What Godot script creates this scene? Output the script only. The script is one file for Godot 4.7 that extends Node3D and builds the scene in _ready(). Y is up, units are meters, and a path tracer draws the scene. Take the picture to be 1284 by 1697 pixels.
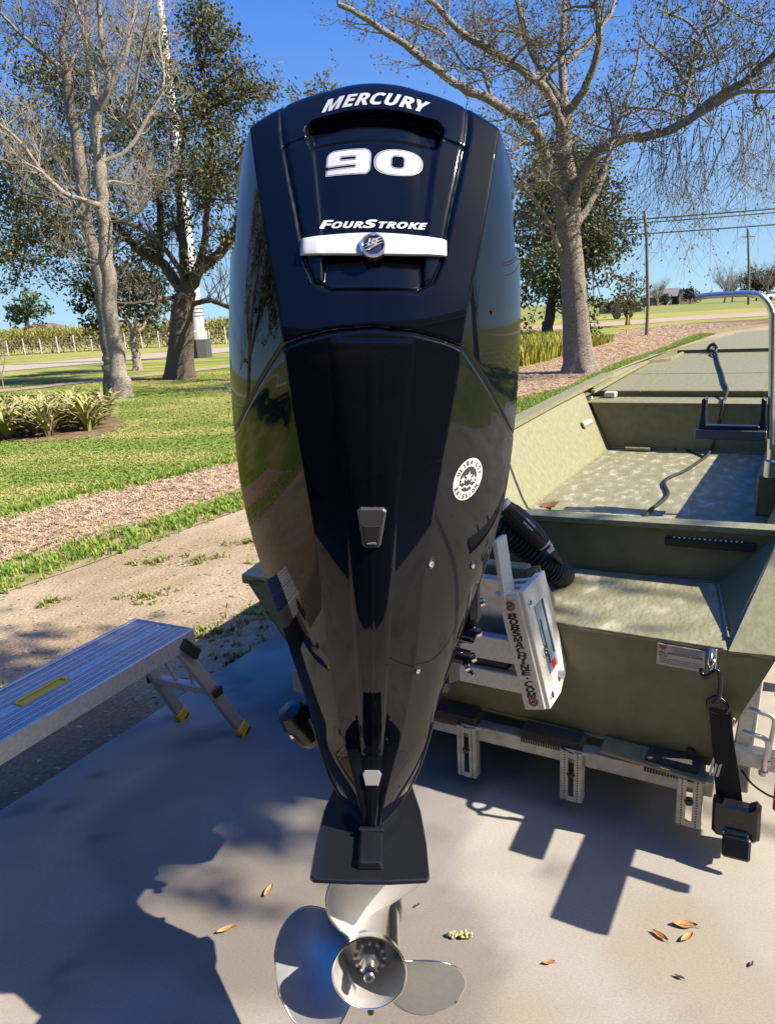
extends Node3D
# An outboard motor on a flat-bottomed boat, parked on a drive in front of a lawn with trees.
# World: the camera stands over the origin, x right, y up, -z ahead. V(x, height, distance ahead).

const T_TILT := 12.0
var rng := RandomNumberGenerator.new()
var names := {}
var M := {}
var noise_a := FastNoiseLite.new()
var noise_b := FastNoiseLite.new()
var noise_c := FastNoiseLite.new()


class MB:
	var v := PackedVector3Array()
	var n := PackedVector3Array()
	var u := PackedVector2Array()
	var c := PackedColorArray()
	var ix := PackedInt32Array()
	var col := Color.WHITE

	func vert(p: Vector3, nm: Vector3, uv := Vector2.ZERO) -> int:
		v.append(p); n.append(nm); u.append(uv); c.append(col)
		return v.size() - 1

	func tri(a: int, b: int, d: int) -> void:
		ix.append(a); ix.append(d); ix.append(b)

	func face(pts: Array) -> void:  # flat convex polygon, counterclockwise seen from outside
		var nm := Vector3.ZERO
		for i in pts.size():
			var p: Vector3 = pts[i]
			var q: Vector3 = pts[(i + 1) % pts.size()]
			nm += p.cross(q)
		if nm.length() < 1e-12:
			return
		nm = nm.normalized()
		var b := v.size()
		for p in pts:
			vert(p, nm)
		for i in range(1, pts.size() - 1):
			tri(b, b + i, b + i + 1)

	func quad(p0: Vector3, p1: Vector3, p2: Vector3, p3: Vector3) -> void:
		face([p0, p1, p2, p3])

	func quv(p0: Vector3, p1: Vector3, p2: Vector3, p3: Vector3) -> void:  # p0 bottom left, counterclockwise, with uv
		var nm := (p1 - p0).cross(p2 - p0).normalized()
		var b := v.size()
		vert(p0, nm, Vector2(0, 1)); vert(p1, nm, Vector2(1, 1)); vert(p2, nm, Vector2(1, 0)); vert(p3, nm, Vector2(0, 0))
		tri(b, b + 1, b + 2); tri(b, b + 2, b + 3)

	func box(ctr: Vector3, size: Vector3, bs := Basis(), bev := 0.0) -> void:
		var h := size * 0.5
		var e: float = min(bev, min(h.x, min(h.y, h.z)) * 0.9)
		for ax in 3:
			for sg in [-1.0, 1.0]:
				var a1 := (ax + 1) % 3
				var a2 := (ax + 2) % 3
				var ps := []
				for k in [[-1, -1], [1, -1], [1, 1], [-1, 1]]:
					var p := Vector3.ZERO
					p[ax] = h[ax] * sg
					p[a1] = (h[a1] - e) * k[0]
					p[a2] = (h[a2] - e) * k[1]
					ps.append(ctr + bs * p)
				if sg < 0:
					ps.reverse()
				face(ps)
		if e <= 0.0:
			return
		for ax in 3:
			var a1 := (ax + 1) % 3
			var a2 := (ax + 2) % 3
			for s1 in [-1.0, 1.0]:
				for s2 in [-1.0, 1.0]:
					var ps := []
					for k in [[0, -1], [0, 1], [1, 1], [1, -1]]:
						var p := Vector3.ZERO
						p[ax] = (h[ax] - e) * k[1]
						p[a1] = (h[a1] - (e if k[0] == 0 else 0.0)) * s1
						p[a2] = (h[a2] - (0.0 if k[0] == 0 else e)) * s2
						ps.append(ctr + bs * p)
					var nm: Vector3 = (ps[1] - ps[0]).cross(ps[2] - ps[0])
					var o := Vector3.ZERO
					o[a1] = s1; o[a2] = s2
					if nm.dot(bs * o) < 0:
						ps.reverse()
					face(ps)
		for sx in [-1.0, 1.0]:
			for sy in [-1.0, 1.0]:
				for sz in [-1.0, 1.0]:
					var sg := Vector3(sx, sy, sz)
					var ps := []
					for ax in 3:
						var p := (h - Vector3(e, e, e)) * sg
						p[ax] = h[ax] * sg[ax]
						ps.append(ctr + bs * p)
					if sx * sy * sz < 0:
						ps.reverse()
					face(ps)

	func bar(a: Vector3, b: Vector3, w: float, h: float, up := Vector3.UP, bev := 0.0) -> void:
		var z := (b - a).normalized()
		var x := up.cross(z)
		if x.length() < 1e-4:
			x = Vector3.RIGHT.cross(z)
		x = x.normalized()
		box((a + b) * 0.5, Vector3(w, h, a.distance_to(b)), Basis(x, z.cross(x), z), bev)

	func tube(pts: Array, radii: Array, seg := 8, caps := true) -> void:
		var m := pts.size()
		var prev := Vector3.ZERO
		var base := v.size()
		for i in m:
			var p: Vector3 = pts[i]
			var t: Vector3
			if i == 0:
				t = pts[1] - pts[0]
			elif i == m - 1:
				t = pts[m - 1] - pts[m - 2]
			else:
				t = pts[i + 1] - pts[i - 1]
			t = t.normalized()
			var x: Vector3
			if i == 0:
				x = t.cross(Vector3(0.31, 0.27, 0.91)).normalized()
			else:
				x = (prev - t * prev.dot(t)).normalized()
			prev = x
			var y := t.cross(x)
			var tilt := 0.0
			if radii.size() > 1:
				var i0: int = max(i - 1, 0)
				var i1: int = min(i + 1, m - 1)
				tilt = clamp((radii[i1] - radii[i0]) / max((pts[i1] as Vector3).distance_to(pts[i0]), 1e-6), -1.5, 1.5)
			var r: float = radii[i] if radii.size() > 1 else radii[0]
			for k in seg:
				var an := TAU * k / seg
				var d := x * cos(an) + y * sin(an)
				vert(p + d * r, (d - t * tilt).normalized(), Vector2(float(k) / seg, float(i)))
		for i in m - 1:
			for k in seg:
				var a := base + i * seg + k
				var b := base + i * seg + (k + 1) % seg
				tri(a, b, b + seg)
				tri(a, b + seg, a + seg)
		if caps:
			for e in [0, m - 1]:
				var ps := []
				for k in seg:
					ps.append(v[base + e * seg + k])
				if e == 0:
					ps.reverse()
				face(ps)

	func lathe(prof: Array, seg: int, xf := Transform3D()) -> void:  # Vector2(radius, y), from bottom to top on the outside
		for i in prof.size() - 1:
			var p: Vector2 = prof[i]
			var q: Vector2 = prof[i + 1]
			var d := q - p
			if d.length() < 1e-7:
				continue
			var nr := Vector2(d.y, -d.x).normalized()
			var base := v.size()
			for k in seg + 1:
				var an := TAU * k / seg
				var dir := Vector3(cos(an), 0, -sin(an))
				var nm := (xf.basis * (dir * nr.x + Vector3.UP * nr.y)).normalized()
				vert(xf * (dir * p.x + Vector3.UP * p.y), nm, Vector2(float(k) / seg, 0))
				vert(xf * (dir * q.x + Vector3.UP * q.y), nm, Vector2(float(k) / seg, 1))
			for k in seg:
				var a := base + k * 2
				tri(a, a + 2, a + 3)
				tri(a, a + 3, a + 1)

	func prism(poly: PackedVector2Array, z0: float, z1: float, xf := Transform3D(), bev := 0.0) -> void:  # polygon in x/y, along +z
		if Geometry2D.is_polygon_clockwise(poly) == false:
			pass
		var pl := Array(poly)
		var area := 0.0
		for i in pl.size():
			var a: Vector2 = pl[i]
			var b: Vector2 = pl[(i + 1) % pl.size()]
			area += a.cross(b)
		if area < 0:
			pl.reverse()
		var m := pl.size()
		var inn := []
		for i in m:
			var a: Vector2 = pl[(i + m - 1) % m]
			var b: Vector2 = pl[i]
			var d: Vector2 = pl[(i + 1) % m]
			var n1 := Vector2(-(b - a).y, (b - a).x).normalized()
			var n2 := Vector2(-(d - b).y, (d - b).x).normalized()
			var nn := (n1 + n2)
			nn = nn / max(0.4, 0.5 * nn.length_squared())
			inn.append(b + nn * bev)
		var tris := Geometry2D.triangulate_polygon(PackedVector2Array(inn))
		var b0 := v.size()
		for p in inn:
			vert(xf * Vector3(p.x, p.y, z1), (xf.basis * Vector3(0, 0, 1)).normalized(), p)
		var b1 := v.size()
		for p in inn:
			vert(xf * Vector3(p.x, p.y, z0), (xf.basis * Vector3(0, 0, -1)).normalized(), p)
		for i in range(0, tris.size(), 3):
			var q0: Vector2 = inn[tris[i]]
			var q1: Vector2 = inn[tris[i + 1]]
			var q2: Vector2 = inn[tris[i + 2]]
			var ccw := (q1 - q0).cross(q2 - q0) > 0
			var t1 := tris[i + 1] if ccw else tris[i + 2]
			var t2 := tris[i + 2] if ccw else tris[i + 1]
			tri(b0 + tris[i], b0 + t1, b0 + t2)
			tri(b1 + tris[i], b1 + t2, b1 + t1)
		for i in m:
			var j := (i + 1) % m
			var a: Vector2 = pl[i]
			var b: Vector2 = pl[j]
			var ai: Vector2 = inn[i]
			var bi: Vector2 = inn[j]
			quad(xf * Vector3(a.x, a.y, z0 + bev), xf * Vector3(b.x, b.y, z0 + bev), xf * Vector3(b.x, b.y, z1 - bev), xf * Vector3(a.x, a.y, z1 - bev))
			if bev > 0:
				quad(xf * Vector3(a.x, a.y, z1 - bev), xf * Vector3(b.x, b.y, z1 - bev), xf * Vector3(bi.x, bi.y, z1), xf * Vector3(ai.x, ai.y, z1))
				quad(xf * Vector3(ai.x, ai.y, z0), xf * Vector3(bi.x, bi.y, z0), xf * Vector3(b.x, b.y, z0 + bev), xf * Vector3(a.x, a.y, z0 + bev))

	func grid(pts: Array, rows: int, cols: int, thick_normal := 0.0) -> void:  # smooth sheet; pts row by row
		var base := v.size()
		for i in rows:
			for j in cols:
				var a: Vector3 = pts[i * cols + min(j + 1, cols - 1)] - pts[i * cols + max(j - 1, 0)]
				var b: Vector3 = pts[min(i + 1, rows - 1) * cols + j] - pts[max(i - 1, 0) * cols + j]
				vert(pts[i * cols + j], a.cross(b).normalized(), Vector2(float(j) / (cols - 1), float(i) / (rows - 1)))
		for i in rows - 1:
			for j in cols - 1:
				var k := base + i * cols + j
				tri(k, k + 1, k + cols + 1)
				tri(k, k + cols + 1, k + cols)

	func mesh() -> ArrayMesh:
		var a := []
		a.resize(Mesh.ARRAY_MAX)
		a[Mesh.ARRAY_VERTEX] = v
		a[Mesh.ARRAY_NORMAL] = n
		a[Mesh.ARRAY_TEX_UV] = u
		a[Mesh.ARRAY_COLOR] = c
		a[Mesh.ARRAY_INDEX] = ix
		var m := ArrayMesh.new()
		m.add_surface_from_arrays(Mesh.PRIMITIVE_TRIANGLES, a)
		return m


func V(x: float, h: float, d: float) -> Vector3:
	return Vector3(x, h, -d)


func numbered(called: String) -> String:
	var k: int = names.get(called, 0)
	names[called] = k + 1
	return called if k == 0 else "%s_%03d" % [called, k]


func tag(o: Node, label: String, category: String, group := "") -> void:
	o.set_meta("label", label)
	o.set_meta("category", category)
	if group:
		o.set_meta("group", group)


func thing(called: String, label: String, category: String, at := Vector3.ZERO, group := "") -> Node3D:
	var o := Node3D.new()
	o.name = numbered(called)
	add_child(o)
	o.position = at
	tag(o, label, category, group)
	return o


func part(called: String, mb: MB, m: Material, parent: Node) -> MeshInstance3D:
	var o := MeshInstance3D.new()
	o.mesh = mb.mesh()
	o.material_override = m
	if parent == self:
		o.name = numbered(called)
		add_child(o)
	else:
		var k := 0
		var nm := called
		while parent.has_node(NodePath(nm)):
			k += 1
			nm = "%s_%03d" % [called, k]
		o.name = nm
		parent.add_child(o)
	return o


func part_mesh(called: String, mesh: Mesh, m: Material, parent: Node, at := Vector3.ZERO) -> MeshInstance3D:
	var o := MeshInstance3D.new()
	o.mesh = mesh
	o.material_override = m
	o.position = at
	var k := 0
	var nm := called
	while parent.has_node(NodePath(nm)):
		k += 1
		nm = "%s_%03d" % [called, k]
	o.name = nm
	parent.add_child(o)
	return o


func struct(called: String, mb: MB, m: Material) -> MeshInstance3D:
	var o := part(called, mb, m, self)
	o.set_meta("kind", "structure")
	return o


func scatter(called: String, mesh: Mesh, m: Material, xs: Array, cs: PackedColorArray, parent: Node) -> MultiMeshInstance3D:
	var mm := MultiMesh.new()
	mm.transform_format = MultiMesh.TRANSFORM_3D
	mm.use_colors = true
	mm.mesh = mesh
	mm.instance_count = xs.size()
	for i in xs.size():
		mm.set_instance_transform(i, xs[i])
		mm.set_instance_color(i, cs[i])
	var o := MultiMeshInstance3D.new()
	o.multimesh = mm
	o.material_override = m
	if parent == self:
		o.name = numbered(called)
	else:
		o.name = called
	parent.add_child(o, true)
	return o


func lin(r: float, g: float, b: float) -> Color:
	return Color(r, g, b).linear_to_srgb()


func mat(r: float, g: float, b: float, rough := 0.7, metal := 0.0) -> StandardMaterial3D:
	var m := StandardMaterial3D.new()
	m.albedo_color = lin(r, g, b)
	m.roughness = rough
	m.metallic = metal
	return m


func noise_tex(freq: float, oct: int, lo: Color, hi: Color, sd: int, size := 512, kind := FastNoiseLite.TYPE_SIMPLEX_SMOOTH, mid := -1.0) -> NoiseTexture2D:
	var f := FastNoiseLite.new()
	f.seed = sd
	f.noise_type = kind
	f.frequency = freq
	f.fractal_octaves = oct
	var t := NoiseTexture2D.new()
	t.width = size
	t.height = size
	t.seamless = true
	t.noise = f
	var gr := Gradient.new()
	gr.set_color(0, lo)
	gr.set_color(1, hi)
	if mid > 0.0:
		gr.add_point(mid, lo.lerp(hi, 0.25))
	t.color_ramp = gr
	return t


func noise_normal(freq: float, oct: int, strength: float, sd: int, size := 512) -> NoiseTexture2D:
	var f := FastNoiseLite.new()
	f.seed = sd
	f.noise_type = FastNoiseLite.TYPE_SIMPLEX_SMOOTH
	f.frequency = freq
	f.fractal_octaves = oct
	var t := NoiseTexture2D.new()
	t.width = size
	t.height = size
	t.seamless = true
	t.as_normal_map = true
	t.bump_strength = strength
	t.noise = f
	return t


func tri_mat(r: float, g: float, b: float, rough: float, tex: Texture2D, scale: float, world := false, nrm: Texture2D = null, nstr := 1.0) -> StandardMaterial3D:
	var m := mat(r, g, b, rough)
	m.albedo_texture = tex
	m.uv1_triplanar = true
	m.uv1_world_triplanar = world
	m.uv1_scale = Vector3(scale, scale, scale)
	if nrm:
		m.normal_enabled = true
		m.normal_texture = nrm
		m.normal_scale = nstr
	return m


func mirrored(rows: Array, cols: int) -> Array:  # the same sheet facing the other way
	var out := []
	for i in rows.size() / cols:
		for j in cols:
			out.append(rows[i * cols + cols - 1 - j])
	return out


func smooth(pts: Array, per := 6) -> Array:  # Catmull-Rom through the points
	var out := []
	var m := pts.size()
	for i in m - 1:
		var p0: Vector3 = pts[max(i - 1, 0)]
		var p1: Vector3 = pts[i]
		var p2: Vector3 = pts[i + 1]
		var p3: Vector3 = pts[min(i + 2, m - 1)]
		for k in per:
			out.append(p1.cubic_interpolate(p2, p0, p3, float(k) / per))
	out.append(pts[m - 1])
	return out


func lerp_list(a: Array, t: float) -> float:
	var x := t * (a.size() - 1)
	var i := int(clamp(floor(x), 0, a.size() - 2))
	return lerpf(a[i], a[i + 1], x - i)


func text_mesh(txt: String, size: float, depth := 0.001, mono := false, bold := false) -> ArrayMesh:
	var tm := TextMesh.new()
	var f := SystemFont.new()
	f.font_names = PackedStringArray(["Droid Sans Mono" if mono else "Droid Sans"])
	f.font_weight = 700
	if bold:
		var fv := FontVariation.new()
		fv.base_font = f
		fv.variation_embolden = 0.6
		tm.font = fv
	else:
		tm.font = f
	tm.text = txt
	tm.font_size = 64
	tm.pixel_size = size / 64.0
	tm.depth = depth
	tm.curve_step = 1.0
	var am := ArrayMesh.new()
	am.add_surface_from_arrays(Mesh.PRIMITIVE_TRIANGLES, tm.get_mesh_arrays())
	return am


func fit_text(txt: String, w: float, h: float, shear: float, warp: Callable, heavy := false) -> ArrayMesh:
	# flat letters stretched to w by h about their middle, slanted, then laid on a surface by warp(x, y) -> [point, normal]
	var am := text_mesh(txt, 0.1, 0.0, false, heavy)
	var a := am.surface_get_arrays(0)
	var vs: PackedVector3Array = a[Mesh.ARRAY_VERTEX]
	var lo := Vector3(1e9, 1e9, 0)
	var hi := Vector3(-1e9, -1e9, 0)
	for p in vs:
		lo = lo.min(p)
		hi = hi.max(p)
	var ns: PackedVector3Array = a[Mesh.ARRAY_NORMAL]
	for i in vs.size():
		var p := vs[i]
		var x: float = ((p.x - lo.x) / max(hi.x - lo.x, 1e-6) - 0.5)
		var y: float = ((p.y - lo.y) / max(hi.y - lo.y, 1e-6) - 0.5)
		var q: Array = warp.call(x * w + y * h * shear, y * h)
		vs[i] = q[0]
		ns[i] = q[1]
	a[Mesh.ARRAY_VERTEX] = vs
	a[Mesh.ARRAY_NORMAL] = ns
	a[Mesh.ARRAY_TANGENT] = null
	var out := ArrayMesh.new()
	out.add_surface_from_arrays(Mesh.PRIMITIVE_TRIANGLES, a)
	return out


func _ready() -> void:
	rng.seed = 7
	# camera, sky, sun, exposure
	var cam := Camera3D.new()
	cam.name = "camera"
	cam.fov = 69.4
	cam.far = 4000.0
	cam.near = 0.02
	add_child(cam)
	cam.position = Vector3(0, 1.5, 0)
	cam.rotation_degrees = Vector3(-15.0, 0, -3.2)
	cam.current = true
	var sky_m := ProceduralSkyMaterial.new()
	sky_m.sky_top_color = lin(0.004, 0.080, 0.365)
	sky_m.sky_horizon_color = lin(0.225, 0.355, 0.43)
	sky_m.sky_curve = 0.145
	sky_m.sky_energy_multiplier = 1.0
	sky_m.ground_bottom_color = lin(0.16, 0.15, 0.10)
	sky_m.ground_horizon_color = lin(0.30, 0.32, 0.26)
	sky_m.sun_angle_max = 58.0
	sky_m.sun_curve = 0.33
	var sky := Sky.new()
	sky.sky_material = sky_m
	var env := Environment.new()
	env.background_mode = Environment.BG_SKY
	env.sky = sky
	env.tonemap_mode = Environment.TONE_MAPPER_LINEAR
	env.tonemap_exposure = 2.3
	env.ssao_enabled = true
	env.ssil_enabled = true
	env.sdfgi_enabled = true
	var we := WorldEnvironment.new()
	we.name = "environment"
	we.environment = env
	add_child(we)
	var sun := DirectionalLight3D.new()
	sun.name = "sun"
	sun.light_color = Color(1.0, 0.955, 0.88)
	sun.light_energy = 1.5
	sun.light_angular_distance = 0.5
	sun.shadow_enabled = true
	add_child(sun)
	var toward := Vector3(0.716, 0.656, 0.238)  # from the right, low winter sun
	sun.look_at_from_position(toward * 50.0, Vector3.ZERO)

	noise_a.seed = 11
	noise_a.frequency = 0.55
	noise_a.fractal_octaves = 4
	noise_b.seed = 23
	noise_b.frequency = 2.6
	noise_b.fractal_octaves = 4
	noise_c.seed = 5
	noise_c.frequency = 0.12
	noise_c.fractal_octaves = 3
	make_materials()
	build_ground()
	build_grass()
	build_far()
	build_trees()
	build_side_oaks()
	build_added_oak()
	build_trailer()
	build_boat()
	build_boat_gear()
	build_jack_plate()
	build_motor()
	build_bench()
	build_flower_bed()
	build_litter()
	build_house_behind()


func make_materials() -> void:
	var w := Color.WHITE
	var grain := noise_tex(0.03, 5, lin(0.72, 0.72, 0.72), lin(1.0, 1.0, 1.0), 3)
	var grain_n := noise_normal(0.05, 5, 4.0, 8)
	M.grain_n = grain_n
	M.concrete = tri_mat(1, 1, 1, 0.85, noise_tex(0.12, 5, lin(0.76, 0.755, 0.74), lin(1.0, 0.995, 0.985), 31, 1024), 0.9, true, noise_normal(0.25, 4, 3.0, 12, 1024), 0.13)
	M.concrete.vertex_color_use_as_albedo = true
	M.concrete.uv1_scale = Vector3(0.7, 0.9, 1.7)
	M.dirt = tri_mat(1, 1, 1, 0.95, noise_tex(0.05, 6, lin(0.55, 0.52, 0.48), lin(1.0, 1.0, 1.0), 41, 1024), 0.8, true, noise_normal(0.045, 6, 8.0, 14, 1024), 0.3)
	M.dirt.vertex_color_use_as_albedo = true
	M.soil = tri_mat(1, 1, 1, 0.95, grain, 2.0, true, grain_n, 1.0)
	M.soil.vertex_color_use_as_albedo = true
	M.field = mat(1, 1, 1, 0.95)
	M.field.vertex_color_use_as_albedo = true
	M.field.metallic_specular = 0.1
	M.dirt.metallic_specular = 0.15
	M.soil.metallic_specular = 0.1
	M.asphalt = tri_mat(0.42, 0.36, 0.30, 0.95, grain, 0.4, true)
	M.asphalt.metallic_specular = 0.1
	M.leaf = mat(1, 1, 1, 0.6)
	M.leaf.metallic_specular = 0.3
	M.leaf.vertex_color_use_as_albedo = true
	M.leaf.backlight_enabled = true
	M.leaf.backlight = lin(0.10, 0.13, 0.03)
	M.leaf.cull_mode = BaseMaterial3D.CULL_DISABLED
	M.grass = mat(1, 1, 1, 0.7)
	M.grass.vertex_color_use_as_albedo = true
	M.grass.backlight_enabled = true
	M.grass.backlight = lin(0.08, 0.12, 0.02)
	M.grass.cull_mode = BaseMaterial3D.CULL_DISABLED
	M.straw = mat(1, 1, 1, 0.85)
	M.straw.vertex_color_use_as_albedo = true
	M.straw.cull_mode = BaseMaterial3D.CULL_DISABLED
	var bark := noise_tex(0.04, 5, lin(0.30, 0.28, 0.25), lin(1.0, 1.0, 1.0), 51, 512)
	var bark_n := noise_normal(0.06, 5, 22.0, 52)
	M.bark_pale = tri_mat(0.55, 0.50, 0.44, 0.9, bark, 1.6, false, bark_n, 1.0)
	M.bark_pale.uv1_scale = Vector3(2.2, 0.7, 2.2)
	M.bark_brown = tri_mat(0.20, 0.165, 0.13, 0.95, bark, 1.6, false, bark_n, 1.2)
	M.bark_brown.uv1_scale = Vector3(2.2, 0.6, 2.2)
	M.bark_grey = tri_mat(0.42, 0.385, 0.335, 0.95, bark, 1.6, false, bark_n, 1.2)
	M.bark_grey.uv1_scale = Vector3(2.4, 0.6, 2.4)
	# the boat and trailer
	M.olive = tri_mat(0.165, 0.158, 0.082, 0.5, noise_tex(0.02, 5, lin(0.74, 0.74, 0.66), lin(1.0, 1.0, 1.0), 61, 512), 1.1, false, noise_normal(0.15, 4, 2.0, 62), 0.25)
	var worn := noise_tex(0.022, 6, lin(0.60, 0.58, 0.48), lin(1.0, 1.0, 1.0), 63, 1024)
	M.olive_worn = tri_mat(0.265, 0.262, 0.158, 0.55, worn, 0.9, false, noise_normal(0.12, 4, 2.0, 64), 0.25)
	var chalk := noise_tex(0.011, 6, lin(0.165, 0.162, 0.085), lin(0.50, 0.48, 0.38), 66, 1024, FastNoiseLite.TYPE_SIMPLEX_SMOOTH, 0.58)
	M.olive_floor = tri_mat(1, 1, 1, 0.6, chalk, 0.42, false, noise_normal(0.12, 4, 3.0, 64), 0.3)
	M.olive_floor.uv1_scale = Vector3(0.9, 0.4, 0.45)
	M.alu = tri_mat(0.62, 0.62, 0.60, 0.42, noise_tex(0.02, 5, lin(0.72, 0.72, 0.72), lin(1, 1, 1), 71), 2.5, false)
	M.alu.metallic = 0.75
	M.alu_white = tri_mat(0.66, 0.65, 0.62, 0.5, noise_tex(0.03, 5, lin(0.78, 0.78, 0.76), lin(1, 1, 1), 72), 5.0, false)
	M.alu_white.metallic = 0.25
	M.trailer = tri_mat(0.52, 0.51, 0.48, 0.5, noise_tex(0.02, 5, lin(0.62, 0.61, 0.58), lin(1, 1, 1), 73), 2.0, false)
	M.trailer.metallic = 0.35
	M.steel = mat(0.66, 0.65, 0.63, 0.18, 1.0)
	M.blade = tri_mat(0.60, 0.595, 0.58, 0.33, noise_tex(0.02, 4, lin(0.82, 0.82, 0.82), lin(1, 1, 1), 75), 6.0)
	M.blade.metallic = 0.5
	M.bench = tri_mat(0.55, 0.57, 0.62, 0.36, noise_tex(0.03, 5, lin(0.70, 0.70, 0.70), lin(1, 1, 1), 74), 3.0, false)
	M.bench.metallic = 0.5
	M.bench.roughness = 0.45
	M.bench_leg = mat(0.42, 0.43, 0.44, 0.4, 0.5)
	M.chrome = mat(0.80, 0.80, 0.80, 0.07, 1.0)
	M.tube = mat(0.58, 0.59, 0.60, 0.3, 0.9)
	M.carpet = tri_mat(0.075, 0.07, 0.06, 0.95, grain, 14.0, false, grain_n, 1.5)
	# the motor
	M.gloss = mat(0.0035, 0.0042, 0.007, 0.035)
	M.gloss.metallic_specular = 0.43
	M.gloss.roughness = 1.0
	M.gloss.roughness_texture = noise_tex(0.012, 6, Color(0.01, 0.01, 0.01), Color(0.042, 0.042, 0.042), 76)
	M.gloss.uv1_triplanar = true
	M.gloss.uv1_scale = Vector3(2, 2, 2)
	M.panel_gloss = mat(0.004, 0.005, 0.009, 0.10)
	M.panel_gloss.metallic_specular = 0.45
	M.satin = mat(0.011, 0.012, 0.015, 0.24)
	M.black = mat(0.012, 0.012, 0.013, 0.55)
	M.rubber = mat(0.014, 0.014, 0.015, 0.6)
	M.silver = mat(0.78, 0.77, 0.75, 0.42, 0.25)
	M.letter = mat(0.50, 0.51, 0.55, 0.42, 0.2)
	M.letter_white = mat(0.84, 0.84, 0.85, 0.5)
	M.grey = mat(0.04, 0.04, 0.043, 0.5)
	M.grey_pale = mat(0.17, 0.17, 0.175, 0.5)
	M.red = mat(0.35, 0.015, 0.02, 0.3)
	M.yellow = mat(0.80, 0.47, 0.02, 0.5)
	M.print = mat(0.02, 0.02, 0.02, 0.6)
	M.sticker = mat(0.62, 0.56, 0.50, 0.5)


func sheet(mb: MB, near: Array, far: Array, y: float, cell: float, tint: Callable) -> void:
	# a ground strip between two edges (x, distance), cut fine and coloured by tint(x, d)
	var ln := 0.0
	for i in near.size() - 1:
		ln += (near[i] as Vector2).distance_to(near[i + 1])
	var m := int(clamp(ln / cell, 8, 900))
	var cols := 0
	var wd := 0.0
	for i in range(0, 11):
		wd = max(wd, at_list(near, i / 10.0).distance_to(at_list(far, i / 10.0)))
	cols = int(clamp(wd / cell, 2, 300))
	var base := mb.v.size()
	for i in m + 1:
		var a := at_list(near, float(i) / m)
		var b := at_list(far, float(i) / m)
		for j in cols + 1:
			var p := a.lerp(b, float(j) / cols)
			mb.col = tint.call(p.x, p.y)
			mb.vert(V(p.x, y, p.y), Vector3.UP)
	for i in m:
		for j in cols:
			var k := base + i * (cols + 1) + j
			mb.tri(k, k + cols + 1, k + cols + 2)
			mb.tri(k, k + cols + 2, k + 1)
	mb.col = Color.WHITE


func at_list(a: Array, t: float) -> Vector2:
	var total := 0.0
	for i in a.size() - 1:
		total += (a[i] as Vector2).distance_to(a[i + 1])
	var want := t * total
	for i in a.size() - 1:
		var p: Vector2 = a[i]
		var q: Vector2 = a[i + 1]
		var l := p.distance_to(q)
		if want <= l or i == a.size() - 2:
			return p.lerp(q, clamp(want / max(l, 1e-6), 0, 1))
		want -= l
	return a[0]


var straw_low := [Vector2(-6, 1.9), Vector2(-2.75, 5.01), Vector2(-1.89, 5.88), Vector2(-1.36, 6.78), Vector2(0.5, 9.6), Vector2(2.41, 13.0), Vector2(3.5, 14.0), Vector2(6.0, 19.0), Vector2(9.1, 24.0), Vector2(15.4, 35.6), Vector2(22.2, 42.3)]
var straw_high := [Vector2(-7, 2.9), Vector2(-3.3, 6.12), Vector2(-2.93, 6.74), Vector2(-2.32, 7.37), Vector2(-1.66, 8.13), Vector2(1.0, 13.5), Vector2(3.9, 20.9), Vector2(5.0, 22.9), Vector2(9.8, 32.0), Vector2(13.6, 41.1), Vector2(20.0, 45.5)]
var dirt_high := [Vector2(-5.6, 1.0), Vector2(-2.4, 4.3), Vector2(-2.06, 4.76), Vector2(-1.73, 5.33), Vector2(-1.19, 6.12), Vector2(0.6, 8.4), Vector2(1.93, 10.4), Vector2(3.7, 13.9), Vector2(8.6, 22.6), Vector2(14.4, 32.0), Vector2(24.0, 41.0)]
var lawn_low := [Vector2(-7.6, 3.3), Vector2(-3.56, 6.66), Vector2(-3.15, 7.3), Vector2(-2.46, 7.85), Vector2(-1.81, 8.94), Vector2(0.8, 14.3), Vector2(3.7, 21.8), Vector2(4.8, 23.8), Vector2(9.5, 33.0), Vector2(13.2, 42.1), Vector2(19.5, 46.5)]


func lawn_tint(x: float, d: float) -> Color:
	var k := noise_a.get_noise_2d(x * 0.45 + d * 0.15, d * 1.0) * 0.5 + 0.5
	var f := noise_b.get_noise_2d(x, d) * 0.5 + 0.5
	var t: float = clamp((k - 0.36) * 2.6 + (f - 0.5) * 0.8 + (d - 16.0) * 0.012, 0, 1)
	return Color(0.17, 0.235, 0.04).lerp(Color(0.37, 0.345, 0.12), t)


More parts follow.
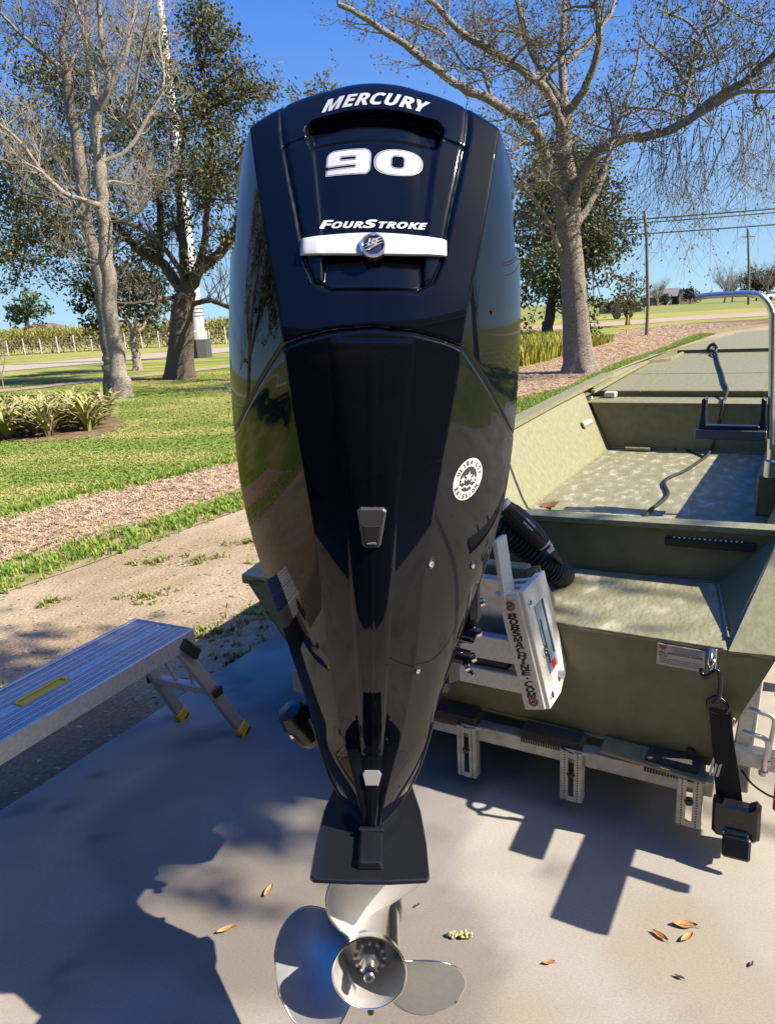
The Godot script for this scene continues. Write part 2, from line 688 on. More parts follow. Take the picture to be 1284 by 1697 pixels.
func build_ground() -> void:
	var g := MB.new()
	g.col = Color(0.20, 0.22, 0.075)
	g.quad(V(-2500, -0.06, -600), V(2500, -0.06, -600), V(2500, -0.06, 3500), V(-2500, -0.06, 3500))
	struct("ground", g, M.field)
	var l := MB.new()
	sheet(l, [Vector2(-46, -12), Vector2(40, -12)], [Vector2(-46, 82), Vector2(40, 82)], -0.04, 0.32, lawn_tint)
	struct("lawn", l, M.soil)
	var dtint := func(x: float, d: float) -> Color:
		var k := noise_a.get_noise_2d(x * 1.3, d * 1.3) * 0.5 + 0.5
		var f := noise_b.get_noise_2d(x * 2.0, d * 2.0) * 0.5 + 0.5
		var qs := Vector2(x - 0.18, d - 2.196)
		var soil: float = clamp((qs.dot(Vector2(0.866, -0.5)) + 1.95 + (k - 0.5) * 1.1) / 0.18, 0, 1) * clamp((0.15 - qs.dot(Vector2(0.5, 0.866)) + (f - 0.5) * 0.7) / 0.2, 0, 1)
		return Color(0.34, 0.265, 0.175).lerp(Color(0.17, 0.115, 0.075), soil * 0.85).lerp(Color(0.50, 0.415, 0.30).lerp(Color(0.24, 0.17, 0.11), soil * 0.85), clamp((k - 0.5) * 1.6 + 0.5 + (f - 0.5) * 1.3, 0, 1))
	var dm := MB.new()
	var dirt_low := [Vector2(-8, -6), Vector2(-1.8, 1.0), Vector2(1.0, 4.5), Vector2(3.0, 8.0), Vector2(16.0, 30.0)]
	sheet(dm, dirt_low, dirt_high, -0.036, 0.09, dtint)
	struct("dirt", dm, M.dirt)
	var gt := func(x: float, d: float) -> Color:
		var f := noise_b.get_noise_2d(x * 1.4, d * 1.4) * 0.5 + 0.5
		return Color(0.22, 0.21, 0.09).lerp(Color(0.42, 0.33, 0.21), clamp((f - 0.3) * 2.0, 0, 1))
	var g2 := MB.new()
	sheet(g2, dirt_high, straw_low, -0.032, 0.15, gt)
	struct("grass_verge", g2, M.soil)
	var st := func(x: float, d: float) -> Color:
		var f := noise_b.get_noise_2d(x * 1.7, d * 1.7) * 0.5 + 0.5
		return Color(0.28, 0.18, 0.115).lerp(Color(0.53, 0.39, 0.27), f)
	var sm := MB.new()
	sheet(sm, straw_low, straw_high, -0.028, 0.12, st)
	struct("straw_bed", sm, M.dirt)
	# the concrete drive, laid in three bays, its left edge in line with the boat
	var o := Vector2(0.18, 2.196)
	var r := Vector2(0.866, -0.5)
	var f := Vector2(0.5, 0.866)
	var bays := [[-1.25, 1.28, -7.5, 2.6], [1.288, 4.6, -7.5, 2.6], [-1.25, 1.28, 2.608, 8.2], [1.288, 4.6, 2.608, 8.2]]
	for b in bays:
		var cm := MB.new()
		var s0: float = b[0]
		var s1: float = b[1]
		var d0: float = b[2]
		var d1: float = b[3]
		var ctint := func(x: float, d: float) -> Color:
			var q := Vector2(x, d) - o
			var s := q.dot(r)
			var e := q.dot(f)
			var n1 := noise_a.get_noise_2d(x * 1.5, d * 1.5)
			var n2 := noise_b.get_noise_2d(x * 1.2, d * 1.2)
			var c := Color(0.345, 0.325, 0.285)
			c = c.lerp(Color(0.30, 0.255, 0.195), clamp(n1 * 2.2 + n2 * 1.0 - 0.15, 0, 0.7))
			c = c.lerp(Color(0.44, 0.42, 0.38), clamp(-n1 * 1.5 + n2 * 0.7 - 0.1, 0, 0.6))
			# a damp patch under the stern whose edge runs along the slab
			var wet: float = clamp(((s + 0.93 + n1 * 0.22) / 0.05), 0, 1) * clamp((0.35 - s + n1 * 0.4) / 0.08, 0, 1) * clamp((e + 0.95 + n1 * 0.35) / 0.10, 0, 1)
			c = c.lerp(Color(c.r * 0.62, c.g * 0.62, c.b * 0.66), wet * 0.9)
			c = c.lerp(Color(0.15, 0.135, 0.115), clamp((noise_a.get_noise_2d(x * 3.1 + 40.0, d * 3.1) - 0.30) * 4.0, 0, 0.45))
			var crack := absf(noise_b.get_noise_2d(x * 0.32 + 7.0, d * 0.32 - 3.0))
			c = c.lerp(Color(0.12, 0.105, 0.085), clamp((0.006 - crack) / 0.005, 0, 0.55))
			return c
		var a := o + r * s0 + f * d0
		var a2 := o + r * s1 + f * d0
		var z := o + r * s0 + f * d1
		var z2 := o + r * s1 + f * d1
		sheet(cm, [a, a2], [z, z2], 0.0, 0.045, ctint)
		cm.col = Color(0.36, 0.31, 0.24)
		for e in [[z, a], [a, a2], [a2, z2], [z2, z]]:
			var p: Vector2 = e[0]
			var q: Vector2 = e[1]
			cm.quad(V(p.x, -0.12, p.y), V(q.x, -0.12, q.y), V(q.x, 0, q.y), V(p.x, 0, p.y))
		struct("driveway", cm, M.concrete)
	var rd := MB.new()
	sheet(rd, [Vector2(10, 46.4), Vector2(14.65, 47.9), Vector2(20.3, 51.0), Vector2(26.9, 51.3), Vector2(160, 54)], [Vector2(8, 55), Vector2(17.7, 58), Vector2(24.9, 62.5), Vector2(34, 64), Vector2(160, 67)], -0.02, 1.0, func(_x, _d): return Color(1.05, 0.92, 0.82))
	var road_mat: StandardMaterial3D = M.asphalt.duplicate()
	road_mat.vertex_color_use_as_albedo = true
	struct("road", rd, road_mat)
	var r2 := MB.new()
	sheet(r2, [Vector2(-70, -16), Vector2(-16.45, 32.8), Vector2(-8.1, 40.4), Vector2(6, 53)], [Vector2(-74, -8), Vector2(-19.6, 39.2), Vector2(-10.0, 48.2), Vector2(5, 61)], -0.02, 1.0, func(_x, _d): return Color(1.0, 0.98, 0.95))
	struct("road", r2, road_mat)
	var pt := MB.new()
	sheet(pt, [Vector2(-40, 4), Vector2(-10.4, 20.9), Vector2(-5.2, 26.4), Vector2(2, 32)], [Vector2(-40.5, 5.2), Vector2(-10.9, 22.0), Vector2(-5.7, 27.5), Vector2(1.4, 33.2)], -0.02, 0.5, func(_x, _d): return Color(0.9, 0.85, 0.8))
	struct("path", pt, road_mat)
	# bark mulch beds
	var mt := func(x: float, d: float) -> Color:
		var k := noise_b.get_noise_2d(x * 1.5, d * 1.5) * 0.5 + 0.5
		return Color(0.11, 0.08, 0.055).lerp(Color(0.34, 0.25, 0.165), k)
	var bd := MB.new()
	sheet(bd, [Vector2(-8.6, 11.3), Vector2(-5.9, 11.2), Vector2(-5.03, 10.75), Vector2(-4.34, 10.85), Vector2(-4.2, 11.3)], [Vector2(-9.0, 15.5), Vector2(-7.0, 15.4), Vector2(-5.6, 14.6), Vector2(-4.4, 12.8), Vector2(-4.1, 12.0)], -0.03, 0.15, mt)
	struct("mulch_bed", bd, M.dirt)
	var b3 := MB.new()
	sheet(b3, [Vector2(15.2, 36.0), Vector2(20, 39.0), Vector2(29, 40.5)], [Vector2(13.2, 41.5), Vector2(20, 46), Vector2(31, 46)], -0.024, 0.4, mt)
	struct("mulch_bed", b3, M.dirt)


func inside_strip(lo: Array, hi: Array, q: RandomNumberGenerator, bias := 0.0) -> Vector2:
	var t := q.randf()
	return at_list(lo, t).lerp(at_list(hi, t), q.randf_range(bias, 1.0))


func tuft_mesh(blades: int, spread: float, wide: float, sd: int) -> ArrayMesh:
	var q := RandomNumberGenerator.new()
	q.seed = sd
	var mb := MB.new()
	for k in blades:
		var a := q.randf() * TAU
		var o := Vector3(cos(a * 3.1), 0, sin(a * 3.1)) * spread * 0.4 * q.randf()
		var out := Vector3(cos(a), 0, sin(a))
		var sd2 := Vector3(-out.z, 0, out.x) * wide
		var h := q.randf_range(0.6, 1.0)
		var mid := o + out * spread * 0.35 + Vector3.UP * h * 0.6
		var tip := o + out * spread * q.randf_range(0.7, 1.2) + Vector3.UP * h * q.randf_range(0.75, 1.0)
		mb.face([o - sd2, o + sd2, mid + sd2 * 0.8, mid - sd2 * 0.8])
		mb.face([mid - sd2 * 0.8, mid + sd2 * 0.8, tip])
	return mb.mesh()


func build_grass() -> void:
	var q := RandomNumberGenerator.new()
	q.seed = 101
	var tufts := tuft_mesh(7, 0.5, 0.045, 3)
	var xs := []
	var cs := PackedColorArray()
	# short lawn, thinning with distance
	for i in 90000:
		var d := 6.5 + 19.0 * pow(q.randf(), 1.3)
		var x := q.randf_range(-0.52, 0.06) * (d + 2.0) * 1.05
		var edge := lawn_edge(x)
		if d < edge or in_bed(x, d):
			continue
		var h := q.randf_range(0.014, 0.034)
		xs.append(Transform3D(Basis(Vector3.UP, q.randf() * TAU).scaled(Vector3(h * 2.4, h, h * 2.4)), V(x, -0.04, d)))
		var c := lawn_tint(x, d)
		cs.append(c * q.randf_range(0.85, 1.3))
	var o := scatter("lawn_grass", tufts, M.grass, xs, cs, self)
	o.set_meta("kind", "stuff")
	tag(o, "short mown lawn grass, green with dry yellow patches, beyond the straw strip", "grass")
	# lush strips on both sides of the straw
	xs = []
	cs = PackedColorArray()
	for i in 52000:
		var t := q.randf() * 0.72
		var a := at_list(dirt_high, t)
		var b := at_list(straw_low, t)
		if i % 5 > 2:
			a = at_list(straw_high, t)
			b = at_list(lawn_low, t)
		var k := (q.randf() + q.randf()) * 0.62 - 0.12
		var p := a.lerp(b, k) + Vector2(q.randf_range(-0.05, 0.05), q.randf_range(-0.05, 0.05))
		if noise_b.get_noise_2d(p.x * 1.1, p.y * 1.1) < -0.28 or p.length() < 2.5:
			continue
		var h := q.randf_range(0.02, 0.075)
		xs.append(Transform3D(Basis(Vector3.UP, q.randf() * TAU).scaled(Vector3(h * 1.1, h, h * 1.1)), V(p.x, -0.035, p.y)))
		cs.append(Color(0.13, 0.25, 0.022).lerp(Color(0.34, 0.33, 0.08), pow(q.randf(), 2.0)) * q.randf_range(0.8, 1.2))
	o = scatter("verge_grass", tufts, M.grass, xs, cs, self)
	o.set_meta("kind", "stuff")
	tag(o, "bright green lush grass along both edges of the straw strip", "grass")
	# dead straw lying flat
	var sb := MB.new()
	for k in 5:
		var a := q.randf() * TAU
		var dr := Vector3(cos(a), q.randf_range(0.05, 0.5), sin(a)) * q.randf_range(0.5, 1.0)
		var sd := Vector3(-dr.z, 0, dr.x).normalized() * 0.04
		var p0 := Vector3(q.randf_range(-0.3, 0.3), 0.05, q.randf_range(-0.3, 0.3))
		sb.face([p0 - sd, p0 + sd, p0 + dr + sd, p0 + dr - sd])
	xs = []
	cs = PackedColorArray()
	for i in 60000:
		var t := pow(q.randf(), 1.35) * 0.95
		var p := at_list(straw_low, t).lerp(at_list(straw_high, t), q.randf_range(-0.08, 1.05))
		var h := q.randf_range(0.022, 0.075) * (1.0 + 0.02 * p.y)
		xs.append(Transform3D(Basis(Vector3.UP, q.randf() * TAU).scaled(Vector3(h, h * 0.8, h)), V(p.x, -0.03, p.y)))
		cs.append(Color(0.60, 0.46, 0.32).lerp(Color(0.36, 0.25, 0.165), q.randf()) * q.randf_range(0.8, 1.15))
	o = scatter("straw", sb.mesh(), M.straw, xs, cs, self)
	o.set_meta("kind", "stuff")
	tag(o, "dry pinkish tan straw raked into a strip between two bands of grass", "straw")
	# weeds and pebbles on the bare dirt
	xs = []
	cs = PackedColorArray()
	for spot in [Vector3(-0.92, 3.52, 0.16), Vector3(-0.66, 3.75, 0.14), Vector3(-2.2, 3.35, 0.12), Vector3(-1.75, 2.95, 0.12), Vector3(-1.35, 3.0, 0.07), Vector3(-1.45, 4.1, 0.10), Vector3(-1.28, 4.75, 0.09), Vector3(-2.0, 4.1, 0.06), Vector3(-0.75, 3.22, 0.07), Vector3(-1.0, 5.1, 0.09), Vector3(-0.8, 4.6, 0.06), Vector3(-1.6, 4.75, 0.09), Vector3(-1.95, 2.7, 0.08)]:
		for i in int(620 * spot.z):
			var a := q.randf() * TAU
			var rr: float = spot.z * pow(q.randf(), 0.8) * 1.5 * (1.0 + 0.6 * sin(a * 3.0 + spot.x * 9.0))
			var h := q.randf_range(0.015, 0.05)
			xs.append(Transform3D(Basis(Vector3.UP, q.randf() * TAU).scaled(Vector3(h * 1.6, h, h * 1.6)), V(spot.x + cos(a) * rr, -0.036, spot.y + sin(a) * rr * 0.7)))
			cs.append(Color(0.14, 0.20, 0.04).lerp(Color(0.35, 0.33, 0.12), q.randf()))
	o = scatter("weeds", tufts, M.grass, xs, cs, self)
	o.set_meta("kind", "stuff")
	tag(o, "small green weeds sprouting in the bare dirt beside the drive", "weeds")
	xs = []
	cs = PackedColorArray()
	for i in 4500:
		var t := pow(q.randf(), 1.2) * 0.4
		var p := at_list(dirt_high, t).lerp(Vector2(-1.6 + t * 8.0, 1.2 + t * 9.0), q.randf())
		var h := q.randf_range(0.002, 0.009)
		xs.append(Transform3D(Basis.from_euler(Vector3(q.randf(), q.randf() * 6.0, q.randf())).scaled(Vector3(h * q.randf_range(1, 2.4), h * 0.7, h)), V(p.x, -0.036 + h * 0.2, p.y)))
		cs.append(Color(0.24, 0.16, 0.10).lerp(Color(0.46, 0.38, 0.28), q.randf()) * q.randf_range(0.5, 1.1))
	var pb := MB.new()
	pb.lathe([Vector2(0, -1), Vector2(0.8, -0.6), Vector2(1, 0), Vector2(0.7, 0.7), Vector2(0, 1)], 6)
	o = scatter("dirt_crumbs", pb.mesh(), M.straw, xs, cs, self)
	o.set_meta("kind", "stuff")
	tag(o, "crumbs of soil and small pebbles strewn over the bare dirt", "pebbles")
	xs = []
	cs = PackedColorArray()
	for i in 900:
		var t := q.randf() * 0.4
		var p := at_list(dirt_high, t).lerp(Vector2(-1.6 + t * 8.0, 1.2 + t * 9.0), q.randf())
		var h := q.randf_range(0.012, 0.04)
		xs.append(Transform3D(Basis.from_euler(Vector3(q.randf_range(-0.3, 0.3), q.randf() * 6.0, q.randf_range(-0.4, 0.4))).scaled(Vector3(h, h, h)), V(p.x, -0.032, p.y)))
		cs.append(Color(0.26, 0.15, 0.08).lerp(Color(0.45, 0.36, 0.24), q.randf()) * q.randf_range(0.6, 1.1))
	o = scatter("leaf_litter", leaf_mesh(0.24), M.straw, xs, cs, self)
	o.set_meta("kind", "stuff")
	tag(o, "small dry leaf scraps lying about on the bare dirt", "leaves")
	# tall yellow grass at the foot of the right hand tree
	xs = []
	cs = PackedColorArray()
	for i in 7000:
		var p := Vector2(q.randf_range(3.2, 9.5), q.randf_range(19.0, 29.0))
		if p.x > 3.0 + (p.y - 18.0) * 0.55 or p.y < 19.5 and q.randf() < 0.5:
			continue
		var h := q.randf_range(0.3, 0.85) * clampf(1.25 - absf(p.x - 4.2) * 0.14, 0.4, 1.0)
		xs.append(Transform3D(Basis(Vector3.UP, q.randf() * TAU).scaled(Vector3(h * 0.45, h, h * 0.45)), V(p.x, -0.04, p.y)))
		cs.append(Color(0.22, 0.26, 0.02).lerp(Color(0.42, 0.37, 0.05), q.randf()) * q.randf_range(0.7, 1.15))
	o = scatter("tall_grass", tufts, M.grass, xs, cs, self)
	o.set_meta("kind", "stuff")
	tag(o, "tall yellow green grass growing behind the grey tree trunk", "grass")


func lawn_edge(x: float) -> float:
	for i in lawn_low.size() - 1:
		var a: Vector2 = lawn_low[i]
		var b: Vector2 = lawn_low[i + 1]
		if x >= a.x and x <= b.x:
			return lerpf(a.y, b.y, (x - a.x) / (b.x - a.x))
	return 3.0 if x < -7 else 50.0


func in_bed(x: float, d: float) -> bool:
	return x > -9.0 and x < -4.25 and d > 11.0 and d < 15.2 and d < 11.0 + (-4.0 - x) * 3.2


func leaf_mesh(w: float) -> ArrayMesh:  # a folded pointed leaf, one unit long
	var mb := MB.new()
	var a := Vector3(0, 0, 0)
	var t := Vector3(0, 0.1, 1)
	var m := Vector3(0, -0.05, 0.5)
	var l := Vector3(-w, 0.08, 0.45)
	var r := Vector3(w, 0.08, 0.45)
	mb.face([a, m, l]); mb.face([l, m, t]); mb.face([a, r, m]); mb.face([m, r, t])
	return mb.mesh()


func twig(mb: MB, p: Vector3, dir: Vector3, ln: float, r: float, depth: int, q: RandomNumberGenerator, ends: Array, droop := 0.0, wild := 0.5) -> void:
	var pts := [p]
	var d := dir.normalized()
	var seg := 3
	for i in seg:
		d = (d + Vector3(q.randf_range(-1, 1), q.randf_range(-1, 1), q.randf_range(-1, 1)) * wild * 0.45 + Vector3.UP * (0.12 - droop)).normalized()
		pts.append(pts[-1] + d * ln / seg)
	var radii := []
	for i in seg + 1:
		radii.append(r * (1.0 - 0.7 * i / seg))
	mb.tube(pts, radii, 4 if r > 0.012 else 3, false)
	for i in range(1, seg + 1):
		ends.append([pts[i], d])
	if depth > 0:
		for k in 3:
			var i := q.randi_range(1, seg)
			var sd := Vector3(q.randf_range(-1, 1), q.randf_range(-0.6, 1), q.randf_range(-1, 1)).normalized()
			twig(mb, pts[i], (d * 0.75 + sd * 0.8).normalized(), ln * q.randf_range(0.5, 0.75), r * 0.55, depth - 1, q, ends, droop, wild)


func make_tree(called: String, label: String, limbs: Array, clumps: Array, bark: Material, look: Dictionary) -> Node3D:
	var q := RandomNumberGenerator.new()
	q.seed = look.get("seed", 1)
	var base: Vector3 = limbs[0][2][0]
	var t := thing(called, label, look.get("category", "tree"), base, look.get("group", ""))
	var trunk := MB.new()
	var br := MB.new()
	var ends := []
	var nodes := []
	for li in limbs.size():
		var l: Array = limbs[li]
		var raw := []
		for p in l[2]:
			raw.append(p - base)
		var pts := smooth(raw, 5)
		var radii := []
		var r0: float = l[0]
		var r1: float = l[1]
		for i in pts.size():
			var k := float(i) / (pts.size() - 1)
			if li > 0 or r0 < 0.3:
				pts[i] += Vector3(q.randf_range(-1, 1), q.randf_range(-1, 1), q.randf_range(-1, 1)) * r0 * 0.16 * (1.0 if i > 0 else 0.0)
			var r := lerpf(r0, r1, k)
			if li == 0:
				var h: float = pts[i].y
				r *= 1.0 + look.get("flare", 0.5) * exp(-h / (r0 * 1.3))
				r *= 1.0 + 0.012 * sin(i * 2.1)
			radii.append(r)
		if li == 0:
			pts[0].y -= 0.15
			flared_trunk(trunk, pts, radii, q)
		else:
			br.tube(pts, radii, 9 if r0 > 0.06 else 6)
		for i in range(pts.size() / 4 if li > 0 else pts.size() - 2, pts.size()):
			nodes.append([pts[i], radii[i], (pts[i] - pts[max(i - 1, 0)]).normalized()])
	# bare twigs along the limbs
	var per: int = look.get("twigs", 0)
	for k in per:
		var nd: Array = nodes[q.randi() % nodes.size()]
		var sd := Vector3(q.randf_range(-1, 1), q.randf_range(-0.5, 1.0), q.randf_range(-1, 1)).normalized()
		twig(br, nd[0], (nd[2] * 0.5 + sd).normalized(), look.get("twig_len", 1.0) * q.randf_range(0.5, 1.2), min(float(nd[1]) * 0.5, look.get("twig_r", 0.02)), look.get("depth", 2), q, ends, look.get("droop", 0.0), look.get("wild", 0.5))
	# hanging sprays
	for h in look.get("hang", []):
		var p: Vector3 = h[0] - base
		for k in int(h[2]):
			var e := []
			twig(br, p + Vector3(q.randf_range(-1, 1), q.randf_range(-0.3, 0.3), q.randf_range(-1, 1)) * float(h[1]) * 0.35, Vector3(q.randf_range(-0.35, 0.35), -1, q.randf_range(-0.35, 0.35)), float(h[1]) * q.randf_range(0.5, 1.0), 0.011, 2, q, e, 0.35, 0.6)
			for x in e:
				if q.randf() < 0.18:
					ends.append(x)
	# leafy clumps, each joined to the nearest limb
	var xs := []
	var cs := PackedColorArray()
	var c0: Color = look.get("dark", Color(0.04, 0.06, 0.02))
	var c1: Color = look.get("light", Color(0.12, 0.14, 0.04))
	var size: float = look.get("leaf", 0.12)
	for c in clumps:
		var ctr: Vector3 = c[0] - base
		var rad: float = c[1]
		var best: Array = nodes[0]
		for nd in nodes:
			if ctr.distance_to(nd[0]) < ctr.distance_to(best[0]):
				best = nd
		var a: Vector3 = best[0]
		var mid := a.lerp(ctr, 0.5) + Vector3(q.randf_range(-1, 1), q.randf_range(-0.2, 0.6), q.randf_range(-1, 1)) * rad * 0.3
		br.tube(smooth([a, mid, ctr], 4), [min(float(best[1]) * 0.6, 0.045), 0.035, 0.03, 0.028, 0.026, 0.022, 0.02, 0.016, 0.012], 5)
		var es := []
		for k in int(look.get("clump_twigs", 9)):
			var d := Vector3(q.randf_range(-1, 1), q.randf_range(-0.7, 1.0), q.randf_range(-1, 1)).normalized()
			twig(br, ctr.lerp(a, q.randf() * 0.4), d, rad * q.randf_range(0.7, 1.15), 0.014, 1, q, es, look.get("droop", 0.0))
		var tone := q.randf_range(0.75, 1.25)
		for k in int(look.get("leaves", 500) * rad * rad):
			var e: Array = es[q.randi() % es.size()]
			var p: Vector3 = e[0] + Vector3(q.randfn(), q.randfn() * 0.8, q.randfn()) * rad * look.get("loose", 0.16)
			var s := size * q.randf_range(0.6, 1.25)
			xs.append(Transform3D(Basis.from_euler(Vector3(q.randf_range(-1.2, 1.2), q.randf() * TAU, q.randf_range(-1.2, 1.2))).scaled(Vector3(s, s, s)), p))
			cs.append(c0.lerp(c1, pow(q.randf(), 1.6)) * tone)
	if look.has("end_leaves"):
		for e in ends:
			for k in int(look.end_leaves):
				var s := size * q.randf_range(0.5, 1.1)
				xs.append(Transform3D(Basis.from_euler(Vector3(q.randf_range(-1.5, 1.5), q.randf() * TAU, q.randf_range(-1.5, 1.5))).scaled(Vector3(s, s, s)), e[0] + Vector3(q.randfn(), q.randfn(), q.randfn()) * 0.07))
				cs.append(c0.lerp(c1, q.randf()))
	part("trunk", trunk, bark, t)
	part("branches", br, bark, t)
	if xs.size():
		scatter("crown", leaf_mesh(look.get("leaf_w", 0.22)), M.leaf, xs, cs, t).set_meta("kind", "stuff")
	return t


func flared_trunk(mb: MB, pts: Array, radii: Array, q: RandomNumberGenerator) -> void:  # a trunk with buttress roots and uneven bark
	var seg := 28
	var ph := q.randf() * 6.0
	var rows := []
	for i in pts.size():
		var r: float = radii[i]
		var h: float = max(pts[i].y, 0.0)
		for k in seg + 1:
			var an := TAU * k / seg
			var rr := r * (1.0 + 0.30 * exp(-h / 0.22) * sin(an * 5.0 + ph) * 0.5 + 0.03 * sin(an * 3.0 + i * 0.25 + ph) + 0.025 * sin(an * 11.0 + i * 0.2))
			rows.append(pts[i] + Vector3(cos(an), 0, -sin(an)) * rr)
	mb.grid(rows, pts.size(), seg + 1)


func build_trees() -> void:
	var right_limbs := [
		[0.310, 0.227, [Vector3(4.55, -0.00, -17.05), Vector3(4.50, 0.47, -17.05), Vector3(4.44, 1.27, -17.05), Vector3(4.35, 2.30, -17.05), Vector3(4.25, 3.06, -17.05), Vector3(4.20, 3.55, -17.05)]],
		[0.146, 0.042, [Vector3(4.25, 3.00, -17.05), Vector3(3.99, 3.65, -16.83), Vector3(3.75, 4.16, -16.61), Vector3(3.54, 4.64, -16.38), Vector3(3.26, 4.97, -16.16), Vector3(2.49, 5.35, -15.94), Vector3(1.69, 5.71, -15.72), Vector3(0.93, 6.20, -15.49), Vector3(0.25, 6.59, -15.27), Vector3(-0.37, 6.87, -15.05)]],
		[0.198, 0.134, [Vector3(4.31, 3.27, -17.05), Vector3(4.28, 4.04, -17.12), Vector3(4.20, 4.67, -17.20), Vector3(4.24, 5.30, -17.28), Vector3(4.17, 5.62, -17.35)]],
		[0.112, 0.042, [Vector3(4.10, 5.03, -17.05), Vector3(3.94, 5.27, -16.80), Vector3(3.60, 5.73, -16.55), Vector3(2.92, 6.14, -16.30), Vector3(2.05, 6.53, -16.05), Vector3(1.44, 7.00, -15.80), Vector3(1.07, 7.32, -15.55)]],
		[0.103, 0.042, [Vector3(4.19, 5.60, -17.35), Vector3(3.86, 6.34, -17.78), Vector3(3.61, 7.09, -18.20), Vector3(3.50, 8.02, -18.63), Vector3(3.48, 8.64, -19.05)]],
		[0.095, 0.042, [Vector3(4.22, 5.60, -17.35), Vector3(4.22, 6.24, -17.53), Vector3(4.25, 6.77, -17.70), Vector3(4.35, 7.71, -17.88), Vector3(4.41, 8.32, -18.05)]],
		[0.095, 0.042, [Vector3(4.24, 5.36, -17.25), Vector3(4.59, 5.84, -16.95), Vector3(4.74, 6.54, -16.65), Vector3(4.58, 7.15, -16.35), Vector3(4.47, 7.44, -16.05)]],
		[0.069, 0.034, [Vector3(3.94, 6.33, -17.95), Vector3(4.68, 6.77, -18.35), Vector3(5.48, 7.54, -18.75), Vector3(5.80, 8.09, -19.15), Vector3(6.07, 8.71, -19.55)]],
		[0.129, 0.042, [Vector3(4.31, 3.48, -17.05), Vector3(4.37, 3.86, -16.77), Vector3(4.62, 4.40, -16.49), Vector3(5.03, 4.61, -16.22), Vector3(5.56, 4.61, -15.94), Vector3(6.07, 4.71, -15.66), Vector3(6.59, 5.06, -15.38), Vector3(7.07, 5.33, -15.11), Vector3(7.39, 5.63, -14.83), Vector3(7.71, 5.89, -14.55)]],
		[0.060, 0.025, [Vector3(5.81, 4.64, -15.65), Vector3(6.25, 4.78, -15.25), Vector3(6.75, 5.02, -14.85), Vector3(7.25, 4.93, -14.45), Vector3(7.53, 4.91, -14.05)]],
		[0.095, 0.025, [Vector3(4.38, 3.11, -17.05), Vector3(4.61, 3.30, -17.38), Vector3(5.10, 3.97, -17.72), Vector3(5.40, 4.66, -18.05), Vector3(5.76, 5.54, -18.38), Vector3(6.14, 6.36, -18.72), Vector3(6.39, 7.30, -19.05)]],
		[0.060, 0.025, [Vector3(4.18, 2.56, -17.05), Vector3(3.94, 2.74, -16.75), Vector3(3.72, 3.12, -16.45), Vector3(3.33, 3.58, -16.15), Vector3(3.07, 3.78, -15.85), Vector3(2.80, 3.86, -15.55)]],
		[0.043, 0.017, [Vector3(6.01, 4.69, -15.45), Vector3(6.10, 5.09, -15.60), Vector3(6.27, 5.64, -15.75), Vector3(6.47, 6.29, -15.90), Vector3(6.84, 6.93, -16.05)]],
		[0.043, 0.017, [Vector3(2.47, 5.33, -15.85), Vector3(2.33, 5.93, -16.08), Vector3(2.01, 6.12, -16.32), Vector3(1.69, 6.73, -16.55)]],
		[0.039, 0.017, [Vector3(3.59, 4.63, -16.65), Vector3(3.15, 4.66, -16.12), Vector3(2.76, 4.41, -15.58), Vector3(2.38, 4.47, -15.05)]],
	]
	var right_clumps := [
		[Vector3(4.05, 6.28, -15.49), 0.76], [Vector3(5.00, 6.06, -14.96), 0.73], [Vector3(6.60, 5.73, -16.13), 0.79], [Vector3(4.42, 5.37, -15.17), 0.62],
		[Vector3(3.23, 6.10, -14.82), 0.60], [Vector3(2.70, 6.14, -16.16), 0.66], [Vector3(2.13, 7.25, -18.22), 0.59], [Vector3(1.31, 7.36, -17.75), 0.58],
		[Vector3(3.58, 5.36, -17.61), 0.58], [Vector3(5.42, 5.29, -15.44), 0.63], [Vector3(7.13, 4.86, -16.70), 0.61], [Vector3(7.20, 5.67, -15.66), 0.64],
		[Vector3(5.98, 6.10, -15.24), 0.62], [Vector3(4.50, 4.20, -14.97), 0.49], [Vector3(3.48, 3.80, -15.41), 0.50], [Vector3(4.80, 5.45, -18.26), 0.60],
		[Vector3(3.36, 4.95, -17.87), 0.51], [Vector3(8.38, 7.02, -17.78), 0.73], [Vector3(2.59, 7.41, -17.75), 0.58], [Vector3(6.66, 6.48, -15.32), 0.56],
		[Vector3(5.72, 6.69, -15.79), 0.58], [Vector3(0.54, 7.38, -17.06), 0.56], [Vector3(3.43, 5.92, -17.48), 0.57], [Vector3(5.79, 5.45, -17.97), 0.59],
		[Vector3(7.17, 5.29, -18.07), 0.59], [Vector3(7.24, 4.65, -14.90), 0.49], [Vector3(4.07, 7.18, -16.97), 0.62], [Vector3(6.95, 5.57, -17.24), 0.56],
		[Vector3(7.13, 6.04, -16.57), 0.54],
	]
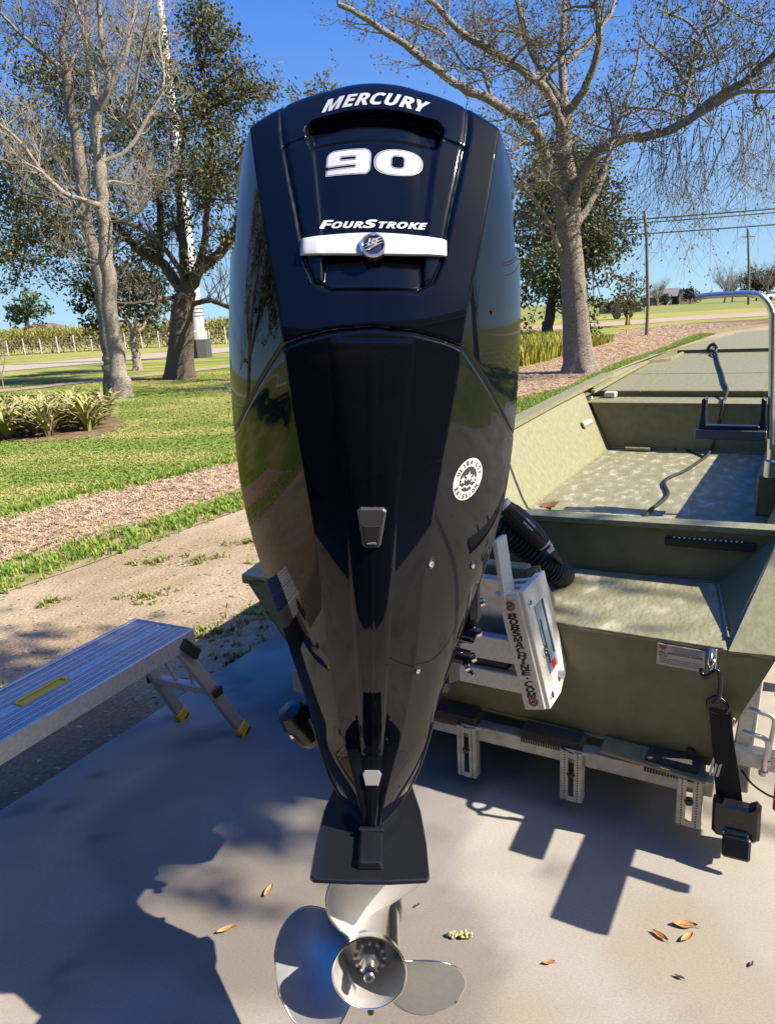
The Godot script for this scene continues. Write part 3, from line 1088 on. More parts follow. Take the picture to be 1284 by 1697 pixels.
	var pale_limbs := [
		[0.200, 0.115, [Vector3(-6.02, -0.01, -17.40), Vector3(-5.99, 0.49, -17.40), Vector3(-5.97, 1.07, -17.40), Vector3(-5.94, 2.43, -17.40), Vector3(-5.85, 3.74, -17.40), Vector3(-5.80, 4.74, -17.40), Vector3(-5.69, 5.95, -17.40)]],
		[0.090, 0.030, [Vector3(-5.70, 5.90, -17.40), Vector3(-5.71, 6.55, -17.50), Vector3(-5.75, 7.42, -17.60), Vector3(-5.90, 8.14, -17.70), Vector3(-6.02, 8.73, -17.80)]],
		[0.085, 0.030, [Vector3(-5.71, 5.84, -17.40), Vector3(-5.29, 6.37, -17.25), Vector3(-5.29, 7.01, -17.10), Vector3(-5.16, 7.84, -16.95), Vector3(-5.02, 8.29, -16.80)]],
		[0.060, 0.020, [Vector3(-5.29, 6.26, -17.10), Vector3(-4.91, 6.80, -17.23), Vector3(-4.69, 7.51, -17.35), Vector3(-4.55, 8.00, -17.48), Vector3(-4.41, 8.58, -17.60)]],
		[0.055, 0.015, [Vector3(-5.70, 5.37, -17.40), Vector3(-5.10, 5.62, -17.12), Vector3(-4.67, 6.13, -16.85), Vector3(-4.34, 6.81, -16.57), Vector3(-4.01, 7.34, -16.30)]],
		[0.055, 0.015, [Vector3(-5.70, 4.98, -17.40), Vector3(-5.14, 5.24, -17.56), Vector3(-4.58, 6.03, -17.72), Vector3(-4.29, 6.58, -17.88), Vector3(-4.32, 7.49, -18.04), Vector3(-4.06, 8.23, -18.20)]],
		[0.065, 0.020, [Vector3(-5.90, 4.12, -17.40), Vector3(-5.89, 4.11, -17.17), Vector3(-6.39, 4.30, -16.93), Vector3(-6.70, 4.66, -16.70), Vector3(-6.96, 5.20, -16.47), Vector3(-7.23, 5.53, -16.23), Vector3(-7.54, 5.77, -16.00)]],
		[0.030, 0.012, [Vector3(-6.62, 4.63, -16.50), Vector3(-6.90, 4.82, -16.40), Vector3(-7.38, 4.91, -16.30), Vector3(-7.79, 5.01, -16.20)]],
		[0.030, 0.010, [Vector3(-5.82, 3.77, -17.40), Vector3(-5.42, 3.76, -17.20), Vector3(-5.06, 3.81, -17.00), Vector3(-4.75, 3.92, -16.80)]],
		[0.030, 0.010, [Vector3(-5.91, 3.63, -17.40), Vector3(-6.22, 3.85, -17.27), Vector3(-6.60, 4.15, -17.13), Vector3(-6.86, 4.06, -17.00)]],
		[0.030, 0.010, [Vector3(-5.79, 4.54, -17.40), Vector3(-5.58, 4.63, -17.65), Vector3(-5.33, 4.60, -17.90), Vector3(-4.97, 4.81, -18.15), Vector3(-4.56, 4.80, -18.40)]],
		[0.025, 0.010, [Vector3(-5.87, 2.99, -17.40), Vector3(-6.25, 2.88, -17.30), Vector3(-6.59, 3.02, -17.20)]],
	]
	var dark_limbs := [
		[0.200, 0.100, [Vector3(-6.47, 0.15, -18.30), Vector3(-6.46, 0.73, -18.30), Vector3(-6.46, 1.06, -18.30), Vector3(-6.43, 2.76, -18.30), Vector3(-6.55, 3.87, -18.30), Vector3(-6.51, 5.19, -18.30), Vector3(-6.51, 6.20, -18.30), Vector3(-6.51, 7.06, -18.30)]],
		[0.085, 0.030, [Vector3(-6.52, 7.02, -18.30), Vector3(-6.51, 7.54, -18.30), Vector3(-6.35, 7.92, -18.30), Vector3(-6.15, 8.37, -18.30), Vector3(-6.01, 8.93, -18.30)]],
		[0.060, 0.020, [Vector3(-6.48, 7.02, -18.30), Vector3(-6.85, 7.29, -18.10), Vector3(-7.22, 7.67, -17.90), Vector3(-7.48, 8.00, -17.70), Vector3(-7.71, 8.27, -17.50)]],
		[0.050, 0.015, [Vector3(-6.50, 6.06, -18.30), Vector3(-6.23, 6.29, -18.48), Vector3(-6.05, 6.52, -18.65), Vector3(-5.61, 7.10, -18.82), Vector3(-5.42, 7.87, -19.00)]],
		[0.050, 0.020, [Vector3(-6.50, 6.88, -18.30), Vector3(-6.33, 7.41, -18.53), Vector3(-6.20, 7.95, -18.77), Vector3(-5.98, 8.61, -19.00)]],
		[0.040, 0.010, [Vector3(-6.53, 4.40, -18.30), Vector3(-7.02, 4.88, -18.70), Vector3(-7.47, 5.75, -19.10), Vector3(-7.82, 6.37, -19.50)]],
	]
	var oak_limbs := [
		[0.400, 0.300, [Vector3(-5.94, -0.00, -22.50), Vector3(-5.89, 0.44, -22.50), Vector3(-5.78, 1.14, -22.50), Vector3(-5.68, 1.82, -22.50), Vector3(-5.50, 2.40, -22.50)]],
		[0.200, 0.070, [Vector3(-5.49, 2.32, -22.50), Vector3(-4.98, 2.97, -22.25), Vector3(-4.17, 3.51, -22.00), Vector3(-3.63, 4.10, -21.75), Vector3(-3.06, 4.67, -21.50)]],
		[0.200, 0.060, [Vector3(-5.61, 2.19, -22.50), Vector3(-5.74, 2.61, -22.80), Vector3(-6.31, 3.35, -23.10), Vector3(-7.01, 3.77, -23.40), Vector3(-7.72, 4.67, -23.70), Vector3(-8.38, 5.30, -24.00)]],
		[0.170, 0.050, [Vector3(-5.50, 2.35, -22.50), Vector3(-5.45, 3.33, -22.62), Vector3(-5.46, 4.31, -22.75), Vector3(-5.38, 5.64, -22.88), Vector3(-5.01, 7.04, -23.00)]],
		[0.120, 0.040, [Vector3(-6.31, 3.35, -23.10), Vector3(-6.25, 5.15, -23.73), Vector3(-6.71, 6.31, -24.37), Vector3(-7.19, 7.61, -25.00)]],
		[0.085, 0.050, [Vector3(-5.38, 2.06, -22.50), Vector3(-4.88, 2.13, -22.12), Vector3(-4.55, 2.10, -21.75), Vector3(-4.09, 1.90, -21.38), Vector3(-3.69, 1.71, -21.00)]],
		[0.130, 0.040, [Vector3(-5.51, 2.32, -22.50), Vector3(-4.95, 3.48, -22.75), Vector3(-4.66, 4.96, -23.00), Vector3(-4.44, 6.59, -23.25), Vector3(-4.54, 8.37, -23.50)]],
		[0.060, 0.020, [Vector3(-5.79, 2.30, -22.50), Vector3(-6.22, 2.23, -22.00), Vector3(-6.84, 2.16, -21.50), Vector3(-7.09, 2.21, -21.00)]],
		[0.100, 0.030, [Vector3(-5.45, 2.52, -22.50), Vector3(-5.57, 3.14, -22.25), Vector3(-6.38, 4.13, -22.00), Vector3(-8.11, 4.81, -21.75), Vector3(-9.25, 5.14, -21.50)]],
	]
	var oak_clumps := [
		[Vector3(-9.23, 7.31, -21.97), 1.08], [Vector3(-8.95, 8.57, -22.92), 1.12], [Vector3(-9.49, 6.08, -21.69), 0.89], [Vector3(-9.74, 6.77, -24.39), 1.19],
		[Vector3(-10.07, 5.41, -24.17), 1.18], [Vector3(-10.34, 4.29, -23.15), 1.13], [Vector3(-8.61, 4.29, -22.36), 0.91], [Vector3(-10.46, 3.53, -24.31), 0.99],
		[Vector3(-8.78, 3.20, -23.23), 0.76], [Vector3(-8.77, 7.83, -24.22), 1.19], [Vector3(-7.10, 8.04, -24.11), 1.38], [Vector3(-6.13, 8.76, -23.03), 0.94],
		[Vector3(-6.73, 6.29, -22.72), 1.30], [Vector3(-5.30, 8.05, -23.32), 1.14], [Vector3(-4.41, 8.74, -22.78), 0.93], [Vector3(-3.95, 8.94, -21.92), 0.72],
		[Vector3(-5.06, 6.74, -22.38), 1.28], [Vector3(-4.27, 7.87, -24.00), 0.98], [Vector3(-3.52, 6.48, -21.54), 0.88], [Vector3(-3.84, 5.77, -21.55), 1.06],
		[Vector3(-5.28, 5.71, -23.40), 1.34], [Vector3(-6.28, 4.95, -22.30), 1.09], [Vector3(-7.37, 3.97, -23.11), 0.94], [Vector3(-4.74, 4.79, -22.91), 1.12],
		[Vector3(-3.88, 4.85, -22.50), 0.92], [Vector3(-5.94, 4.20, -24.59), 1.00], [Vector3(-3.91, 3.69, -22.03), 0.81], [Vector3(-6.45, 3.39, -22.72), 0.74],
		[Vector3(-2.79, 7.44, -22.05), 0.63], [Vector3(-2.55, 7.63, -23.42), 0.57], [Vector3(-4.97, 3.12, -22.28), 0.55], [Vector3(-7.79, 5.53, -22.54), 0.92],
		[Vector3(-10.03, 8.57, -23.79), 0.78], [Vector3(-3.26, 8.15, -22.43), 0.64], [Vector3(-10.58, 5.46, -23.19), 0.95], [Vector3(-11.57, 3.59, -24.29), 0.99],
		[Vector3(-10.05, 2.71, -21.72), 0.62], [Vector3(-8.58, 3.58, -21.60), 0.79], [Vector3(-4.03, 9.37, -22.13), 0.54], [Vector3(-3.56, 9.34, -23.85), 0.43],
		[Vector3(-3.27, 7.19, -23.37), 0.67],
	]
	var small_limbs := [
		[0.160, 0.110, [Vector3(-9.00, -0.04, -28.10), Vector3(-8.97, 0.49, -28.10), Vector3(-8.98, 1.03, -28.10), Vector3(-8.90, 1.57, -28.10)]],
		[0.080, 0.030, [Vector3(-8.92, 1.46, -28.10), Vector3(-9.12, 2.01, -27.80), Vector3(-9.46, 2.65, -27.50)]],
		[0.080, 0.030, [Vector3(-8.92, 1.46, -28.10), Vector3(-8.73, 2.20, -28.25), Vector3(-8.57, 3.05, -28.40)]],
		[0.080, 0.030, [Vector3(-8.92, 1.14, -28.10), Vector3(-8.44, 1.76, -28.35), Vector3(-7.98, 2.38, -28.60)]],
	]
	var small_clumps := [
		[Vector3(-10.19, 2.28, -27.57), 0.72], [Vector3(-9.31, 2.85, -27.76), 0.95], [Vector3(-10.48, 2.91, -27.46), 0.67], [Vector3(-8.52, 2.82, -28.02), 1.10],
		[Vector3(-7.59, 2.34, -27.19), 0.84], [Vector3(-9.36, 1.91, -28.49), 0.65], [Vector3(-10.44, 1.64, -28.89), 0.42], [Vector3(-8.43, 1.64, -29.01), 0.57],
		[Vector3(-8.68, 3.69, -28.57), 0.89], [Vector3(-11.06, 1.67, -29.02), 0.43],
	]
	var evergreen_limbs := [
		[0.220, 0.060, [Vector3(6.22, 0.14, -28.00), Vector3(6.33, 1.17, -28.00), Vector3(6.55, 2.43, -28.00), Vector3(6.97, 4.06, -28.00), Vector3(7.28, 5.64, -28.00)]],
	]
	var evergreen_clumps := [
		[Vector3(5.77, 5.65, -26.46), 0.86], [Vector3(6.78, 6.12, -27.32), 0.78], [Vector3(8.22, 5.83, -29.49), 0.96], [Vector3(8.51, 4.69, -28.88), 0.94],
		[Vector3(6.05, 4.67, -27.71), 1.13], [Vector3(7.77, 4.59, -29.42), 1.20], [Vector3(5.97, 3.32, -28.39), 1.16], [Vector3(7.46, 3.08, -29.02), 1.30],
		[Vector3(8.30, 3.12, -27.34), 0.85], [Vector3(8.48, 2.18, -27.01), 0.57], [Vector3(6.07, 1.82, -27.82), 1.14], [Vector3(7.13, 1.54, -26.84), 1.10],
		[Vector3(8.21, 1.28, -27.62), 0.72], [Vector3(5.96, 0.86, -29.48), 0.84], [Vector3(6.76, 0.73, -27.46), 0.85], [Vector3(8.43, 3.43, -26.43), 0.47],
		[Vector3(5.17, 2.24, -26.54), 0.65], [Vector3(7.70, 0.69, -26.94), 0.62], [Vector3(6.75, 5.40, -28.91), 1.06], [Vector3(5.33, 4.10, -27.56), 0.79],
		[Vector3(5.23, 5.06, -27.33), 0.67],
	]
	var bush_limbs := [
		[0.100, 0.050, [Vector3(15.16, 0.18, -46.00), Vector3(15.13, 1.41, -46.00)]],
	]
	var bush_clumps := [
		[Vector3(14.86, 2.16, -45.03), 0.81], [Vector3(15.95, 1.39, -47.16), 0.77], [Vector3(14.64, 1.26, -45.82), 0.67], [Vector3(14.74, 0.66, -45.30), 0.59],
		[Vector3(15.51, 0.86, -44.94), 0.44],
	]
	var behind_limbs := [
		[0.200, 0.060, [Vector3(-2.02, 1.05, -30.00), Vector3(-1.61, 6.42, -30.00), Vector3(-1.35, 9.26, -30.00)]],
	]
	var behind_clumps := [
		[Vector3(-1.44, 9.61, -29.47), 0.53], [Vector3(-1.19, 9.34, -29.60), 0.43], [Vector3(-1.84, 9.44, -30.21), 0.39], [Vector3(-0.96, 8.93, -29.58), 0.48],
		[Vector3(-2.70, 8.79, -29.45), 0.63],
	]
	var field_limbs := [
		[0.500, 0.300, [Vector3(-59.64, 0.22, -130.00), Vector3(-59.08, 2.79, -130.00), Vector3(-58.93, 4.76, -130.00)]],
	]
	var field_clumps := [
		[Vector3(-59.22, 5.27, -129.94), 2.33], [Vector3(-56.15, 4.61, -128.49), 1.89], [Vector3(-62.33, 4.44, -132.99), 1.74], [Vector3(-56.96, 6.58, -127.73), 1.67],
		[Vector3(-56.63, 3.15, -130.18), 1.06], [Vector3(-62.49, 2.95, -131.64), 1.07], [Vector3(-59.35, 3.31, -129.46), 1.48],
	]
	var grey_limbs := [
		[0.350, 0.150, [Vector3(55.77, 1.31, -120.00), Vector3(55.68, 2.67, -120.00), Vector3(55.37, 4.49, -120.00)]],
	]
	var grey_clumps := [
		[Vector3(55.88, 3.19, -121.95), 1.39], [Vector3(56.52, 3.53, -119.91), 1.17], [Vector3(53.62, 2.48, -118.97), 0.97],
	]
	make_tree("bare_tree", "slim pale tree with a forked bare crown, in front of the darker trunk", pale_limbs, [], M.bark_pale, {"seed": 3, "twigs": 230, "twig_len": 0.8, "twig_r": 0.016, "depth": 3, "flare": 0.35, "group": "bare trees on the lawn"})
	make_tree("bare_tree", "bare dark trunk leaning left just behind the slim pale tree", dark_limbs, [], M.bark_grey, {"seed": 4, "twigs": 130, "twig_len": 0.8, "twig_r": 0.016, "depth": 3, "flare": 0.25, "group": "bare trees on the lawn"})
	make_tree("oak_tree", "broad evergreen oak with a thick dark trunk in front of the steel pole", oak_limbs, oak_clumps, M.bark_brown, {"seed": 5, "leaves": 980, "leaf": 0.125, "dark": Color(0.05, 0.062, 0.022), "light": Color(0.22, 0.20, 0.08), "twigs": 90, "twig_len": 1.1, "depth": 2, "flare": 0.2, "loose": 0.2, "leaf_w": 0.26, "clump_twigs": 10})
	oak = get_node("oak_tree")
	make_tree("small_tree", "small dark leaved tree between the slim pale tree and the oak", small_limbs, small_clumps, M.bark_pale, {"seed": 6, "leaves": 700, "leaf": 0.17, "dark": Color(0.02, 0.028, 0.014), "light": Color(0.085, 0.08, 0.04), "flare": 0.3, "loose": 0.2, "leaf_w": 0.3})
	make_tree("shade_tree", "big grey barked tree with spreading limbs and hanging twigs beside the boat", right_limbs, right_clumps, M.bark_grey, {"seed": 8, "leaves": 400, "leaf": 0.078, "dark": Color(0.07, 0.075, 0.03), "light": Color(0.24, 0.20, 0.09), "twigs": 240, "twig_len": 0.9, "depth": 2, "flare": 0.4, "loose": 0.17, "droop": 0.06, "end_leaves": 1,
		"hang": [[Vector3(5.93, 4.55, -15.5), 1.7, 16], [Vector3(5.6, 4.4, -15.6), 1.2, 9], [Vector3(6.3, 4.4, -15.2), 1.5, 12], [Vector3(7.0, 4.6, -14.9), 1.6, 14], [Vector3(7.4, 4.8, -14.6), 1.5, 12], [Vector3(6.7, 4.7, -14.9), 1.3, 10]]})
	make_tree("evergreen_tree", "dense glossy evergreen tree behind the grey barked trunk", evergreen_limbs, evergreen_clumps, M.bark_brown, {"seed": 9, "leaves": 1000, "leaf": 0.17, "dark": Color(0.05, 0.065, 0.03), "light": Color(0.24, 0.25, 0.13), "flare": 0.3, "loose": 0.2, "leaf_w": 0.28, "clump_twigs": 8})
	make_tree("bush", "rounded bush at the right edge of the evergreen tree", bush_limbs, bush_clumps, M.bark_brown, {"seed": 10, "leaves": 420, "leaf": 0.22, "dark": Color(0.045, 0.06, 0.022), "light": Color(0.13, 0.135, 0.06), "category": "bush", "clump_twigs": 6})
	make_tree("tall_tree", "tall thin tree whose top shows just over the motor cowl", behind_limbs, behind_clumps, M.bark_grey, {"seed": 12, "leaves": 260, "leaf": 0.16, "dark": Color(0.07, 0.075, 0.03), "light": Color(0.19, 0.17, 0.07), "clump_twigs": 7})
	make_tree("field_tree", "lone umbrella shaped tree far across the field beside the low roof", field_limbs, field_clumps, M.bark_brown, {"seed": 13, "leaves": 42, "leaf": 0.75, "dark": Color(0.035, 0.06, 0.03), "light": Color(0.10, 0.13, 0.06), "loose": 0.2, "leaf_w": 0.3, "clump_twigs": 6})
	# leafless trees on the right skyline
	var far_spots := [[68.3, 150.0, 7.5, "leafless grey tree behind the curve of the steel tube"], [76.5, 150.0, 8.5, "tallest leafless tree at the right end of the skyline"], [60.5, 165.0, 6.0, "small leafless tree beside the far brick house"], [73.5, 158.0, 7.0, "dark leafless tree past the last pole at the picture's edge"]]
	for i in far_spots.size():
		var s: Array = far_spots[i]
		var p := V(s[0], -0.5, s[1])
		var hh: float = s[2]
		var lm := [[0.22, 0.14, [p, p + Vector3(0.1, hh * 0.2, 0), p + Vector3(0.2, hh * 0.4, 0)]]]
		for k in 7:
			var a := k * 0.9 + i
			lm.append([0.10, 0.03, [p + Vector3(0.15, hh * (0.2 + 0.03 * k), 0), p + Vector3(cos(a) * hh * 0.22, hh * (0.45 + 0.04 * k), sin(a) * hh * 0.2), p + Vector3(cos(a) * hh * 0.34, hh * (0.6 + 0.05 * k), sin(a) * hh * 0.3)]])
		make_tree("leafless_tree", s[3], lm, [], M.bark_grey, {"seed": 20 + i, "twigs": 120, "twig_len": hh * 0.2, "twig_r": 0.045, "depth": 2, "flare": 0.2, "group": "leafless trees on the right skyline"})
	var dark_spots := [[70.5, 172.0, 1.7, "dark rounded shrub standing against the right end of the far brick house"], [64.5, 171.0, 1.2, "lower dark shrub in front of the far brick house"], [79.5, 160.0, 3.0, "dark evergreen mass at the picture's right edge behind the field"], [84.0, 158.0, 3.4, "taller dark evergreen past the right edge behind the field"]]
	for i in dark_spots.size():
		var s: Array = dark_spots[i]
		var p := V(s[0], -0.1, s[1])
		var rr: float = s[2]
		var cl := []
		for k in 6:
			cl.append([p + Vector3(cos(k * 1.1) * rr * 0.7, rr * (0.7 + 0.18 * k), sin(k * 1.1) * rr * 0.5), rr * 0.62])
		make_tree("shrub", s[3], [[0.15, 0.1, [p, p + Vector3(0.05, rr * 0.4, 0), p + Vector3(0, rr * 0.8, 0)]]], cl, M.bark_brown, {"seed": 50 + i, "leaves": 120, "leaf": 0.5, "dark": Color(0.03, 0.04, 0.022), "light": Color(0.10, 0.105, 0.06), "category": "shrub", "clump_twigs": 5, "loose": 0.25, "leaf_w": 0.3})
	make_tree("sapling", "leafless many stemmed sapling at the left edge of the lawn", [[0.02, 0.015, [V(-11.3, -0.04, 22.6), V(-11.3, 0.3, 22.6), V(-11.32, 0.6, 22.6)]], [0.018, 0.006, [V(-11.3, 0.3, 22.6), V(-11.1, 0.8, 22.6), V(-11.0, 1.25, 22.5)]], [0.018, 0.006, [V(-11.32, 0.5, 22.6), V(-11.45, 0.9, 22.6), V(-11.6, 1.3, 22.5)]], [0.018, 0.006, [V(-11.32, 0.5, 22.6), V(-11.3, 0.9, 22.6), V(-11.28, 1.4, 22.5)]]], [], M.bark_pale, {"seed": 31, "twigs": 26, "twig_len": 0.35, "twig_r": 0.007, "depth": 1, "flare": 0.1})


func build_far() -> void:
	# white steel pole with its dark foot
	var t := thing("steel_pole", "tall white tapering steel pole behind the oak, with a dark foot", "pole", V(-8.45, -0.04, 36.0))
	var mb := MB.new()
	mb.lathe([Vector2(0.42, 0.0), Vector2(0.42, 1.2), Vector2(0.34, 1.25), Vector2(0.31, 4.0), Vector2(0.15, 18.0), Vector2(0, 18.0)], 24)
	var pole_m := mat(0.62, 0.63, 0.65, 0.35, 0.2)
	part("shaft", mb, pole_m, t)
	mb = MB.new()
	for k in 8:
		var a := TAU * k / 8
		var b := TAU * (k + 1) / 8
		mb.quad(Vector3(cos(a) * 0.56, 0, -sin(a) * 0.56), Vector3(cos(b) * 0.56, 0, -sin(b) * 0.56), Vector3(cos(b) * 0.56, 0.85, -sin(b) * 0.56), Vector3(cos(a) * 0.56, 0.85, -sin(a) * 0.56))
		mb.face([Vector3(0, 0.851, 0), Vector3(cos(a) * 0.56, 0.85, -sin(a) * 0.56), Vector3(cos(b) * 0.56, 0.85, -sin(b) * 0.56)])
	part("foot_cover", mb, mat(0.05, 0.055, 0.06, 0.6), t)
	mb = MB.new()
	for k in 3:
		mb.lathe([Vector2(0.36, 1.9 + k * 0.16), Vector2(0.36, 1.93 + k * 0.16)], 20)
	part("band", mb, M.black, t)
	# wooden utility poles
	var wood := tri_mat(0.20, 0.16, 0.12, 0.9, noise_tex(0.03, 4, lin(0.6, 0.6, 0.6), lin(1, 1, 1), 81), 1.0, false)
	wood.uv1_scale = Vector3(3, 0.4, 3)
	t = thing("utility_pole", "leaning wooden utility pole standing in the mulch beyond the boat", "pole", V(11.7, -0.05, 33.0), "wooden utility poles")
	mb = MB.new()
	mb.tube([Vector3(0, 0, 0), Vector3(0.02, 1.3, 0), Vector3(-0.06, 2.6, 0), Vector3(-0.14, 4.0, 0), Vector3(-0.28, 5.1, 0)], [0.075, 0.072, 0.068, 0.064, 0.06], 10)
	part("shaft", mb, wood, t)
	mb = MB.new()
	mb.tube([Vector3(-0.9, 0.1, 0.1), Vector3(-0.85, 1.1, 0.1)], [0.025, 0.02], 6)
	part("guy_guard", mb, M.yellow, t)
	t = thing("utility_pole", "distant thin wooden utility pole at the right above the field", "pole", V(53.6, -0.1, 110.0), "wooden utility poles")
	mb = MB.new()
	mb.tube([Vector3(0, 0, 0), Vector3(-0.3, 5.0, 0), Vector3(-0.85, 10.4, 0)], [0.2, 0.17, 0.14], 8)
	part("shaft", mb, wood, t)
	mb = MB.new()
	mb.bar(Vector3(-1.6, 9.3, 0), Vector3(0.2, 9.3, 0), 0.12, 0.14)
	part("crossarm", mb, wood, t)
	# overhead wires, sagging
	var wires := [[V(-6, 7.6, 62), V(75, 9.6, 55), 0.055, "upper overhead cable crossing the sky right of the tree"], [V(-6, 7.35, 62), V(75, 9.3, 55), 0.045, "overhead cable hanging just under the topmost one"], [V(-6, 6.7, 62), V(75, 8.2, 55), 0.05, "lower overhead cable crossing the sky right of the tree"], [V(-90, 8.5, 44), V(-4, 10.4, 60), 0.03, "thin overhead wire behind the oak, upper"], [V(-90, 5.6, 44), V(-4, 8.0, 60), 0.03, "thin overhead wire behind the oak, lower"]]
	for w in wires:
		mb = MB.new()
		var a: Vector3 = w[0]
		var b: Vector3 = w[1]
		var pts := []
		for i in 33:
			var k := i / 32.0
			pts.append(a.lerp(b, k) - Vector3.UP * 4.0 * k * (1 - k) * 1.0)
		mb.tube(pts, [w[2]], 5)
		var o := part("overhead_cable", mb, M.black, self)
		tag(o, w[3], "cable", "overhead cables")
	# houses
	var brick_m := tri_mat(0.25, 0.185, 0.15, 0.9, noise_tex(0.2, 3, lin(0.7, 0.7, 0.7), lin(1, 1, 1), 82), 0.5, true)
	var roof_m := tri_mat(0.15, 0.145, 0.15, 0.9, noise_tex(0.2, 3, lin(0.7, 0.7, 0.7), lin(1, 1, 1), 83), 0.4, true)
	var roof_b := tri_mat(0.17, 0.12, 0.10, 0.9, noise_tex(0.2, 3, lin(0.7, 0.7, 0.7), lin(1, 1, 1), 84), 0.4, true)
	far_house(V(68.5, -0.1, 180), 5.6, 4.5, 1.9, 1.9, brick_m, roof_m, "low brick house with a grey hipped roof, right beyond the road")
	far_house(V(-95.5, -0.1, 220), 7.0, 6.0, 2.3, 1.9, brick_m, roof_b, "house with a brown double roof far beyond the left field")
	# a white pickup, far off at the right
	t = thing("pickup_truck", "small white pickup truck parked far off beyond the right field", "truck", V(78.5, 0.0, 150))
	mb = MB.new()
	mb.box(Vector3(0, 0.75, 0), Vector3(5.2, 0.75, 1.9), Basis(), 0.12)
	mb.box(Vector3(-0.3, 1.4, 0), Vector3(2.1, 0.7, 1.7), Basis(), 0.2)
	part("body", mb, mat(0.7, 0.7, 0.7, 0.3), t)
	mb = MB.new()
	mb.box(Vector3(-0.3, 1.45, 0.86), Vector3(1.7, 0.4, 0.02))
	part("window", mb, M.black, t)
	for sx in [-1.6, 1.6]:
		mb = MB.new()
		mb.lathe([Vector2(0, -0.12), Vector2(0.36, -0.12), Vector2(0.36, 0.12), Vector2(0, 0.12)], 14, Transform3D(Basis(Vector3.RIGHT, PI / 2), Vector3(sx, 0.36, 0.86)))
		part("wheel", mb, M.rubber, t)
	t = thing("utility_trailer", "dark boxy trailer half hidden by the evergreen at the road", "trailer", V(21.0, -0.03, 66.0))
	mb = MB.new()
	mb.box(Vector3(0, 0.95, 0), Vector3(3.2, 0.9, 1.6), Basis(), 0.05)
	part("box", mb, mat(0.03, 0.035, 0.05, 0.5), t)
	for sx in [-0.5, 0.5]:
		mb = MB.new()
		mb.lathe([Vector2(0, -0.1), Vector2(0.33, -0.1), Vector2(0.33, 0.1), Vector2(0, 0.1)], 14, Transform3D(Basis(Vector3.RIGHT, PI / 2), Vector3(sx, 0.33, 0.85)))
		part("wheel", mb, M.rubber, t)
	# crop row with its pale fence along the left road
	var q := RandomNumberGenerator.new()
	q.seed = 66
	var xs := []
	var cs := PackedColorArray()
	for i in 26000:
		var k := q.randf()
		var x := lerpf(-46, 6, k)
		var d := 58.0 + q.randf_range(-0.6, 1.6)
		var top := 1.85 + 0.25 * noise_a.get_noise_1d(x * 2.0)
		var h: float = top * sqrt(q.randf())
		var s := q.randf_range(0.12, 0.32)
		xs.append(Transform3D(Basis.from_euler(Vector3(q.randf_range(-1, 1), q.randf() * TAU, q.randf_range(-1, 1))).scaled(Vector3(s * 0.7, s * 1.6, s * 0.7)), V(x, h - 0.1, d)))
		var brown := h < 0.95 + q.randf_range(-0.2, 0.2)
		cs.append((Color(0.26, 0.19, 0.13) if brown else Color(0.20, 0.21, 0.05).lerp(Color(0.34, 0.30, 0.09), q.randf())) * q.randf_range(0.7, 1.2))
	t = thing("hedge", "long yellow topped hedge row running along the far side of the left road", "hedge", V(-20, 0, 58))
	var leaves := scatter("foliage", leaf_mesh(0.25), M.leaf, xs, cs, t)
	leaves.position = -t.position
	leaves.set_meta("kind", "stuff")
	t = thing("fence", "pale wire fence of short posts in front of the long hedge row", "fence", V(-20, 0, 56.6))
	for i in 36:
		mb = MB.new()
		var x := -25.0 + i * 1.25
		mb.tube([Vector3(x, 0, 0), Vector3(x + q.randf_range(-0.05, 0.05), 1.15 + q.randf_range(-0.1, 0.1), 0)], [0.055, 0.05], 6)
		part("post", mb, mat(0.50, 0.46, 0.42, 0.9) if i == 0 else (t.get_node("post") as MeshInstance3D).material_override, t)
	for k in 3:
		mb = MB.new()
		mb.tube([Vector3(-25, 0.35 + k * 0.32, 0.06), Vector3(19, 0.35 + k * 0.32, 0.06)], [0.008], 4)
		part("wire", mb, M.tube, t)
	# a yellow marker by the road
	t = thing("marker_post", "small yellow hydrant beside the left road", "hydrant", V(-13.2, -0.02, 41.0))
	mb = MB.new()
	mb.lathe([Vector2(0.16, 0), Vector2(0.16, 0.08), Vector2(0.11, 0.1), Vector2(0.11, 0.55), Vector2(0.14, 0.57), Vector2(0.13, 0.66), Vector2(0.06, 0.74), Vector2(0, 0.75)], 14)
	part("body", mb, M.yellow, t)
	mb = MB.new()
	mb.lathe([Vector2(0, -0.2), Vector2(0.06, -0.2), Vector2(0.06, 0.2), Vector2(0, 0.2)], 10, Transform3D(Basis(Vector3(0, 0, 1), PI / 2), Vector3(0, 0.42, 0)))
	part("outlet", mb, M.yellow, t)


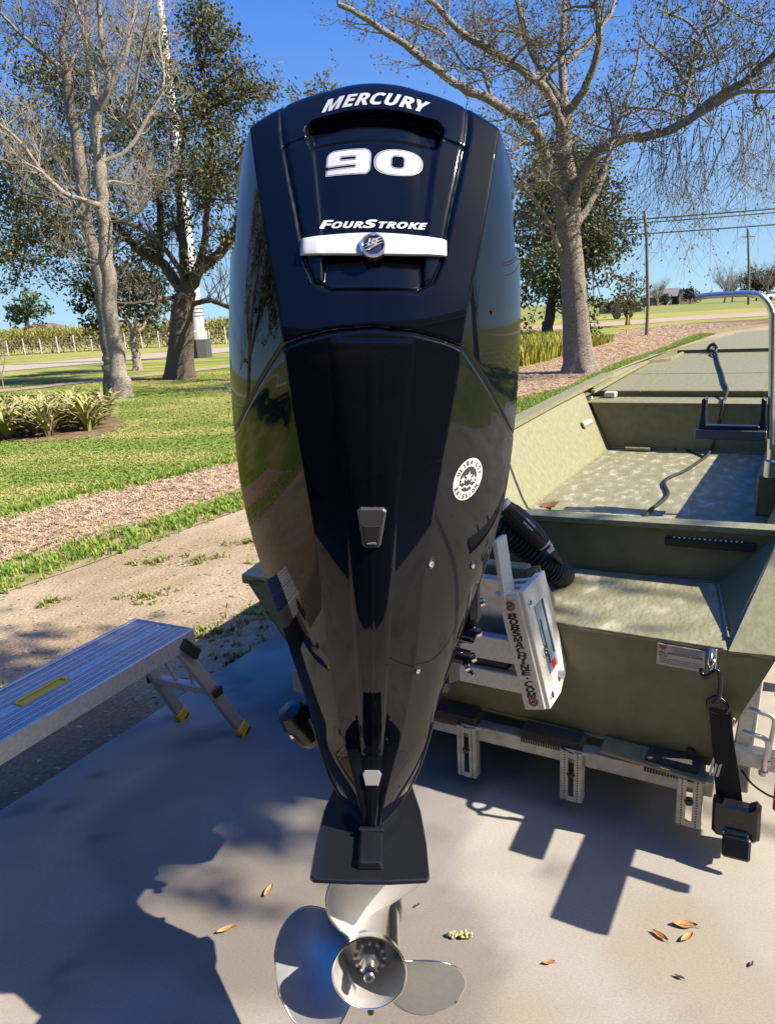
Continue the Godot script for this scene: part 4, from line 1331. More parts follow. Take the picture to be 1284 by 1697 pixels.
func far_house(at: Vector3, hx: float, hz: float, wall_h: float, roof_h: float, wall_m: Material, roof_m: Material, label: String) -> void:
	var t := thing("house", label, "house", at)
	var mb := MB.new()
	mb.box(Vector3(0, wall_h / 2, 0), Vector3(hx * 1.8, wall_h, hz * 1.8))
	part("wall", mb, wall_m, t)
	mb = MB.new()
	var e := 0.4
	var a := Vector3(-hx - e, wall_h, hz)
	var b := Vector3(hx + e, wall_h, hz)
	var c := Vector3(hx + e, wall_h, -hz)
	var d := Vector3(-hx - e, wall_h, -hz)
	var r1 := Vector3(-hx * 0.35, wall_h + roof_h, 0)
	var r2 := Vector3(hx * 0.45, wall_h + roof_h, 0)
	mb.quad(a, b, r2, r1); mb.face([b, c, r2]); mb.quad(c, d, r1, r2); mb.face([d, a, r1]); mb.quad(d, c, b, a)
	# a front gable
	var g0 := Vector3(hx * 0.1, wall_h + 0.02, hz + 0.8)
	var g1 := Vector3(hx * 0.75, wall_h + 0.02, hz + 0.8)
	var gp := Vector3(hx * 0.42, wall_h + roof_h * 0.8, hz + 0.8)
	var gb := Vector3(hx * 0.42, wall_h + roof_h * 0.8, 0.5)
	mb.quad(g0, gp, gb, Vector3(hx * 0.1, wall_h + 0.02, 0.5))
	mb.quad(g1, Vector3(hx * 0.75, wall_h + 0.02, 0.5), gb, gp)
	var roof := part("roof", mb, roof_m, t)
	mb = MB.new()
	mb.box(Vector3(-hx * 0.3, wall_h + roof_h * 0.95, 0.4), Vector3(0.8, 1.2, 0.8))
	part("chimney", mb, wall_m, roof)
	mb = MB.new()
	mb.face([g0 + Vector3(0, 0, -0.05), g1 + Vector3(0, 0, -0.05), gp + Vector3(0, 0, -0.05)])
	mb.quad(Vector3(hx * 0.1, 0, hz + 0.7), Vector3(hx * 0.75, 0, hz + 0.7), Vector3(hx * 0.75, wall_h, hz + 0.7), Vector3(hx * 0.1, wall_h, hz + 0.7))
	part("gable", mb, wall_m, t)
	for k in 4:
		mb = MB.new()
		mb.box(Vector3(-hx * 0.75 + k * hx * 0.36, wall_h * 0.55, hz * 0.9 + (0.75 if k == 3 else 0.03)), Vector3(1.1, 1.4, 0.1))
		part("window", mb, M.black, t)
	mb = MB.new()
	mb.box(Vector3(-hx * 0.2, wall_h * 0.4, hz * 0.9 + 0.05), Vector3(1.1, 2.1, 0.1))
	part("door", mb, mat(0.5, 0.5, 0.5), t)


var oak: Node3D


func build_side_oaks() -> void:  # neighbouring oaks outside the picture, which the flanks of the cowl mirror
	var spots := [[-10.5, 2.5, 0.4, "oak outside the picture to the left, nearest the drive"], [-14.0, 9.0, 2.0, "oak outside the picture to the left, in line with the flower bed"], [-12.0, -5.0, 4.0, "oak outside the picture to the left, beside the brick house"], [20.0, 7.0, 1.2, "oak outside the picture to the right, level with the bow"], [21.0, -3.0, 3.1, "oak outside the picture to the right, across from the stern"]]
	for s in spots:
		var o: Node3D = oak.duplicate()
		o.name = numbered("oak_tree")
		add_child(o)
		o.position = V(s[0], -0.04, s[1])
		o.rotation.y = s[2]
		tag(o, s[3], "tree")


func build_added_oak() -> void:
	# unseen oak added right of the drive, its crown placed to shade the slab
	var limbs := [[0.34, 0.22, [V(10.6, -0.04, -3.6), V(10.5, 1.6, -3.5), V(10.3, 3.2, -3.3)]]]
	var clumps := []
	for e in [[-0.78, 2.30, 0.40], [-0.95, 2.05, 0.35], [-1.05, 2.45, 0.42], [-0.80, 2.80, 0.40], [-1.25, 2.15, 0.38], [-1.15, 2.75, 0.35], [-1.45, 1.9, 0.25], [-2.1, 3.3, 0.4]]:
		var h := 6.6 + 0.35 * sin(float(e[0]) * 9.0)
		clumps.append([V(e[0] + h * 1.091, h, e[1] - h * 0.363), e[2]])
	for k in 14:
		clumps.append([V(10.4 + 1.6 * sin(k * 2.4), 6.0 + 0.28 * k, -5.5 - 1.6 * absf(cos(k * 1.7))), 0.9])
	for e in [[7.2, 6.6, 0.2], [9.6, 6.8, -5.0], [11.0, 7.2, -5.8]]:
		limbs.append([0.03, 0.015, [V(10.3, 3.1, -3.3), V((10.3 + e[0]) * 0.5, 5.2, (e[2] - 3.3) * 0.5), V(e[0], e[1], e[2])]])
	make_tree("oak_tree", "tall oak added right of the drive, out of the picture, to shade the slab", limbs, clumps, M.bark_brown, {"seed": 41, "leaves": 2600, "leaf": 0.13, "dark": Color(0.035, 0.05, 0.018), "light": Color(0.14, 0.15, 0.05), "flare": 0.5, "loose": 0.3, "leaf_w": 0.28, "clump_twigs": 9})


# the boat's own axes: L(s to the right, height, d forward of the transom)
func L(s: float, h: float, d: float) -> Vector3:
	return Vector3(s, h, -d)


func boat_node(called: String, label: String, category: String, group := "") -> Node3D:
	var t := thing(called, label, category, V(0.18, 0, 2.196), group)
	t.rotation.y = -PI / 6
	return t


func plate(mb: MB, pts: Array, thick: Vector3) -> void:  # a flat plate: polygon plus a thickness vector away from its seen side
	mb.face(pts)
	var back := []
	for p in pts:
		back.append(p + thick)
	back.reverse()
	mb.face(back)
	for i in pts.size():
		var a: Vector3 = pts[i]
		var b: Vector3 = pts[(i + 1) % pts.size()]
		mb.quad(b, a, a + thick, b + thick)


var sheer := [[0.0, -0.84, 0.575], [0.35, -0.84, 0.625], [0.8, -0.84, 0.665], [1.6, -0.84, 0.705], [2.9, -0.84, 0.742], [3.6, -0.84, 0.765], [4.5, -0.84, 0.785], [5.5, -0.83, 0.81], [6.3, -0.70, 0.865], [7.0, -0.46, 0.93], [7.6, -0.32, 0.955], [8.4, -0.17, 0.98], [9.4, 0.10, 1.0], [9.6, 0.48, 1.0]]


func build_boat() -> void:
	var t := boat_node("jon_boat", "olive drab aluminium flat boat on its trailer, seen from the stern", "boat")
	# left side: outer skin from the chine to the sheer
	var mb := MB.new()
	var rows := []
	for e in sheer:
		var k: float = clamp((e[0] - 5.5) / 4.0, 0, 1)
		rows.append(L(e[1], e[2], e[0]))
		rows.append(L(lerpf(-0.60, e[1] + 0.2, k), 0.25 + 0.45 * k * k, e[0] - 0.9 * k))
	for i in sheer.size() - 1:
		mb.quad(rows[i * 2], rows[i * 2 + 1], rows[i * 2 + 3], rows[i * 2 + 2])
	part("hull_side", mb, M.olive, t)
	# inner skin of the left side
	mb = MB.new()
	for i in range(1, 6):
		var a: Array = sheer[i]
		var b: Array = sheer[i + 1]
		mb.quad(L(-0.535, 0.26, a[0]), L(-0.775, a[2] - 0.03, a[0]), L(-0.775, b[2] - 0.03, b[0]), L(-0.535, 0.26, b[0]))
	part("inner_side", mb, M.olive_worn, t)
	# gunwale: a folded channel with a lip
	mb = MB.new()
	for i in 7:
		var a: Array = sheer[i]
		var b: Array = sheer[i + 1]
		var a0 := L(a[1] - 0.012, a[2] + 0.012, a[0])
		var b0 := L(b[1] - 0.012, b[2] + 0.012, b[0])
		var w := Vector3(0.105, 0, 0)
		var dn := Vector3(0, -0.034, 0)
		mb.quad(a0, a0 + w, b0 + w, b0)
		mb.quad(a0 + w, a0 + w + dn, b0 + w + dn, b0 + w)
		mb.quad(b0 + dn, a0 + dn, a0, b0)
		mb.quad(a0 + w + dn, a0 + w * 0.85 + dn, b0 + w * 0.85 + dn, b0 + w + dn)
		if i == 0:
			mb.quad(a0 + dn, a0 + w + dn, a0 + w, a0)
	part("gunwale", mb, M.olive_worn, t)
	# right side
	mb = MB.new()
	mb.quad(L(0.925, 0.585, 0), L(1.10, 0.80, 5.0), L(0.86, 0.26, 5.0), L(0.79, 0.25, 0))
	mb.quad(L(1.10, 0.80, 5.0), L(0.60, 1.0, 9.4), L(0.50, 0.6, 8.6), L(0.86, 0.26, 5.0))
	part("hull_side", mb, M.olive, t)
	mb = MB.new()
	mb.quad(L(0.80, 0.26, 0.55), L(0.80, 0.26, 4.5), L(1.02, 0.77, 4.5), L(0.98, 0.77, 0.55))
	part("inner_side", mb, M.olive_worn, t)
	mb = MB.new()
	plate(mb, [L(0.90, 0.80, 0.5), L(1.08, 0.80, 0.5), L(1.14, 0.82, 4.6), L(0.98, 0.82, 4.6)], Vector3(0, -0.03, 0))
	part("gunwale", mb, M.olive_worn, t)
	# bottom, transom
	mb = MB.new()
	plate(mb, [L(-0.60, 0.25, 0), L(-0.60, 0.25, 7.0), L(0.79, 0.25, 7.0), L(0.79, 0.25, 0)], Vector3(0, 0.006, 0))
	part("bottom", mb, M.olive, t)
	mb = MB.new()
	var tr := PackedVector2Array([Vector2(-0.60, 0.252), Vector2(0.785, 0.228), Vector2(0.925, 0.583), Vector2(0.808, 0.584), Vector2(-0.84, 0.574)])
	mb.prism(tr, -0.03, 0.0, Transform3D(), 0.003)
	part("transom", mb, M.olive, t)
	mb = MB.new()  # a folded foot along the transom's lower right edge
	plate(mb, [L(0.50, 0.247, -0.075), L(0.785, 0.231, -0.085), L(0.775, 0.236, 0.0), L(0.50, 0.251, 0.0)], Vector3(0, -0.008, 0))
	part("bottom_lip", mb, M.olive_worn, t)
	# raised middle of the transom that carries the motor, with a side gusset
	mb = MB.new()
	mb.box(L(-0.03, 0.66, 0.035), Vector3(0.56, 0.17, 0.05), Basis(), 0.004)
	part("raised_transom", mb, M.olive_worn, t)
	mb = MB.new()
	plate(mb, [L(0.252, 0.745, 0.01), L(0.262, 0.585, 0.01), L(0.325, 0.587, -0.002), L(0.285, 0.752, 0.03)], Vector3(0, 0, -0.006))
	plate(mb, [L(0.325, 0.587, -0.002), L(0.30, 0.586, 0.16), L(0.285, 0.752, 0.03)], Vector3(-0.006, 0, 0))
	part("gusset", mb, M.olive_worn, t)
	# splash well
	mb = MB.new()
	plate(mb, [L(-0.80, 0.578, 0), L(0.808, 0.588, 0), L(0.735, 0.590, 0.5), L(-0.80, 0.570, 0.5)], Vector3(0, -0.01, 0))
	part("well_floor", mb, M.olive_floor, t)
	mb = MB.new()
	plate(mb, [L(-0.83, 0.562, 0.5), L(0.73, 0.592, 0.5), L(0.905, 0.785, 0.5), L(-0.80, 0.745, 0.5)], Vector3(0, 0, -0.03))
	part("well_bulkhead", mb, M.olive, t)
	mb = MB.new()
	plate(mb, [L(-0.80, 0.749, 0.49), L(0.90, 0.789, 0.49), L(0.90, 0.789, 0.56), L(-0.80, 0.749, 0.56)], Vector3(0, -0.018, 0))
	part("bulkhead_cap", mb, M.olive_worn, t)
	mb = MB.new()  # triangular plate at the right of the well
	plate(mb, [L(0.807, 0.594, 0.055), L(0.906, 0.79, 0.498), L(0.73, 0.593, 0.498)], Vector3(0.006, 0.003, 0.0))
	part("well_gusset", mb, M.olive, t)
	mb = MB.new()  # right side deck sloping up from the transom corner
	plate(mb, [L(0.812, 0.586, 0.0), L(1.02, 0.60, 0.0), L(1.12, 0.80, 0.52), L(0.912, 0.795, 0.52)], Vector3(0, -0.012, 0))
	part("side_deck", mb, M.olive_worn, t)
	mb = MB.new()  # corner step added out of view to widen the stern's shadow on the drive
	plate(mb, [L(0.965, 0.592, -0.16), L(1.045, 0.592, -0.16), L(1.045, 0.60, 0.02), L(0.965, 0.60, 0.02)], Vector3(0, -0.02, 0))
	part("added_corner_step", mb, M.olive_worn, t)
	# weld beads along the seams
	for e in [[L(0.33, 0.589, 0.002), L(0.80, 0.590, 0.002), 0.003], [L(0.20, 0.577, 0.497), L(0.73, 0.593, 0.497), 0.004], [L(0.735, 0.596, 0.49), L(0.806, 0.597, 0.06), 0.004], [L(-0.535, 0.264, 0.6), L(-0.535, 0.264, 4.45), 0.006], [L(-0.53, 0.266, 4.495), L(0.78, 0.266, 4.495), 0.006], [L(0.322, 0.585, -0.004), L(0.284, 0.752, 0.0), 0.003], [L(0.10, 0.253, -0.001), L(0.78, 0.234, -0.001), 0.003]]:
		mb = MB.new()
		var a: Vector3 = e[0]
		var b: Vector3 = e[1]
		var n := int(clamp(a.distance_to(b) / 0.012, 12, 160))
		var wp := []
		var wr := []
		for i in n + 1:
			wp.append(a.lerp(b, float(i) / n))
			wr.append(float(e[2]) * (1.0 + 0.28 * sin(i * 2.3) + 0.15 * sin(i * 0.7)))
		mb.tube(wp, wr, 6)
		part("weld_bead", mb, M.olive_worn, t)
	# drain slot and the drops under it
	mb = MB.new()
	mb.box(L(0.70, 0.722, 0.493), Vector3(0.27, 0.028, 0.012), Basis(Vector3(0, 0, 1), 0.018), 0.003)
	part("drain_slot", mb, M.black, t)
	mb = MB.new()
	for k in 14:
		mb.box(L(0.595 + k * 0.0155, 0.7385 + k * 0.0003, 0.484), Vector3(0.007, 0.006, 0.006), Basis(), 0.002)
	part("slot_edge", mb, M.alu, t)
	# cockpit floor and front bulkhead
	mb = MB.new()
	plate(mb, [L(-0.535, 0.26, 0.53), L(0.80, 0.26, 0.53), L(0.80, 0.26, 4.5), L(-0.535, 0.26, 4.5)], Vector3(0, -0.004, 0))
	part("cockpit_floor", mb, M.olive_floor, t)
	mb = MB.new()
	plate(mb, [L(-0.535, 0.262, 4.5), L(0.80, 0.262, 4.5), L(1.0, 0.655, 4.5), L(-0.70, 0.655, 4.5)], Vector3(0, 0, -0.02))
	part("front_bulkhead", mb, M.olive, t)
	mb = MB.new()
	plate(mb, [L(-0.76, 0.660, 4.49), L(1.02, 0.660, 4.49), L(1.02, 0.668, 4.86), L(-0.76, 0.668, 4.86)], Vector3(0, -0.005, 0))
	part("ledge", mb, M.olive_worn, t)
	mb = MB.new()
	plate(mb, [L(-0.74, 0.668, 4.86), L(1.02, 0.668, 4.86), L(1.02, 0.715, 4.86), L(-0.74, 0.715, 4.86)], Vector3(0, 0, -0.02))
	part("deck_riser", mb, M.olive, t)
	# front deck, separate plates with open joints
	var deck := [[-0.74, -0.36, 4.84, 5.75], [-0.35, 0.62, 4.84, 5.75], [0.63, 1.0, 4.84, 5.75], [-0.70, -0.36, 5.77, 7.2], [-0.35, 0.62, 5.77, 7.2], [0.63, 0.95, 5.77, 7.2]]
	for e in deck:
		mb = MB.new()
		var dh := func(d: float) -> float: return 0.722 + (d - 4.84) * 0.066
		plate(mb, [L(e[0], dh.call(e[2]), e[2]), L(e[1], dh.call(e[2]), e[2]), L(e[1], dh.call(e[3]), e[3]), L(e[0], dh.call(e[3]), e[3])], Vector3(0, -0.012, 0))
		part("deck_plate", mb, M.olive_worn, t)
	mb = MB.new()
	plate(mb, [L(-0.48, 0.872, 7.2), L(0.95, 0.872, 7.2), L(0.95, 0.915, 7.22), L(-0.48, 0.915, 7.22)], Vector3(0, 0, -0.02))
	part("bow_riser", mb, M.olive, t)
	mb = MB.new()
	var bow := [L(-0.48, 0.915, 7.2), L(0.95, 0.915, 7.2), L(0.75, 1.0, 9.4), L(0.10, 1.0, 9.4), L(-0.17, 0.98, 8.4), L(-0.32, 0.955, 7.6)]
	mb.face(bow)
	part("bow_deck", mb, M.olive_worn, t)
	mb = MB.new()
	mb.face([L(-0.83, 0.80, 5.5), L(-0.70, 0.765, 5.5), L(-0.48, 0.92, 7.22), L(-0.46, 0.93, 7.0), L(-0.70, 0.865, 6.3)])
	mb.face([L(-0.84, 0.78, 4.5), L(-0.74, 0.745, 4.86), L(-0.70, 0.765, 5.5), L(-0.83, 0.80, 5.5)])
	part("deck_edge", mb, M.olive_worn, t)
	# toe rail: two lengths joined by a jog
	mb = MB.new()
	mb.bar(L(-0.70, 0.745, 4.55), L(-0.60, 0.85, 6.45), 0.035, 0.03, Vector3.UP, 0.004)
	part("toe_rail", mb, M.olive_worn, t)
	mb = MB.new()
	mb.bar(L(-0.60, 0.845, 6.46), L(-0.40, 0.85, 6.62), 0.05, 0.05, Vector3.UP, 0.004)
	part("rail_joint", mb, M.olive_worn, t)
	mb = MB.new()
	mb.bar(L(-0.40, 0.855, 6.64), L(-0.27, 0.93, 8.2), 0.03, 0.03, Vector3.UP, 0.004)
	part("toe_rail", mb, M.olive_worn, t)
	# small fittings
	var cream := mat(0.50, 0.48, 0.38, 0.5)
	mb = MB.new()
	mb.box(L(-0.60, 0.695, 4.78), Vector3(0.10, 0.05, 0.09), Basis(), 0.008)
	part("latch_block", mb, cream, t)
	mb = MB.new()
	mb.box(L(-0.735, 0.688, 4.58), Vector3(0.045, 0.03, 0.045), Basis(), 0.006)
	part("latch_block", mb, cream, t)
	mb = MB.new()
	mb.tube([L(-0.655, 0.53, 4.05), L(-0.60, 0.555, 4.12)], [0.028, 0.022], 10)
	part("drain_fitting", mb, cream, t)
	mb = MB.new()
	mb.box(L(-0.28, 0.275, 4.45), Vector3(0.20, 0.02, 0.10), Basis(), 0.004)
	mb.tube([L(-0.38, 0.285, 4.40), L(-0.18, 0.285, 4.40)], [0.012], 8)
	part("hinge", mb, M.olive_worn, t)
	mb = MB.new()
	mb.tube(smooth([L(0.771, 0.582, 0.0), L(0.772, 0.578, -0.028), L(0.774, 0.556, -0.042), L(0.776, 0.535, -0.030), L(0.777, 0.528, 0.0)], 4), [0.0075], 8)
	mb.box(L(0.774, 0.555, -0.003), Vector3(0.022, 0.066, 0.006), Basis(), 0.002)
	part("tow_eye", mb, M.steel, t)
	mb = MB.new()
	mb.lathe([Vector2(0.013, 0), Vector2(0.013, 0.012), Vector2(0, 0.012)], 14, Transform3D(Basis(Vector3.RIGHT, PI / 2).rotated(Vector3.UP, 0), L(0.735, 0.262, -0.002)))
	part("drain_plug", mb, M.black, t)
	# hull number plate
	mb = MB.new()
	var xf := Transform3D(Basis(Vector3(0, 0, 1), -0.02), L(0.695, 0.546, -0.002))
	mb.prism(PackedVector2Array([Vector2(-0.062, -0.032), Vector2(0.062, -0.032), Vector2(0.062, 0.032), Vector2(-0.062, 0.032)]), 0.0, 0.0025, xf, 0.0005)
	var lab := part("number_plate", mb, mat(0.42, 0.40, 0.36, 0.5), t)
	var flat := func(ox: float, oy: float) -> Callable:
		return func(x: float, y: float) -> Array: return [xf * Vector3(x + ox, y + oy, 0.0032), Vector3(0, 0, 1)]
	part_mesh("lettering", fit_text("HULL IDENTIFICATION NUMBER", 0.112, 0.0062, 0.0, flat.call(0.0, 0.007)), M.print, lab)
	part_mesh("lettering", fit_text("HLAZ", 0.022, 0.006, 0.0, flat.call(-0.045, -0.002)), M.print, lab)
	var dark := mat(0.13, 0.12, 0.11, 0.6)
	part_mesh("lettering", fit_text("COMPLIES WITH U.S. COAST GUARD", 0.082, 0.004, 0.0, flat.call(0.012, 0.0255)), dark, lab)
	part_mesh("lettering", fit_text("SAFETY STANDARDS IN EFFECT", 0.064, 0.0035, 0.0, flat.call(0.014, 0.0185)), dark, lab)
	part_mesh("lettering", fit_text("ON THE DATE OF CERTIFICATION", 0.072, 0.0035, 0.0, flat.call(0.012, 0.0130)), dark, lab)
	part_mesh("lettering", fit_text("MODEL AND SERIAL ON FILE WITH BUILDER", 0.108, 0.0035, 0.0, flat.call(0.0, -0.0105)), dark, lab)
	part_mesh("lettering", fit_text("ALTERATION OF THIS NUMBER IS UNLAWFUL", 0.108, 0.0035, 0.0, flat.call(0.0, -0.0165)), dark, lab)
	part_mesh("lettering", fit_text("KEEP THIS PLATE CLEAN AND LEGIBLE", 0.100, 0.0035, 0.0, flat.call(-0.003, -0.0225)), dark, lab)
	mb = MB.new()
	mb.prism(PackedVector2Array([Vector2(-0.057, 0.020), Vector2(-0.047, 0.014), Vector2(-0.038, 0.020), Vector2(-0.038, 0.028), Vector2(-0.057, 0.028)]), 0.0028, 0.0034, xf)
	part("crest", mb, M.red, lab)


func build_boat_gear() -> void:
	# steel grab post at the right with its shelf
	var t := boat_node("grab_post", "bent stainless tube post rising from the boat at the right edge", "post")
	var mb := MB.new()
	mb.tube(smooth([L(0.345, 1.493, 2.62), L(0.42, 1.50, 2.62), L(0.62, 1.498, 2.61), L(0.69, 1.470, 2.60), L(0.733, 1.40, 2.60), L(0.745, 1.30, 2.60), L(0.785, 0.60, 2.60), L(0.79, 0.50, 2.60)], 6), [0.0175], 14)
	part("tube", mb, M.tube, t)
	mb = MB.new()
	mb.lathe([Vector2(0.034, 0), Vector2(0.034, 0.09), Vector2(0.024, 0.10), Vector2(0.022, 0.16), Vector2(0.018, 0.16)], 18, Transform3D(Basis(), L(0.79, 0.495, 2.60)))
	part("socket", mb, M.tube, t)
	t = boat_node("post_shelf", "grey channel shelf with two dark upright forks on the grab post", "shelf")
	mb = MB.new()
	mb.box(L(0.575, 0.735, 2.60), Vector3(0.37, 0.055, 0.13), Basis(), 0.004)
	part("shelf_plate", mb, mat(0.09, 0.10, 0.12, 0.4, 0.3), t)
	for s in [0.425, 0.735]:
		mb = MB.new()
		var poly := PackedVector2Array([Vector2(-0.022, 0.0), Vector2(0.022, 0.0), Vector2(0.014, 0.10), Vector2(0.016, 0.17), Vector2(0.006, 0.18), Vector2(-0.010, 0.165), Vector2(-0.012, 0.08)])
		if s > 0.5:
			var mir := PackedVector2Array()
			for p in poly:
				mir.append(Vector2(-p.x, p.y))
			poly = mir
		mb.prism(poly, -0.04, 0.04, Transform3D(Basis(), L(s, 0.763, 2.6)), 0.003)
		part("fork", mb, mat(0.012, 0.016, 0.028, 0.35), t)
	mb = MB.new()
	mb.box(L(0.58, 0.775, 2.58), Vector3(0.28, 0.022, 0.06), Basis(), 0.003)
	part("cross_piece", mb, mat(0.012, 0.016, 0.028, 0.35), t)
	t = boat_node("console", "dark olive box at the boat's right side under the steel post", "console")
	mb = MB.new()
	mb.box(L(0.875, 0.378, 3.3), Vector3(0.30, 0.235, 1.4), Basis(), 0.01)
	part("body", mb, M.olive, t)
	mb = MB.new()
	mb.lathe([Vector2(0.05, 0), Vector2(0.05, 0.008), Vector2(0.036, 0.010), Vector2(0.034, 0.001), Vector2(0, 0.001)], 20, Transform3D(Basis(), L(0.80, 0.496, 2.72)))
	part("cup_ring", mb, M.black, t)
	# cords
	t = boat_node("deck_strap", "black strap tied off on the bow deck and hanging over the front bulkhead", "strap")
	mb = MB.new()
	mb.tube(smooth([L(-0.045, 0.91, 7.15), L(0.02, 0.885, 7.0), L(0.12, 0.835, 6.3), L(0.23, 0.79, 5.6), L(0.30, 0.755, 5.1), L(0.345, 0.735, 4.84), L(0.352, 0.69, 4.66), L(0.352, 0.676, 4.50), L(0.347, 0.62, 4.47), L(0.33, 0.50, 4.47), L(0.29, 0.28, 4.46)], 4), [0.013], 6)
	part("webbing", mb, M.rubber, t)
	mb = MB.new()
	mb.tube(smooth([L(-0.09, 0.90, 7.17), L(-0.06, 0.96, 7.17), L(-0.01, 0.965, 7.17), L(0.0, 0.90, 7.16), L(-0.04, 0.86, 7.0), L(0.01, 0.84, 6.8)], 4), [0.018], 6)
	part("knot", mb, M.rubber, t)
	mb = MB.new()
	mb.tube([L(-0.03, 0.925, 7.25), L(-0.03, 0.99, 7.25)], [0.02, 0.025], 8)
	part("cleat", mb, M.alu, t)
	t = boat_node("floor_cable", "black cable snaking over the cockpit floor of the boat", "cable")
	mb = MB.new()
	mb.tube(smooth([L(0.285, 0.29, 4.46), L(0.279, 0.275, 4.35), L(0.266, 0.272, 4.168), L(0.201, 0.272, 3.689), L(0.13, 0.272, 3.42), L(0.13, 0.272, 3.225), L(0.197, 0.272, 2.958), L(0.194, 0.272, 2.728), L(0.167, 0.272, 2.479), L(0.18, 0.272, 2.1), L(0.2, 0.272, 1.2)], 5), [0.012], 8)
	part("cable", mb, M.rubber, t)
	mb = MB.new()
	mb.tube(smooth([L(0.0, 0.275, 4.49), L(0.06, 0.268, 4.53), L(0.17, 0.268, 4.40), L(0.262, 0.268, 4.24)], 5), [0.009], 6)
	part("branch_cable", mb, M.rubber, t)
	# rigging hose and the priming bulb
	t = boat_node("rigging_hose", "black corrugated rigging hose curving from the motor into the well", "hose")
	mb = MB.new()
	var pts := smooth([L(-0.05, 0.84, 0.08), L(0.06, 0.85, 0.10), L(0.13, 0.825, 0.12), L(0.185, 0.765, 0.16), L(0.235, 0.70, 0.20), L(0.268, 0.655, 0.25), L(0.27, 0.62, 0.32), L(0.23, 0.60, 0.40)], 24)
	var radii := []
	for i in pts.size():
		radii.append(0.037 + (0.0045 if i % 4 < 2 else -0.0045))
	mb.tube(pts, radii, 16)
	part("hose", mb, M.rubber, t)
	t = boat_node("priming_bulb", "black ribbed fuel priming bulb lying on the corrugated hose", "fuel bulb")
	var a := L(0.150, 0.905, 0.11)
	var b := L(0.258, 0.775, 0.16)
	var ax := (b - a).normalized()
	var xax := ax.cross(Vector3.UP).normalized()
	var bx := Transform3D(Basis(xax, ax, xax.cross(ax)), a)
	var len := a.distance_to(b)
	mb = MB.new()
	var prof := []
	for i in 17:
		var k := i / 16.0
		prof.append(Vector2(0.012 + 0.022 * sqrt(max(0.0, sin(PI * (0.06 + 0.88 * k)))), k * len))
	mb.lathe(prof, 20, bx)
	part("bulb", mb, M.rubber, t)
	mb = MB.new()
	for k in 12:
		var an := TAU * k / 12
		var rib := []
		for i in range(2, 15):
			var pr: Vector2 = prof[i]
			rib.append(bx * Vector3(cos(an) * pr.x, pr.y, sin(an) * pr.x))
		mb.tube(rib, [0.0016], 4)
	part("ribs", mb, M.satin, t)
	for e in [[-0.006, 0.023], [len - 0.004, 0.022]]:
		mb = MB.new()
		mb.lathe([Vector2(0.0, e[0] - 0.006), Vector2(e[1], e[0] - 0.006), Vector2(e[1], e[0] + 0.008), Vector2(0, e[0] + 0.008)], 18, bx)
		part("clamp", mb, M.alu_white, t)
	mb = MB.new()
	mb.tube(smooth([bx * Vector3(0, -0.05, 0.01), bx * Vector3(0, -0.025, 0.0), a], 4), [0.011], 10)
	part("inlet", mb, mat(0.02, 0.10, 0.35, 0.35), t)
	mb = MB.new()
	mb.tube(smooth([b, bx * Vector3(0, len + 0.025, 0), L(0.285, 0.735, 0.19), L(0.285, 0.68, 0.26)], 4), [0.012], 10)
	part("outlet", mb, M.rubber, t)
	mb = MB.new()
	mb.box(bx * Vector3(0.012, len + 0.022, 0.004), Vector3(0.012, 0.016, 0.022), bx.basis, 0.002)
	mb.box(bx * Vector3(-0.004, len + 0.016, 0.012), Vector3(0.022, 0.012, 0.012), bx.basis, 0.002)
	part("hose_clamp", mb, M.alu_white, t)
	# print on the bulb
	var cam_dir := (Vector3(-0.1, 0.75, 0.6)).normalized()
	var nrm := (cam_dir - ax * cam_dir.dot(ax)).normalized()
	var side := nrm.cross(ax)
	for k in 2:
		var off := 0.007 - 0.014 * k
		var wf := func(x: float, y: float) -> Array:
			var an := (y + off) / 0.034
			return [a + ax * (len * 0.5 + x) + (nrm * cos(an) + side * sin(an)) * 0.0362, nrm]
		part_mesh("lettering", fit_text(["MADE IN USA", "SAE J1527"][k], 0.04, 0.006, 0.0, wf), M.letter_white, t)
	# a brown leaf and a peg left in the cockpit corner
	var lf := MB.new()
	lf.box(L(-0.44, 0.275, 2.45), Vector3(0.10, 0.006, 0.05), Basis.from_euler(Vector3(0.3, 0.5, 0.2)), 0.002)
	lf.box(L(-0.40, 0.285, 2.42), Vector3(0.06, 0.005, 0.07), Basis.from_euler(Vector3(-0.3, 1.1, 0.4)), 0.002)
	t = boat_node("dead_leaf", "curled brown leaf lying in the corner of the cockpit floor", "leaf")
	part("blade", lf, mat(0.22, 0.09, 0.05, 0.7), t)


